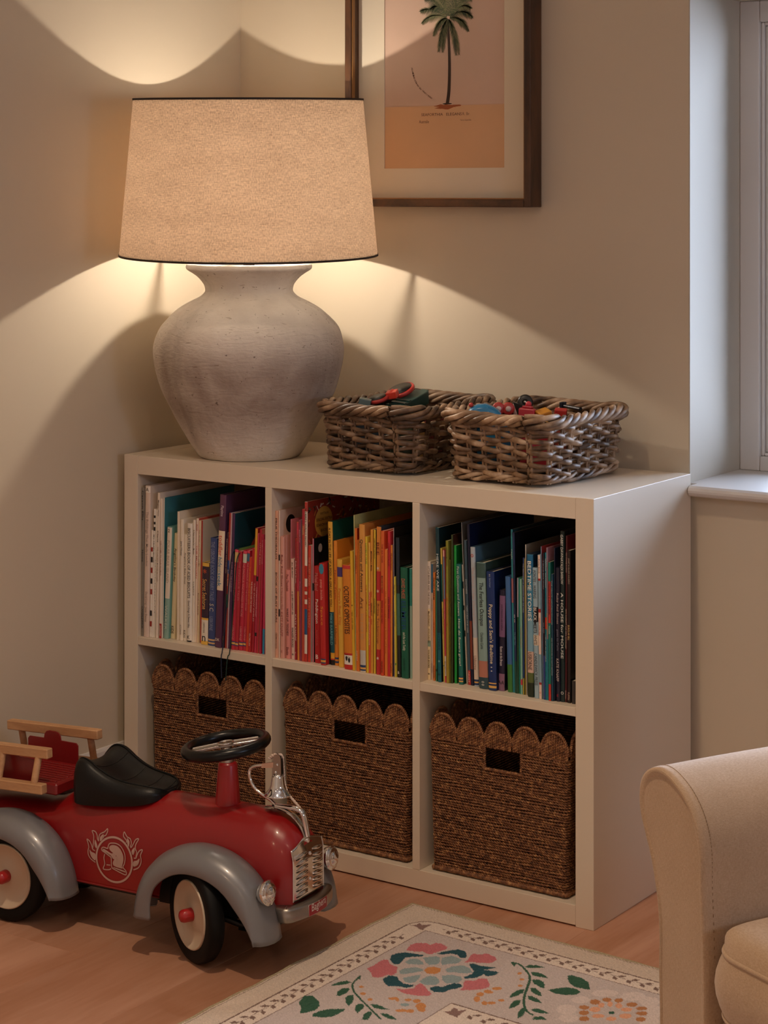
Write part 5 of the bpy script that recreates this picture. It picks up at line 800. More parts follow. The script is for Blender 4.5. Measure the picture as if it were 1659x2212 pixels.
# ------------------------------------------------------------------ seagrass baskets in the lower cubes
def seagrass():
    m = bpy.data.materials.new('seagrass'); m.use_nodes = True; nt = m.node_tree; p = nt.nodes['Principled BSDF']
    tc = nt.nodes.new('ShaderNodeTexCoord'); n = nt.nodes.new('ShaderNodeTexNoise'); n.inputs['Scale'].default_value = 120; n.inputs['Detail'].default_value = 5; n.inputs['Roughness'].default_value = .7
    nt.links.new(tc.outputs['Object'], n.inputs['Vector'])
    r = nt.nodes.new('ShaderNodeValToRGB'); e = r.color_ramp.elements; e[0].position = .30; e[0].color = (*lin('3A2216'), 1); e[1].position = .72; e[1].color = (*lin('CB9A66'), 1)
    x = e.new(.52); x.color = (*lin('845636'), 1); nt.links.new(n.outputs['Fac'], r.inputs[0]); nt.links.new(r.outputs[0], p.inputs['Base Color'])
    p.inputs['Roughness'].default_value = .62; return m
M_SEA = seagrass()
def rope(b, path, r=.0013, sr=.0015, pitch=.0125, spt=7, n=4, ph=0.0, jit=None):
    """two-ply twisted rope along a polyline"""
    P = np.array(path, float); seg = np.linalg.norm(np.diff(P, axis=0), axis=1); L = np.concatenate([[0], np.cumsum(seg)])
    N = max(4, int(L[-1]/pitch*spt)); s = np.linspace(0, L[-1], N)
    Q = np.stack([np.interp(s, L, P[:,i]) for i in range(3)], 1)
    T = np.gradient(Q, axis=0); T /= np.linalg.norm(T, axis=1, keepdims=True)
    up = np.array([0,0,1.]) if abs(T[:,2]).mean() < .8 else np.array([0,1.,0])
    A = up-T*(T@up)[:,None]; A /= np.linalg.norm(A, axis=1, keepdims=True); B = np.cross(T, A)
    for k in range(2):
        a = 2*PI*s/pitch+k*PI+ph
        C_ = Q+r*(np.cos(a)[:,None]*A+np.sin(a)[:,None]*B)
        b.tube(C_, sr*(1+.15*np.sin(s*210+ph*3+k)), n, caps=False)
BW, BD, BH = .2985, .345, .250
def seagrass_meshes():
    rs = np.random.RandomState(9)
    front = MB(); back = MB()
    tz = lambda z: .955+.045*min(1, z/BH)          # narrower at the foot
    HX0, HX1, HZ0, HZ1 = .121, .198, .2085, .2520
    def loc(x, y, z): k = tz(z); return (BW/2+(x-BW/2)*k, .010+(y)*1.0+(1-k)*.04, z)
    pitch = .00505; z = .0035; i = 0
    while z < BH-.001:
        wob = lambda x: .0006*sin(x*40+i*1.3)+.0004*sin(x*113+i)
        segs = [(0.004, BW-.004)] if not (HZ0-.001 < z < HZ1+.001) else [(0.004, HX0-.003), (HX1+.003, BW-.004)]
        ph = rs.uniform(0, 6.28)
        for a_, c_ in segs:
            xs = np.linspace(a_, c_, 24)
            path = [loc(x, .0008*sin(x*61+i*2), z+wob(x)) for x in xs]
            if a_ < .01: path = [loc(0, .06, z), loc(0, .03, z), loc(0, .006, z)]+path
            if c_ > BW-.01: path = path+[loc(BW, .006, z), loc(BW, .03, z), loc(BW, .06, z)]
            rope(front, path, ph=ph, r=.0013+rs.uniform(-.0002,.0002))
        back.tube([loc(0, .06, z), loc(0, BD, z), loc(BW, BD, z), loc(BW, .06, z)], .0026, 4, caps=False)
        z += pitch; i += 1
    # upright warp glimpsed between the rows
    warp = MB()
    for x in np.arange(.012, BW, .0115): 
        top = BH if not (HX0-.003 < x < HX1+.003) else HZ0
        p0, p1 = loc(x, .0035, .004), loc(x, .0035, top); warp.tube([p0, p1], .0018, 4, caps=False)
    for y in np.arange(.012, .06, .012):
        for x in (0.003, BW-.003): warp.tube([loc(x, y, .004), loc(x, y, BH)], .0018, 4, caps=False)
    hand = MB(); 
    rope(hand, [loc(HX0-.004, -.0008, HZ0-.002), loc(HX1+.004, -.0008, HZ0-.002)], r=.0017, sr=.0021, pitch=.007)
    for x in (HX0-.001, HX1+.001): rope(hand, [loc(x, -.0005, HZ0-.003), loc(x, -.0005, HZ1+.003)], r=.0015, sr=.0018, pitch=.008)
    foot = MB()
    rope(foot, [loc(0, .05, .0035), loc(0, 0, .0035), loc(.002, -.0015, .0035), loc(BW-.002, -.0015, .0035), loc(BW, 0, .0035), loc(BW, .05, .0035)], r=.0022, sr=.0028, pitch=.006, spt=6)
    # one scallop of the edge, centred on x=0, standing on z=0
    sc = MB(); wv, hv = .0280, .0425
    for k in range(13):
        u = -1+2*k/12; a = u*1.15
        x1 = wv*sin(a)*.97*1.0; z1 = hv*max(.18, cos(a*.92))*.97
        x0 = u*wv*.96
        rope(sc, [(x0, .001*sin(k*2), -.004), ((x0+x1)/2, -.0015, z1*.5), (x1, 0, z1)], r=.0012, sr=.00175, pitch=.010, spt=6, ph=k*1.7)
    arc = [(wv*sin(t)*1.02, -.0008, .002+hv*cos(t*.98)) for t in np.linspace(-1.52, 1.52, 22)]
    rope(sc, arc, r=.0017, sr=.0021, pitch=.0075, spt=6)
    inner = MB(); inner.box((.006, .0075, .003), (BW-.006, .0085, HZ0-.006))
    lining = MB()
    for nm in (): pass
    return [m_.mesh(n_, M_SEA) for m_, n_ in ((front, 'woven_front'), (back, 'woven_sides'), (warp, 'warp_cords'), (hand, 'handle_edge'), (foot, 'foot_rope'), (sc, 'scallop'))]
MF, MBk, MWp, MH, MFt, MSc = seagrass_meshes()
M_BASE = MB().box((.010, .012, .001), (BW-.010, BD, .004)).mesh('basket_base', M_SEA)
def seagrass_basket(label, x, y, rz=0):
    t = thing('seagrass_basket', label, 'basket', (x, y, SB+.0028), (0, 0, rz), 'scalloped seagrass baskets in the lower cubes')
    for nm, me in (('woven_front', MF), ('woven_sides', MBk), ('warp_cords', MWp)):
        o = link(nm, me, t); o['kind'] = 'stuff'
    link('handle_edge', MH, t); link('foot_rope', MFt, t); link('basket_base', M_BASE, t)
    for k in range(5): link('scallop', MSc, t, (.0296+k*.0598, .010, BH+.0005))
    for k in range(5): link('scallop', MSc, t, (.0296+k*.0598, .010+BD-.004, BH+.0005))
    for k in range(5):
        link('scallop', MSc, t, (.0015, .045+k*.0625, BH+.0005), (0, 0, radians(90)))
        link('scallop', MSc, t, (BW-.0015, .045+k*.0625, BH+.0005), (0, 0, radians(90)))
    return t
seagrass_basket('scalloped brown seagrass basket in the left lower cube, behind the steering wheel', .0610, -.3865)
seagrass_basket('scalloped brown seagrass basket in the middle lower cube', .4025, -.3860)
seagrass_basket('scalloped brown seagrass basket in the right lower cube', .7500, -.3890)

# ------------------------------------------------------------------ ride-on fire engine
TR = thing('toy_fire_engine', 'red metal ride-on toy fire engine with grey mudguards and wooden ladders', 'toy car', (.6232, -.802, 0), (0, 0, radians(5)))
M_RED = mat('red_enamel', '8C1013', .34, coat=.25)
M_RED2 = mat('red_enamel_dark', '7E1517', .36, coat=.25)
M_GREY = mat('grey_enamel', '7F8084', .34, .25, coat=.25)
M_CHR = mat('chrome', 'E6E3DF', .09, 1)
M_STEEL = mat('brushed_steel', 'A8A29A', .30, 1)
M_BLK = mat('black_rubber', '070707', .6, spec=.25)
M_BLK2 = mat('black_metal', '0B0A0A', .45)
M_CRM = mat('cream_enamel', 'C9B7A0', .35, coat=.2)
M_BEECH = wood('beech_wood', 'A87C56', 'C79C72', .5, (1.0,6,6), 6, .08)
M_WHT = mat('emblem_white', 'B89A90', .5)
topz = lambda s: float(np.interp(s, [-.62,-.40,-.36,-.33,-.30,-.15,.05,.08,.102,.120,.132,.139,.143], [.185,.200,.215,.236,.243,.247,.247,.2445,.238,.2285,.218,.209,.201]))
wid = lambda s: float(np.interp(s, [-.62,-.35,-.30,0,.06,.09,.108,.123,.135,.143], [.060,.067,.072,.072,.071,.069,.0665,.062,.0565,.050]))
ZB, ZM, PE_ = .083, .135, 2.35
def side_y(s, z):
    """half width of the body at (s, z)"""
    if z <= ZM: return wid(s)
    t = min(1, (z-ZM)/(topz(s)-ZM)); return wid(s)*(1-t**PE_)**(1/PE_)
ss = list(np.linspace(-.62, .06, 40))+list(np.linspace(.068, .143, 22))
G = []
for s in ss:
    row = [(s, -wid(s)+.004, ZB-.001), (s, -wid(s), ZB)]+[(s, -wid(s), z) for z in np.linspace(ZB+.006, ZM, 4)]
    for t in np.linspace(PI, 0, 33)[1:-1]:
        row.append((s, wid(s)*np.sign(cos(t))*abs(cos(t))**(2/PE_), ZM+(topz(s)-ZM)*abs(sin(t))**(2/PE_)))
    row += [(s, wid(s), z) for z in np.linspace(ZM, ZB+.006, 4)]+[(s, wid(s), ZB), (s, wid(s)-.004, ZB-.001)]
    G.append(row)
b = MB(); b.grid(np.array(G)); b.add(G[-1], [tuple(range(len(G[-1])))]); b.add(G[0], [tuple(range(len(G[0])))[::-1]])
body = b.build('body', M_RED, TR)
# rolled lower edge
b = MB()
for sd in (-1, 1): b.tube([(s, sd*(wid(s)-.0005), ZB+.001) for s in np.linspace(-.60, .12, 24)], .0022, 6)
b.build('rolled_edge', M_RED2, body)
# underside tray, wells and axles
b = MB(); b.box((-.60, -.055, .072), (.12, .055, .0815)); b.build('floor_pan', M_BLK2, TR)
for nm, sx in (('front', -.012), ('rear', -.428)):
    for sd in (-1, 1):
        pts = [(.104*cos(a), .104*sin(a)) for a in np.linspace(-.12, PI+.12, 20)]
        V = [(sx+x, sd*.0745, .080+max(-.002, z)) for x, z in pts]
        MB().add(V, [tuple(range(20))[::sd]]).add([(p[0], sd*.0735, p[2]) for p in V], [tuple(range(20))[::-sd]]).build('wheel_well', M_BLK2, TR)
b = MB(); b.tube([(-.428, -.098, .082), (-.428, .098, .082)], .006, 8); b.tube([(-.012, -.075, .082), (-.012, .075, .082)], .007, 8)
b.box((-.030, -.03, .052), (.010, .03, .085)); b.box((-.435, -.05, .07), (-.40, .05, .09)); b.build('axle', M_BLK2, TR)
b = MB(); b.box((.030, -.045, .045), (.052, .045, .053)); b.tube([(-.012, -.07, .075), (.04, -.045, .055)], .006, 6); b.tube([(-.012, .07, .075), (.04, .045, .055)], .006, 6); b.tube([(.041, 0, .055), (.02, 0, .09)], .009, 8)
b.build('steering_link', M_BLK2, TR)
# wheels
def wheel(s, y, rz):
    sd = -1 if y < 0 else 1
    h = bpy.data.objects.new('wheel', None)
    tyre = [(.0565,-.0125),(.070,-.0150),(.0775,-.0140),(.0812,-.0095),(.0820,0),(.0812,.0095),(.0775,.0140),(.070,.0150),(.0565,.0125)]
    b = MB(); b.lathe([(r, z) for r, z in tyre], 48, 0, axis='y', caps=(False, False))
    w_ = b.build('wheel', M_BLK, TR, (s, y, .0822), (0, 0, rz))
    b = MB()
    disc = [(.0,.0105),(.010,.0105),(.013,.0095),(.030,.0045),(.046,.0075),(.0525,.0115),(.0555,.0155),(.0575,.0160),(.0585,.0140),(.0585,.0)]
    # lathe axis 'y' maps height to +y(in) ; flip so the dish faces outwards
    b.lathe([(r, (z if sd > 0 else -z)) for r, z in disc], 48, 0, axis='y', caps=(False, False))
    b.build('hub_disc', M_CRM, w_)
    b = MB(); c = [(.0,.0330),(.005,.0326),(.0092,.0302),(.0112,.0255),(.0116,.0105)]
    b.lathe([(r, z*(1 if sd > 0 else -1)) for r, z in c], 24, axis='y', caps=(False, False)); b.build('hub_cap', mat('red_cap', 'A81C20', .3, coat=.4), w_)
    return w_
wheel(-.019, -.100, radians(-29)); wheel(-.019, .100, radians(-29)); wheel(-.428, -.100, 0); wheel(-.428, .100, 0)
# mudguards: arched shells
def mudguard(sc_, RF, RR, RZ, sd, endf):
    A = np.linspace(radians(183), radians(-4), 44)
    G = []
    for a in A:
        Rx = RF if cos(a) > 0 else RR
        t = abs(a-PI/2)/(PI/2)                     # 0 crown, 1 ends
        fl = max(0, (t-.62)/.4)                    # ends flare
        lip = .036-.016*fl**1.5 if cos(a) > 0 else .036+.010*fl
        sec = [(-.014, .064), (-.003, .071), (.0, .084), (.0005, .100), (-.003, .115), (-.010, .126), (-.019, .132), (-lip, .1345), (-lip-.0012, .1335)]
        row = []
        for dr, y in sec:
            row.append((sc_+(Rx+dr)*cos(a)+(.006*fl**2 if cos(a) > 0 else -.002*fl**2), sd*y, .076+(RZ+dr)*sin(a)))
        G.append(row)
    # short straight skirts at the ends
    for end, dz in ((0, -.004), (-1, -.008 if endf else -.004)):
        row = [(x+(.002 if end == -1 else -.002), y, z+dz) for x, y, z in G[end]]
        G.insert(0, row) if end == 0 else G.append(row)
    b = MB(); b.grid(np.array(G), flip=(sd > 0))
    o = b.build('mudguard', M_GREY, TR); m = o.modifiers.new('thickness', 'SOLIDIFY'); m.thickness = .0014; m.offset = -1
    G = np.array(G); edge = np.concatenate([G[0], G[:, -1][1:-1], G[-1][::-1]])
    MB().tube(edge, .0013, 6).build('rolled_rim', M_GREY, o)
    return o
for sd in (-1, 1):
    mudguard(-.012, .140, .127, .121, sd, True); mudguard(-.434, .134, .134, .119, sd, False)
# headlamps
for sd in (-1, 1):
    c = (.122, sd*.103, .142)
    hl = MB().lathe([(.0,-.012),(.012,-.012),(.018,-.004),(.0205,.002),(.0215,.006),(.0205,.0085),(.0185,.0085),(.0175,.0105),(.0150,.0120),(.0140,.0115),(.0110,.0150),(.006,.0175),(.0,.0185)], 32, axis='x', caps=(False, False)).build('headlamp', M_CHR, TR, c, (0, radians(-6), 0))
# bumper: chrome band wrapping round the front
def bprof(y):
    a = abs(y)
    if a <= .058: return .1590-.0095*(a/.058)**2
    return .1495-.0040*((a-.058)/.010)
path = [(.104, -.0705), (.124, -.0712), (.137, -.0712), (.1425, -.0700)]+[(bprof(y), y) for y in (-.066, -.058, -.045, -.03, -.015, 0, .015, .03, .045, .058, .066)]+[(.1425, .0700), (.137, .0712), (.124, .0712), (.104, .0705)]
path = [(p[0], p[1]) for p in smoothcurve([(a, c, 0) for a, c in path], 4)]
sec = [(.000, .0845), (.0035, .0855), (.0045, .0880), (.0045, .1040), (.0030, .1068), (-.004, .1082), (-.014, .1084)]
G = []
for i, p in enumerate(path):
    q0 = np.array(path[max(0, i-1)]); q1 = np.array(path[min(len(path)-1, i+1)]); t = q1-q0; t = t/np.linalg.norm(t); n = np.array([t[1], -t[0]])
    G.append([(p[0]+n[0]*d, p[1]+n[1]*d, z) for d, z in sec])
b = MB(); b.grid(np.array(G), flip=True); o = b.build('bumper', M_STEEL, TR); sm = o.modifiers.new('t', 'SOLIDIFY'); sm.thickness = .001
bumper = o
pl_ = lambda y: bprof(y)+.0050
ys = np.linspace(-.030, .030, 13)
b = MB(); b.grid(np.array([[(pl_(y)+.0014, y, .0862), (pl_(y)+.0014, y, .1052)] for y in ys]), smooth=True, flip=False)
b.build('name_plate', mat('plate_red', 'A01E2A', .4), bumper)
b = MB(); b.tube([(pl_(y)+.0012, y, .0860) for y in ys]+[(pl_(y)+.0012, y, .1054) for y in ys[::-1]], .0005, 5, closed=True); b.build('plate_rim', M_CHR, bumper)
v, f, sz = text_geo('Baghera'); k = .046/sz[0]
b = MB(); V = []
for p in v:
    y = -.023+p[0]*k; big = 1.35
    V.append((pl_(y)+.0020, y, .0886+p[1]*k*big*.95+.04*(p[0]*k)))
b.add(V, f); b.build('lettering', mat('plate_white', 'E6D8D2', .5), bumper)
# grille: bowed chrome plate with pressed louvres
def gx(y, z): return .1442+.0035*(1-(y/.055)**2)-max(0, z-.175)**2*7.5-(.105*max(0, abs(y)-.036))
GZ0, GZ1 = .112, .203
gt = lambda y: GZ1+.010-.014*(abs(y)/.05)
NY, NZ = 30, 24
G = [[(gx(y, GZ0+(gt(y)-GZ0)*j/(NZ-1)), y, GZ0+(gt(y)-GZ0)*j/(NZ-1)) for j in range(NZ)] for y in np.linspace(-.050, .050, NY)]
b = MB(); b.grid(np.array(G)); grille = b.build('grille', M_CHR, TR)
sm = grille.modifiers.new('t', 'SOLIDIFY'); sm.thickness = .001
for sd in (-1, 1):
    MB().tube([(gx(sd*.050, z)+.0004, sd*.0498, z) for z in np.linspace(GZ0+.001, gt(.05)-.001, 8)], .0010, 6).build('grille_edge', M_CHR, grille)
    for q in range(8):
        z = GZ0+.0095+q*.0106
        ys_ = np.linspace(.0095, .0420, 12); zz_ = lambda y: z+.0034*(1-(y-.0095)/.0325)
        if zz_(.0095) > gt(.03)-.006: continue
        MB().tube([(gx(sd*y, zz_(y))+.0004, sd*y, zz_(y)) for y in ys_], [.0006+.0030*sin(PI*min(1, (i+.6)/11))**.8 for i in range(12)], 10).build('louvre', M_CHR, grille)
        V = []
        for y in ys_: V += [(gx(sd*y, zz_(y))+.0012, sd*y, zz_(y)-.0033-.0006), (gx(sd*y, zz_(y))+.0012, sd*y, zz_(y)-.0033+.0008)]
        MB().add(V, [(2*i, 2*i+2, 2*i+3, 2*i+1) for i in range(11)]).build('slot', M_BLK2, grille)
for z in (.140, .1835): MB().ball((gx(0, z)+.0006, 0, z), .0034, 12, sc=(.6, 1, 1)).build('screw', M_CHR, grille)
# seat
seat_s = [-.322,-.318,-.305,-.285,-.262,-.238,-.210,-.180,-.158,-.146,-.142]
seat_t = [.262,.281,.2965,.2950,.2820,.2715,.2650,.2625,.2600,.2560,.2500]
seat_w = [.030,.050,.0615,.0650,.0640,.0610,.0570,.0520,.0440,.0320,.0150]
seat_b = [.2235,.2205,.2195,.2200,.2215,.2235,.2260,.2300,.2350,.2400,.2440]
S_ = smoothcurve([(a, c, d) for a, c, d in zip(seat_s, seat_t, seat_w)], 4); SB_ = smoothcurve([(a, c, 0) for a, c in zip(seat_s, seat_b)], 4)
G = []
for (s, t, w_), (_, zb_, _2) in zip(S_, SB_):
    dish = .010*min(1, w_/.06)
    half = [(1.06, zb_), (1.10, zb_+(t-zb_)*.45), (1.07, zb_+(t-zb_)*.75), (.99, t-.004), (.90, t+.0005), (.80, t+.0005), (.72, t-.0018), (.5, t-.0018-dish*.55), (.25, t-.0018-dish*.9), (0, t-.0018-dish)]
    row = [(s, -w_*a, z) for a, z in half]+[(s, w_*a, z) for a, z in half[:-1][::-1]]
    G.append(row)
b = MB(); b.grid(np.array(G)); b.add(G[0], [tuple(range(len(G[0])))[::-1]]); b.add(G[-1], [tuple(range(len(G[-1])))])
seat = b.build('seat', mat('black_vinyl', '080808', .40, bump=(400, .12, (1,1,1)), spec=.35), TR)
Ga = np.array(G)
MB().tube(np.concatenate([Ga[2:-2, 5], Ga[2:-2, 13][::-1]])+np.array([0,0,.0004]), .0015, 6, closed=True).build('piping', M_BLK, seat)
for i in (14, 21, 27, 33):
    MB().tube(Ga[i, 6:13]+np.array([0,0,.0002]), .0009, 5).build('seam', M_BLK2, seat)
# steering column and wheel
b = MB(); b.lathe([(.0225,.244),(.0222,.250),(.0170,.312),(.0150,.3165),(.0120,.3175)], 28, c=(-.022, 0, 0)); b.build('steering_column', M_RED, TR)
MB().lathe([(.0125,.316),(.0130,.320),(.0130,.334),(.0105,.336)], 24, c=(-.024, 0, 0)).build('collar', M_STEEL, TR)
sw = MB().tube([(.0705*cos(t), .0705*sin(t), 0) for t in np.linspace(0, 2*PI, 65)[:-1]], .0098, 14, closed=True).build('steering_wheel', mat('black_gloss', '030303', .28, spec=.35), TR, (-.026, 0, .3455), (0, radians(-8.5), radians(22)))
b = MB()
b.add([(-.062,-.011,-.001),(-.058,.0,-.001),(-.062,.011,-.001),(-.012,.0125,0),(.012,.0125,0),(.062,.011,-.001),(.058,0,-.001),(.062,-.011,-.001),(.012,-.0125,0),(-.012,-.0125,0)], [tuple(range(10))[::-1]])
sp = b.build('spoke', M_STEEL, sw, (0,0,.001), (0,0,radians(14))); sm = sp.modifiers.new('t', 'SOLIDIFY'); sm.thickness = .0022; sm.offset = 0
MB().tube([(.0135*cos(t), .0135*sin(t), .0035) for t in np.linspace(0, 2*PI, 25)[:-1]], .0016, 6, closed=True).build('hub_ring', M_CHR, sp)
for sd in (-1, 1):
    b = MB(); b.tube([(-.058, sd*.0115, .001), (-.013, sd*.0128, .002)], .0010, 5); b.tube([(.013, sd*.0128, .002), (.058, sd*.0115, .001)], .0010, 5); b.build('spoke_ridge', M_CHR, sp)
MB().lathe([(.010,-.012),(.010,0),(.0,.001)], 20).build('boss', M_STEEL, sp)
# bell on its chrome bracket
bell = MB().lathe([(.0,.0372),(.0075,.0368),(.0095,.0345),(.0105,.031),(.0125,.018),(.0150,.0105),(.0195,.005),(.0228,.0022),(.0238,0),(.0225,-.0003),(.0215,.0015),(.0130,.010),(.0100,.028)], 36, caps=(False, False)).build('bell', M_CHR, TR, (.0815, 0, .2735))
arm = smoothcurve([(.080, 0, .2530), (.068, 0, .2625), (.049, 0, .2700), (.033, 0, .2800), (.0245, 0, .2945), (.0240, 0, .3085), (.0325, 0, .3160), (.050, 0, .3205), (.066, 0, .3235)], 5)
arm_o = MB().tube(arm, .0030, 10).build('bell_arm', M_CHR, TR)
b = MB(); b.add([(.050,-.0006,.3165),(.0505,-.0006,.3245),(.086,-.0006,.3325),(.0865,-.0006,.3225)], [(0,1,2,3)]); o = b.build('arm_flat', M_CHR, arm_o); sm = o.modifiers.new('t','SOLIDIFY'); sm.thickness = .0030
lk = [(.0735,.3085),(.0760,.3400),(.0785,.3440),(.0830,.3455),(.0880,.3430),(.0900,.3390),(.0910,.3085)]
b = MB(); b.prism(lk, -.0045, -.0030); b.prism(lk, .0030, .0045); b.box((.0740, -.0045, .308), (.0905, .0045, .3105)); lo = b.build('clevis', M_STEEL, TR)
for x, z in ((.0830, .3270), (.0800, .3135)): MB().ball((x, -.0050, z), .0026, 10, sc=(1,.6,1)).build('rivet', M_CHR, lo)
plate = smoothcurve([(.060,0,.2495),(.082,0,.2510),(.105,0,.2470),(.120,0,.2385),(.132,0,.2255),(.1385,0,.2110),(.1425,0,.1990)], 5)
wp = [ .006+.006*sin(PI*min(1, i/(len(plate)*.35)*.5)) for i in range(len(plate))]
G = [[(p[0], -w_*1.0, p[2]+.0006), (p[0], -w_*.6, p[2]+.0026), (p[0], 0, p[2]+.0034), (p[0], w_*.6, p[2]+.0026), (p[0], w_, p[2]+.0006)] for p, w_ in zip(plate, [.0105-.004*i/len(plate) for i in range(len(plate))])]
b = MB(); b.grid(np.array(G)); o = b.build('hood_plate', M_CHR, TR)
MB().ball((.1425, 0, .2050), .0048, 14, sc=(.7,1,1)).build('rivet', M_CHR, o); MB().ball((.0745, 0, .2545), .0042, 14, sc=(1,1,.6)).build('rivet', M_BLK2, o)
hk = smoothcurve([(.078,0,.2555),(.100,0,.2560),(.120,0,.2560),(.1310,0,.2520),(.1365,0,.2410),(.1400,0,.2250),(.1430,0,.2110)], 5)
MB().tube(hk, [.0055+.0015*sin(PI*i/len(hk)) for i in range(len(hk))], 12, flat=.62).build('hood_handle', M_CHR, TR)
b = MB(); rope(b, [(.080,0,.3435),(.0700,-.0005,.3390),(.0640,0,.3340)], r=.0012, sr=.0024, pitch=.010, n=6); rope(b, smoothcurve([(.083,0,.3440),(.0885,.004,.340),(.0885,.008,.315),(.090,.010,.290),(.100,.006,.276),(.1285,0,.2565)], 5), r=.0009, sr=.0015, pitch=.010, n=6)
b.build('pull_cord', mat('white_cord', 'C9B4A6', .8), TR)
# rear load bed
b = MB(); bz, bf = .2495, .2435
b.bbox((-.575, -.062, .2245), (-.352, .062, bf+.002), .003)
bed = b.build('load_bed', M_RED2, TR)
for i in range(9): MB().bbox((-.560, -.052+i*.0118, bf+.0015), (-.362, -.0455+i*.0118, bf+.0036), .0008).build('rib', M_RED2, bed)
for sd in (-1, 1):
    c0, c1 = -.517, -.398
    pts = [(c0, bf-.01), (c1, bf-.01), (c1, .280), (c1-.004, .2845), (-.438, .2850), (-.4395, .293), (-.4440, .2985), (-.451, .3005), (-.466, .3005), (-.473, .2985), (-.4775, .293), (-.479, .2850), (c0+.004, .2845), (c0, .280)]
    o = MB().prism(pts, sd*.0615-.0012, sd*.0615+.0012).build('side_panel', M_RED2, TR); bevel(o, .0008, 2)
# ladders
for sd in (-1, 1):
    y0 = sd*.073
    def rail(z, y, nm='ladder_rail'):
        sl = .035
        o = MB().bbox((-.108, -.0085, -.0088), (.108, .0085, .0088), .0016).build(nm, M_BEECH, ladder, (0, y-sd*.074, z-.300), (0, -sl, 0)); return o
    ladder = bpy.data.objects.new('ladder', None); COL.objects.link(ladder); ladder.parent = TR; ladder.location = (-.465, sd*.074, .300)
    rail(.3000, sd*.074); rail(.2400, sd*.090)
    for i, ds in enumerate((.082, 0, -.082)):
        MB().tube([(ds+.002, sd*.001, -.003+.035*ds), (ds+.001, sd*.0155, -.058+.035*ds)], .0066, 12).build('rung', M_BEECH, ladder)
    for ds in (.060, -.05): MB().ball((-.465+ds, sd*.064, .2475), .0028, 10).build('screw', M_CHR, ladder).matrix_parent_inverse.identity()
for o in [o for o in bpy.data.objects if o.parent and o.parent.name.startswith('ladder') and o.name.startswith('screw')]:
    o.location = (.465, -(.074 if o.parent.location[1] > 0 else -.074), -.300)
# the front badge on the side: flaming ring with a fireman's helmet (flat print)
def surf(s, z, e=.0009): return (s, -(side_y(s, z)+e), z)
b = MB()
def stroke(pts, w_=.0011):
    P = smoothcurve([(p[0], p[1], 0) for p in pts], 4)
    P = np.array([p[:2] for p in P]); T = np.gradient(P, axis=0); T /= np.maximum(np.linalg.norm(T, axis=1, keepdims=True), 1e-9); N_ = np.stack([-T[:,1], T[:,0]], 1)
    A = P+N_*w_/2; B_ = P-N_*w_/2
    V = [surf(*p) for p in A]+[surf(*p) for p in B_]; n = len(P)
    b.add(V, [(i, i+1, n+i+1, n+i) for i in range(n-1)])
for l in EMB['s']: stroke(l, .0019)
for l in EMB['f']:
    c = np.mean(l, 0); P = smoothcurve([(p[0], p[1], 0) for p in l], 3, closed=True)
    b.add([surf(c[0], c[1], .0012)]+[surf(p[0], p[1]) for p in P], [(0, 1+i, 1+(i+1) % len(P)) for i in range(len(P))])
cs, cz, rr = -.2145, .1345, .0408
T_ = np.linspace(0, 2*PI, 73)[:-1]
b.add([surf(cs+rr*cos(t), cz+rr*sin(t)) for t in T_]+[surf(cs+(rr-.0036)*cos(t), cz+(rr-.0036)*sin(t)) for t in T_], [(i, (i+1) % 72, (i+1) % 72+72, i+72) for i in range(72)])
b.build('emblem', M_WHT, TR)

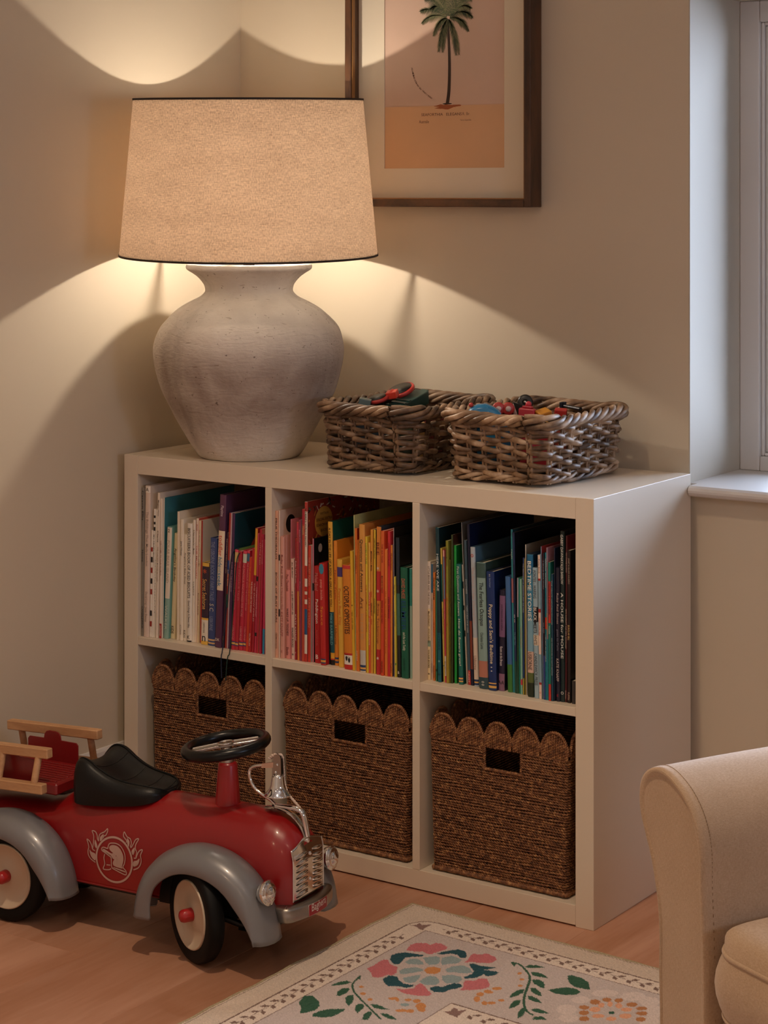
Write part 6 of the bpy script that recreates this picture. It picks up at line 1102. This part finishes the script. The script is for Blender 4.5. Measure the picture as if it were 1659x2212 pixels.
# ------------------------------------------------------------------ picture books
CELLN = ['left', 'middle', 'right']
ORD = ['first','second','third','fourth','fifth','sixth','seventh','eighth','ninth','tenth','eleventh','twelfth']
M_PAGES = mat('book_pages', 'D8CCB4', .9, noise=(220, .12, (1, .05, .05)))
def book(cell, x, w_, y, h, lean, sc_, cc, bands, texts, desc):
    hard = w_ > .0078
    D = min(max(.13, h*(.80 if h > .24 else .90)), .30)
    th = math.atan(lean)
    t = thing('book', '%s, in the %s upper cube' % (desc, CELLN[cell]), 'book', (x, y, ZS+.0003+max(0, w_*sin(th))), (0, th, 0), 'books in the %s upper cube' % CELLN[cell])
    tb = min(.0021 if hard else .0006, w_*.3); st = .0018 if hard else .0006; rnd = .0022 if hard else .0006
    prof = [(0, rnd+.0002), (w_*.12, rnd*.35), (w_*.35, 0), (w_*.65, 0), (w_*.88, rnd*.35), (w_, rnd+.0002)]
    b = MB(); n = len(prof)
    def ext(mb, pr_, z0, z1, back, mi):
        P = pr_+[(w_-.0, back), (0, back)]; m_ = len(P)
        V = [(px, py, z0) for px, py in P]+[(px, py, z1) for px, py in P]
        mb.add(V, [(k, (k+1) % m_, (k+1) % m_+m_, k+m_) for k in range(m_)]+[tuple(range(m_))[::-1], tuple(range(m_, 2*m_))], mi)
    ext(b, prof, 0, h, st+rnd, 0)
    b.box((0, rnd+st, 0), (tb, D, h), 1); b.box((w_-tb, rnd+st, 0), (w_, D, h), 1)
    b.build('cover', [hexmat(sc_, .42), hexmat(cc, .38)], t)
    ins = .003 if hard else .0006
    MB().box((tb+.0001, rnd+st, ins), (w_-tb-.0001, D-ins, h-ins)).build('pages', M_PAGES, t)
    for z0, z1, c in bands:
        b = MB(); ext(b, [(px-(.0001 if px == 0 else (-.0001 if px == w_ else 0)), py-.00025) for px, py in prof], z0*h+.0001, min(z1, .9995)*h, rnd+.0003, 0)
        b.build('spine_band', hexmat(c, .42), t)
    for f0, f1, s, c in texts:
        v, f, sz = text_geo(s)
        if sz[1] <= 0 or len(f) == 0: continue
        L = (f1-f0)*h; short = len(s) <= 2
        if short: k = min(L/sz[0], w_*.62/sz[1]); kx = ky = min(k, L/sz[0]); 
        else:
            kx = L/sz[0]; ky = min(w_*.60/sz[1], kx*1.9); kx = min(kx, ky*2.2)
        L2 = kx*sz[0]; H2 = ky*sz[1]
        if short:   # upright symbol
            xo = w_/2-L2/2; zo = h*(1-(f0+f1)/2)-H2/2
            V = [(xo+p[0]*kx, -.0005, zo+p[1]*ky) for p in v]
        else:
            xo = w_/2-H2/2; zo = h*(1-f0)-(L-L2)/2
            V = [(xo+p[1]*ky, -.0005, zo-p[0]*kx) for p in v]
        MB().add(V, f).build('spine_lettering', hexmat(c, .6), t)
    return t
bk = [book(*r) for r in BOOKS]
# things printed on visible covers
def on_cover(i, name, polys, col):
    t = bk[i]; x = BOOKS[i][2]+.0004
    b = MB()
    for p in polys: b.add([(x, py, pz) for py, pz in p], [tuple(range(len(p)))])
    o = b.build(name, hexmat(col, .5), t)
    if len(polys) > 3: o['kind'] = 'stuff'
def disc(cy_, cz_, ry, rz_): return [(cy_+ry*cos(a), cz_+rz_*sin(a)) for a in np.linspace(0, 2*PI, 25)[:-1]]
def find(s): return [i for i, r in enumerate(BOOKS) if s in r[10]][0]
i = find('black dot on its cover'); on_cover(i, 'cover_print', [disc(.036, .262, .016, .018)], '15100F')
i = find('red and blue stripes'); on_cover(i, 'cover_print', [disc(.055, .270, .030, .030)], 'C08A3A')
def cover_text(i, s, y0, z0, hh, col):
    v, f, sz = text_geo(s); k = hh/sz[1]; x = BOOKS[i][2]+.0006
    MB().add([(x, y0+p[0]*k, z0+p[1]*k) for p in v], f).build('cover_lettering', hexmat(col, .5), bk[i])
for s, y0, z0 in (('WITH A', .043, .283), ('SPECIAL EXTRA', .030, .272), ('SEARCH AT THE', .030, .261), ('BACK!', .046, .250)): cover_text(i, s, y0, z0, .0055, '3A1A10')
rs = random.Random(2)
for c in ('3A4A3A', 'C8B8A8', 'B83A28', '1A1412', 'C07A30'):
    pp = []
    for _ in range(70):
        cy_, cz_ = rs.uniform(.004, .24), rs.uniform(.10, .312)
        if hypot(cy_-.055, cz_-.27) < .034: continue
        a = rs.uniform(0, PI); l = rs.uniform(.002, .006); w2 = rs.uniform(.0008, .002)
        pp.append([(cy_+l*cos(a)-w2*sin(a), cz_+l*sin(a)+w2*cos(a)), (cy_-l*cos(a)-w2*sin(a), cz_-l*sin(a)+w2*cos(a)), (cy_-l*cos(a)+w2*sin(a), cz_-l*sin(a)-w2*cos(a)), (cy_+l*cos(a)+w2*sin(a), cz_+l*sin(a)-w2*cos(a))])
    on_cover(i, 'cover_print', pp, c)
i = find('black cover'); on_cover(i, 'cover_print', [disc(.022, .222, .0065, .0085)], 'B8A8A0')
i = find('rainbow cover')
for k, c in enumerate(('A83A24', 'C8702A', 'C8A83A', '4A7A3A')):
    r0 = .15-k*.014; P = [(.19-r0*cos(a), .155+r0*.72*sin(a)) for a in np.linspace(.05, 1.5, 16)]; Q = [(.19-(r0-.014)*cos(a), .155+(r0-.014)*.72*sin(a)) for a in np.linspace(.05, 1.5, 16)]
    on_cover(i, 'cover_print', [[P[j], P[j+1], Q[j+1], Q[j]] for j in range(15)], c)
cover_text(i, 'ELMER', .055, .160, .030, 'C88A3A')
i = find('turquoise disc at the top')
r = BOOKS[i]; MB().add([(r[2]*.62+.0055*cos(a), -.0008, r[4]-.0105+.0100*sin(a)) for a in np.linspace(0, 2*PI, 25)[:-1]], [tuple(range(24))[::-1]]).build('spine_print', hexmat('3A8AA8', .5), bk[i])
i = find('cream name panel')
# bookmark cords hanging out of two books over the shelf edge
def cord(i, pts, col, nm='bookmark_cord'):
    t = bk[i]; t_loc = np.array(t.location)
    import mathutils
    inv = (mathutils.Matrix.Translation(t.location) @ t.rotation_euler.to_matrix().to_4x4()).inverted()
    P = [tuple(inv @ mathutils.Vector(p)) for p in smoothcurve(pts, 6)]
    MB().tube(P, .0011, 6).build(nm, hexmat(col, .6), t)
i = find('thin silvery pink paperback'); x = BOOKS[i][1]
cord(i, [(x+.028, -.372, ZS+.205), (x+.018, -.384, ZS+.190), (x+.010, -.388, ZS+.10), (x+.004, -.396, ZS+.004), (x+.004, -.4005, ZS-.012), (x+.005, -.4005, ZS-.055)], '16223A')
i = find('plain dark crimson reader'); x = BOOKS[i][1]
cord(i, [(x+.018, -.374, ZS+.200), (x+.010, -.384, ZS+.185), (x+.006, -.390, ZS+.10), (x+.002, -.397, ZS+.004), (x-.001, -.4010, ZS-.012), (x-.006, -.4010, ZS-.058)], '14342A')
i = find('footprints'); r = BOOKS[i]; b = MB()
for fx, fz, m_ in ((.36, .104, -1), (.66, .088, 1)):
    cx_, cz_ = r[2]*fx, r[4]*fz
    sole = [(cx_+.0024*cos(a)*(1+.25*sin(a)), -.0006, cz_+.0048*sin(a)) for a in np.linspace(0, 2*PI, 17)[:-1]]
    b.add(sole, [tuple(range(16))])
    for k in range(4): b.add([(cx_-.0021+.0014*k+.0006*cos(a), -.0006, cz_+.0066+.0006*sin(a)-.0003*k*m_) for a in np.linspace(0, 2*PI, 9)[:-1]], [tuple(range(8))])
o = b.build('footprint_mark', hexmat('1E1A18', .6), bk[i]); o['kind'] = 'stuff'

# ------------------------------------------------------------------ rug
RO = np.array([.771, -.4735]); R2 = np.array([.9985, -.054]); R1 = np.array([-.0097, -1.0])
AX = np.concatenate([np.arange(0, .70, .0017), np.linspace(.70, 1.9, 40)[1:]])
BX = np.concatenate([np.arange(0, .78, .0017), np.linspace(.78, 1.25, 20)[1:]])
AA, BB = np.meshgrid(AX, BX, indexing='ij')
colr = np.zeros(AA.shape+(3,)); colr[:] = lin('D2C2B4')
rs = np.random.RandomState(1)
def paint(mask, c): colr[mask] = lin(c)
BR = '7A625A'
edge = np.minimum(AA, BB)
# corner of the outer line is rounded
cr_ = .045
def rline(d, w_, r=0):
    if r == 0: return np.abs(edge-d) < w_
    ina = (AA < d+r) & (BB < d+r)
    dist = np.where(ina, r-np.hypot(AA-d-r, BB-d-r)+d, edge)
    return np.abs(dist-d) < w_
ina = (AA < .055+cr_) & (BB < .055+cr_); dist = np.where(ina, cr_-np.hypot(AA-.055-cr_, BB-.055-cr_)+.055, edge)
paint((dist > .055) & (edge < .0985), 'DDCFC4')
paint(edge > .0985, 'C6BAB8')
paint(np.abs(dist-.0555) < .0013, BR); paint(np.abs(edge-.0985) < .0010, BR)
paint(np.abs(edge-.0078-.0004*np.sin(AA*900)) < .0008, '8A7868')
def inpoly(poly):
    P = np.array(poly); mn, mx = P.min(0)-.002, P.max(0)+.002
    ia = np.searchsorted(AX, [mn[0], mx[0]]); ib = np.searchsorted(BX, [mn[1], mx[1]])
    A_, B_ = AA[ia[0]:ia[1], ib[0]:ib[1]], BB[ia[0]:ia[1], ib[0]:ib[1]]
    ins = np.zeros(A_.shape, bool); n = len(P)
    jig = .0006*np.sin(A_*2200)*np.cos(B_*1900)
    A2 = A_+jig
    for i in range(n):
        (x1, y1), (x2, y2) = P[i], P[(i+1) % n]
        c = ((y1 > B_) != (y2 > B_)) & (A2 < (x2-x1)*(B_-y1)/((y2-y1) or 1e-9)+x1); ins ^= c
    return (slice(ia[0], ia[1]), slice(ib[0], ib[1])), ins
def fill(poly, c):
    sl, ins = inpoly(poly); colr[sl][ins] = lin(c)
def line(pts, w_, c):
    P = np.array(smoothcurve([(p[0], p[1], 0) for p in pts], 4))[:, :2]
    for i in range(len(P)-1):
        t = P[i+1]-P[i]; l = np.linalg.norm(t) or 1; n = np.array([-t[1], t[0]])/l*w_; e = t/l*w_*.6
        fill([P[i]-e+n, P[i+1]+e+n, P[i+1]+e-n, P[i]-e-n], c)
# inner cream panel
paint((AA > .311) & (BB > .334), 'DDCFC4'); paint(((np.abs(AA-.311) < .0010) & (BB > .334)) | ((np.abs(BB-.334) < .0010) & (AA > .311)), BR)
RS, RK, RT1, RT2 = RUG
for c, p in RS: fill(p, c)
for c, p, w_ in RK: line(p, w_*1.4, c)
fill(RT1[1], RT1[0]); fill(RT2[1], RT2[0])
def vine(along, s0, s1, flip):
    def pt(s, d): return (s, .0765+d) if along == 'a' else (.0765+d, s)
    line([pt(s, .0012*sin(s*90)) for s in np.arange(s0, s1, .01)], .0007, BR)
    for s in np.arange(s0+.012, s1, .0262):
        for d, k in ((1, 0), (-1, .006)):
            base = pt(s+k, 0); tip = pt(s+k+.012, d*.0125); m1 = pt(s+k+.010, d*.004); m2 = pt(s+k+.002, d*.010)
            fill([base, m1, tip, m2], BR)
vine('a', .120, .70, 1); vine('b', .135, .78, 1)
vine_in = None
for s in np.arange(.36, .66, .0262):
    for d, k in ((1, 0), (-1, .006)):
        fill([(s+k, .356), (s+k+.010, .356+d*.004), (s+k+.012, .356+d*.0125), (s+k+.002, .356+d*.010)], BR)
colr *= (1+.07*rs.randn(*AA.shape))[..., None]
colr = np.clip(colr, 0, 1)
th = .0062
zz = np.full(AA.shape, th); zz += .0004*rs.randn(*AA.shape)
e4 = np.minimum(np.minimum(AA, BB), .012); zz *= (.45+.55*np.clip(e4/.005, 0, 1))
wav = .0012*np.sin(BB*31)+.0008*np.sin(BB*83); wav2 = .0012*np.sin(AA*27)+.0008*np.sin(AA*91)
XX = RO[0]+R2[0]*AA+R1[0]*BB+wav*np.clip(1-AA/.05, 0, 1); YY = RO[1]+R2[1]*AA+R1[1]*BB+wav2*np.clip(1-BB/.05, 0, 1)
na, nb = AA.shape
V = np.stack([XX, YY, zz+.0006], -1).reshape(-1, 3)
idx = np.arange(na*nb).reshape(na, nb)
F = np.stack([idx[:-1, :-1], idx[:-1, 1:], idx[1:, 1:], idx[1:, :-1]], -1).reshape(-1, 4)
# skirt down to the floor
per = np.concatenate([idx[:, 0], idx[-1, 1:], idx[:-1, -1][::-1], idx[0, 1:-1][::-1]])
V2 = V[per].copy(); V2[:, 2] = .0006
k = len(V); m_ = len(per); sk = np.array([[per[i], per[(i+1) % m_], k+(i+1) % m_, k+i] for i in range(m_)])
me = bpy.data.meshes.new('rug')
VV = np.vstack([V, V2]); FF = np.vstack([F, sk])
me.vertices.add(len(VV)); me.vertices.foreach_set('co', VV.ravel()); me.loops.add(FF.size); me.loops.foreach_set('vertex_index', FF.ravel().astype(np.int32))
me.polygons.add(len(FF)); me.polygons.foreach_set('loop_start', np.arange(0, FF.size, 4, dtype=np.int32)); me.polygons.foreach_set('loop_total', np.full(len(FF), 4, np.int32))
me.update(calc_edges=True); me.validate()
ca = me.color_attributes.new('weave', 'FLOAT_COLOR', 'POINT')
cc_ = np.ones((len(VV), 4)); cc_[:k, :3] = colr.reshape(-1, 3); cc_[k:, :3] = lin('B8AA90'); ca.data.foreach_set('color', cc_.ravel())
m = bpy.data.materials.new('woven_rug'); m.use_nodes = True; nt = m.node_tree; p = nt.nodes['Principled BSDF']
at_ = nt.nodes.new('ShaderNodeAttribute'); at_.attribute_name = 'weave'; nt.links.new(at_.outputs['Color'], p.inputs['Base Color']); p.inputs['Roughness'].default_value = .95; p.inputs['Sheen Weight'].default_value = .15; p.inputs['Specular IOR Level'].default_value = .1
me.materials.append(m)
rug = link('rug', me); tag(rug, 'pale flat-woven rug with floral pattern and leafy border on the oak floor', 'rug')
# whipped edge cord along the two visible sides
b = MB()
def edgep(a_, b_): return (RO[0]+R2[0]*a_+R1[0]*b_, RO[1]+R2[1]*a_+R1[1]*b_)
pts = [(*edgep(.0+.0012*sin(s*31)+.0008*sin(s*83), s), .0040) for s in np.arange(1.2, .0, -.006)]+[(*edgep(.0005, .0005), .004)]+[(*edgep(s, .0012*sin(s*27)+.0008*sin(s*91)), .0040) for s in np.arange(.006, 1.8, .006)]
b.tube(pts, .0032, 6); o = b.build('bound_edge', mat('edge_yarn', 'B0A284', .95, bump=(700, .5, (1,1,1)), noise=(300, .2, (1,1,1))), rug)

# ------------------------------------------------------------------ armchair
AP = np.array([1.642, -1.192]); aa_ = radians(26.7); Dd = np.array([sin(aa_), cos(aa_)]); Ee = np.array([cos(aa_), -sin(aa_)])
chair = thing('armchair', 'beige linen slipcovered armchair with rounded arm and loose seat cushion', 'armchair', (AP[0], AP[1], 0), (0, 0, -aa_))
def cloth(name, c1, c2):
    m = bpy.data.materials.new(name); m.use_nodes = True; nt = m.node_tree; p = nt.nodes['Principled BSDF']; tc = nt.nodes.new('ShaderNodeTexCoord')
    def nz(s3, det=2):
        mp = nt.nodes.new('ShaderNodeMapping'); mp.inputs['Scale'].default_value = s3; nt.links.new(tc.outputs['Object'], mp.inputs[0])
        n = nt.nodes.new('ShaderNodeTexNoise'); n.inputs['Scale'].default_value = 1; n.inputs['Detail'].default_value = det; nt.links.new(mp.outputs[0], n.inputs['Vector']); return n.outputs['Fac']
    a_ = nt.nodes.new('ShaderNodeMath'); a_.operation = 'ADD'; nt.links.new(nz((260, 260, 1500)), a_.inputs[0]); nt.links.new(nz((1300, 1300, 200)), a_.inputs[1])
    a2 = nt.nodes.new('ShaderNodeMath'); a2.operation = 'MULTIPLY_ADD'; a2.inputs[1].default_value = .38; nt.links.new(a_.outputs[0], a2.inputs[0])
    big = nt.nodes.new('ShaderNodeMath'); big.operation = 'MULTIPLY'; big.inputs[1].default_value = .24; nt.links.new(nz((9, 9, 9), 3), big.inputs[0]); nt.links.new(big.outputs[0], a2.inputs[2])
    r = nt.nodes.new('ShaderNodeValToRGB'); r.color_ramp.elements[0].position = .36; r.color_ramp.elements[1].position = .64; r.color_ramp.elements[0].color = (*lin(c1), 1); r.color_ramp.elements[1].color = (*lin(c2), 1)
    nt.links.new(a2.outputs[0], r.inputs[0]); nt.links.new(r.outputs[0], p.inputs['Base Color']); p.inputs['Roughness'].default_value = .9; p.inputs['Sheen Weight'].default_value = .25; p.inputs['Specular IOR Level'].default_value = .15
    b = nt.nodes.new('ShaderNodeBump'); b.inputs['Strength'].default_value = .35; b.inputs['Distance'].default_value = .0015; nt.links.new(a2.outputs[0], b.inputs['Height']); nt.links.new(b.outputs[0], p.inputs['Normal']); return m
M_LIN = cloth('slipcover_linen', 'A58A6C', 'BFA58A')
# outline of the arm front (across, height)
OUT = [(-.009,.05),(-.009,.224),(-.011,.300),(-.010,.340),(-.013,.379),(-.019,.407),(-.030,.443),(-.042,.468),(-.0535,.495),(-.0565,.516),(-.052,.537),(-.038,.5525),(-.018,.5605),(.002,.5600),(.022,.5530),(.044,.5400),(.062,.5210),(.074,.4980),(.0800,.470),(.0805,.435),(.0835,.383),(.0865,.30),(.088,.05)]
oc = smoothcurve([(x, 0, z) for x, z in OUT], 3)
oc = [(p[0], p[2]) for p in oc]; n = len(oc); cen = np.array([.02, .40])
G = []
def ring(y, sh, dz=0): return [((x-.016)*sh+.016, y, .35+(z-.35)*(1-(1-sh)*.35)+dz if z > .35 else z) for x, z in oc]
G.append(ring(.0, .86)); G.append(ring(-.003, .93)); G.append(ring(-.001, .985)); G.append(ring(.006, 1.0))
for y in np.linspace(.03, .62, 16): G.append([(x+.0015*sin(y*23+z*30), y, z+.0015*sin(y*17+x*40)) for x, z in oc])
b = MB(); b.grid(np.array(G)); b.add(G[0], [tuple(range(n))[::-1]]); b.add(G[-1], [tuple(range(n))])
arm_ = b.build('arm', M_LIN, chair)
M_SEAM = mat('seam_thread', '8E7458', .9)
o = MB().tube([(x*.985+.0003, -.0012, z-.001) for x, z in ring(0, .945) and [((p[0]), p[2]) for p in ring(0, .965)]], .0014, 6).build('welt', M_LIN, arm_)
b = MB()
st = np.array([(p[0], p[2]) for p in ring(.012, 1.0)])[30:]
for i in range(0, len(st)-1):
    for f in (0, .5):
        q = st[i]*(1-f)+st[i+1]*f; d = st[i+1]-st[i]; d = d/np.linalg.norm(d); nn = np.array([-d[1], d[0]])
        b.tube([(q[0]-d[0]*.0018-nn[0]*-.0004, .0135, q[1]-d[1]*.0018), (q[0]+d[0]*.0018, .0135, q[1]+d[1]*.0018)], .0007, 4)
o = b.build('stitching', M_SEAM, arm_); o['kind'] = 'stuff'
# body of the chair under and behind the cushion, far arm and back
def soft(name, a, c, r, parent, seg=4):
    o = MB().box(a, c).build(name, M_LIN, parent); m = o.modifiers.new('b', 'BEVEL'); m.width = r; m.segments = seg; o.data.polygons.foreach_set('use_smooth', [True]*6); return o
soft('seat_base', (.082, .010, .05), (.60, .60, .262), .02, chair)
fa = copy_tree(arm_, chair); fa.name = 'arm'; fa.location = (.69, 0, 0); fa.scale = (-1, 1, 1)
soft('back_rest', (.0, .46, .06), (.69, .66, .80), .06, chair, 6)
# cushion: rounded box with crowned top and piping
def cushion(x0, x1, y0, y1, z0, z1, r, nm, parent):
    G = []; m_ = 40
    for i in range(m_+1):
        u = .5-.5*cos(PI*i/m_)**1 if 0 else i/m_; u = u-.055*sin(2*PI*u)*1.6; row = []
        for j in range(m_+1):
            v = j/m_; v = v-.055*sin(2*PI*v)*1.6; row.append((u, v))
        G.append(row)
    def face(sign):
        out = []
        for row in G:
            rr = []
            for u, v in row:
                x = x0+(x1-x0)*u; y = y0+(y1-y0)*v
                e = min(u*(x1-x0), (1-u)*(x1-x0), v*(y1-y0), (1-v)*(y1-y0)); k = min(1, e/r); f = (1-(1-k)**2)**.5
                cr = sin(PI*u)*sin(PI*v)
                z = (z1-.030+.030*f+.014*cr) if sign > 0 else (z0+.02-.02*f)
                # pull corners in so that the plan outline is rounded
                RC = .065
                dx = max(0, RC-min(u, 1-u)*(x1-x0))/RC; dy = max(0, RC-min(v, 1-v)*(y1-y0))/RC
                if dx > 0 and dy > 0:
                    x += RC*(dx-dx*(1-dy*dy/2)**.5)*(1 if u < .5 else -1); y += RC*(dy-dy*(1-dx*dx/2)**.5)*(1 if v < .5 else -1)
                rr.append((x, y, z))
            out.append(rr)
        return np.array(out)
    T_, B_ = face(1), face(-1)
    b = MB(); b.grid(T_); b.grid(B_, flip=True)
    def per_(Z): return np.concatenate([Z[:, 0], Z[-1, 1:], Z[:-1, -1][::-1], Z[0, 1:-1][::-1]])
    pt, pb = per_(T_), per_(B_); c_ = pt.mean(0)
    rows = []
    for k in range(7):
        t = k/6; q = pt*(1-t)+pb*t; d = q-c_; d[:, 2] = 0; d /= np.linalg.norm(d, axis=1, keepdims=True); rows.append(q+d*.012*sin(PI*t))
    b.grid(np.array(rows), cv=True, flip=False)
    o = b.build(nm, M_LIN, parent)
    MB().tube(pt+np.array([0, 0, .0005]), .0030, 8, closed=True).build('piping', M_LIN, o); MB().tube(pb, .0030, 8, closed=True).build('piping', M_LIN, o)
    return o
cushion(.094, .595, -.012, .46, .262, .392, .035, 'seat_cushion', chair)
for x, y in ((.02, .04), (.66, .04), (.02, .60), (.66, .60)):
    MB().lathe([(.016, .0088), (.022, .06)], 16, c=(x, y, 0)).build('leg', mat('dark_leg', '2A1C12', .5), chair)

# ------------------------------------------------------------------ toys in the willow baskets
def rot_parent(t, o): o.parent = t
TGREEN, TRED, TBLK = hexmat('14403A', .4), hexmat('B8352E', .4), hexmat('121212', .35)
t = thing('toy_block', 'long dark green toy block with toothed end in the brown basket', 'toy', (.540, -.150, .8805), (radians(12), radians(4), radians(2)))
bevel(MB().box((-.016, -.070, -.014), (.016, .070, .014)).build('block', TGREEN, t), .002)
bevel(MB().box((-.008, .070, -.010), (.008, .082, .012)).build('peg', TGREEN, t), .001)
for k in range(4): MB().box((-.0165, -.062+k*.018, .0138), (.0165, -.054+k*.018, .0160)).build('tooth', hexmat('0E2E2A', .4), t)
t = thing('toy_disc', 'flat black toy disc with red edge propped in the brown basket', 'toy', (.512, -.125, .9085), (radians(24), radians(-8), 0))
MB().lathe([(.0,-.004),(.030,-.004),(.0315,-.002),(.0315,.002),(.030,.004),(.0,.004)], 36).build('rim', TRED, t); MB().lathe([(.0,.0042),(.026,.0042),(.026,.0055),(.0,.0055)], 32).build('face', TBLK, t)
t = thing('toy_disc', 'smaller black and red disc lying low in the brown basket', 'toy', (.508, -.200, .898), (radians(18), radians(-6), 0))
MB().lathe([(.0,-.0035),(.022,-.0035),(.023,0),(.022,.0035),(.0,.0035)], 32).build('rim', TRED, t); MB().lathe([(.0,.0037),(.018,.0037),(.018,.005),(.0,.005)], 32).build('face', TBLK, t)
t = thing('toy_brick', 'bright red toy brick resting on the green block', 'toy', (.528, -.178, .9065), (radians(10), radians(-10), radians(20)))
bevel(MB().box((-.011, -.013, -.007), (.011, .013, .007)).build('brick', hexmat('D8402E', .4), t), .0015)
for k in (-1, 1): MB().lathe([(.0035,.007),(.0035,.0088),(.0,.0088)], 12, c=(0, k*.006, 0)).build('stud', hexmat('D8402E', .4), t)
t = thing('toy_brick', 'small grey-blue toy brick behind the brown basket rim', 'toy', (.500, -.235, .893), (0, radians(12), radians(30)))
bevel(MB().box((-.012, -.016, -.008), (.012, .016, .008)).build('brick', hexmat('5A6E70', .4), t), .0015)
# pale basket
t = thing('toy_car', 'blue toy car with pale windows in the pale basket', 'toy', (.801, -.272, .8835), (radians(2), radians(-10), radians(30)))
G = []
for k, (x, hh) in enumerate(((-.034,.006),(-.031,.014),(-.020,.024),(-.006,.0285),(.010,.027),(.022,.020),(.032,.012),(.036,.005))):
    G.append([(x, yy, (-.006 if abs(yy) > .0165 else hh*(1-(abs(yy)/.02)**4*.55))) for yy in (-.017,-.0165,-.014,-.008,0,.008,.014,.0165,.017)])
b = MB(); b.grid(np.array(G)); b.add(G[0], [tuple(range(9))[::-1]]); b.add(G[-1], [tuple(range(9))]); b.build('shell', hexmat('2478A8', .25), t)
for x0, x1 in ((-.020, -.004), (-.001, .014)):
    b = MB(); b.add([(x0, -.0172, .010), (x1, -.0172, .010), (x1-.001, -.0150, .0215), (x0+.004, -.0150, .0195)], [(0,1,2,3)]); b.build('window_pane', hexmat('8AB4CC', .2), t)
for x in (-.020, .020):
    for sd in (-1, 1): MB().lathe([(.0,-.003),(.008,-.003),(.009,0),(.008,.003),(.0,.003)], 16, c=(x, sd*.0175, -.006), axis='y').build('wheel', TBLK, t)
t = thing('toy_ball', 'tiny red ball beside the blue toy car', 'toy', (.783, -.286, .9090)); MB().ball((0,0,0), .0048, 16).build('ball', TRED, t)
t = thing('toy_trolley', 'toy trolley lying with twin red wheels upward in the pale basket', 'toy', (.797, -.190, .884), (0, 0, radians(35)))
bevel(MB().box((-.020, -.010, -.012), (.020, .012, .004)).build('chassis', hexmat('3A2A26', .4), t), .002)
for x in (-.010, .009):
    w_ = MB().lathe([(.0,-.003),(.0105,-.003),(.0125,-.001),(.0125,.002),(.0105,.003),(.0,.003)], 24, c=(x, -.014, .012), axis='y').build('wheel', TRED, t)
    MB().lathe([(.0,.0),(.0055,.0),(.0055,.0012),(.0,.0012)], 18, c=(x, -.0186, .012), axis='y').build('hub', hexmat('D8C0B8', .4), w_)
t = thing('toy_wedge', 'black and white toy wedge between red wheels and black wheel', 'toy', (.812, -.168, .893), (0, 0, radians(30)))
MB().prism([(-.020,-.012),(.018,-.012),(.018,.006),(-.004,.014)], -.009, .009).build('wedge', TBLK, t); MB().prism([(-.018,-.010),(.004,-.010),(-.004,.012)], -.0098, -.0091).build('white_side', hexmat('D0C8C0', .4), t)
t = thing('toy_roller', 'black toy wheel with steel hub highest in the pale basket', 'toy', (.818, -.140, .9035), (radians(-14), 0, radians(28)))
MB().lathe([(.006,-.006),(.0125,-.006),(.0155,-.004),(.0155,.004),(.0125,.006),(.006,.006)], 32, axis='y', caps=(False, False)).build('tyre', TBLK, t); MB().lathe([(.0,-.0045),(.008,-.0045),(.008,.0045),(.0,.0045)], 24, axis='y').build('hub', hexmat('2A2A2A', .3), t); MB().ball((0, -.0050, 0), .0035, 12).build('axle_end', M_CHR, t)
t = thing('toy_engine', 'red wooden toy engine with round knob in the pale basket', 'toy', (.846, -.180, .8895), (radians(-4), radians(4), radians(20)))
bevel(MB().box((-.016, -.012, -.012), (.016, .012, .008)).build('cab', hexmat('B02A38', .4), t), .003); bevel(MB().box((-.010, -.009, .008), (.010, .009, .0125)).build('roof', hexmat('B02A38', .4), t), .002); MB().ball((.001, 0, .0155), .0062, 14).build('knob', hexmat('C03040', .35), t)
t = thing('toy_brick', 'mustard yellow toy brick right of the red toy engine', 'toy', (.876, -.170, .8855), (radians(15), radians(12), radians(-30))); bevel(MB().box((-.013, -.013, -.009), (.013, .013, .009)).build('brick', hexmat('C88A2E', .45), t), .002)
t = thing('toy_brick', 'small red toy brick under the dark rod', 'toy', (.893, -.132, .886), (radians(8), radians(5), radians(25))); bevel(MB().box((-.012, -.010, -.009), (.012, .010, .009)).build('brick', hexmat('B8302A', .45), t), .002)
t = thing('toy_axle', 'dark toy axle rod with square end at the right of the pale basket', 'toy', (.905, -.110, .8960), (0, 0, radians(-22)))
MB().tube([(-.024, 0, .001), (.028, 0, -.001)], .0042, 10).build('rod', hexmat('1A1C22', .3), t); bevel(MB().box((-.030, -.007, -.006), (-.024, .007, .009)).build('end_block', hexmat('1A1C22', .3), t), .001)
# filling further down, seen through the weave
for k, (x, y, c, nm) in enumerate(((.53,-.25,'2A3A4A','dark blue'),(.60,-.22,'8A6A3A','ochre'),(.58,-.12,'6A2A26','maroon'),(.62,-.28,'3A4A3A','moss green'))):
    t = thing('toy_brick', '%s toy brick low inside the brown basket, under the others' % nm, 'toy', (x, y, .815), (0, 0, k*.7)); bevel(MB().box((-.028, -.022, -.028), (.028, .022, .045)).build('brick', hexmat(c, .5), t), .003)
for k, (x, y, c, nm) in enumerate(((.815,-.255,'2478A8','sky blue'),(.90,-.24,'A82A38','crimson'),(.86,-.11,'C89A3A','golden'),(.80,-.13,'2A2A2E','charcoal'),(.905,-.185,'8A3A2A','rust'))):
    t = thing('toy_brick', '%s toy brick low inside the pale basket, under the others' % nm, 'toy', (x, y, .825), (0, 0, k*.9)); bevel(MB().box((-.026, -.022, -.035), (.026, .022, .042)).build('brick', hexmat(c, .5), t), .003)
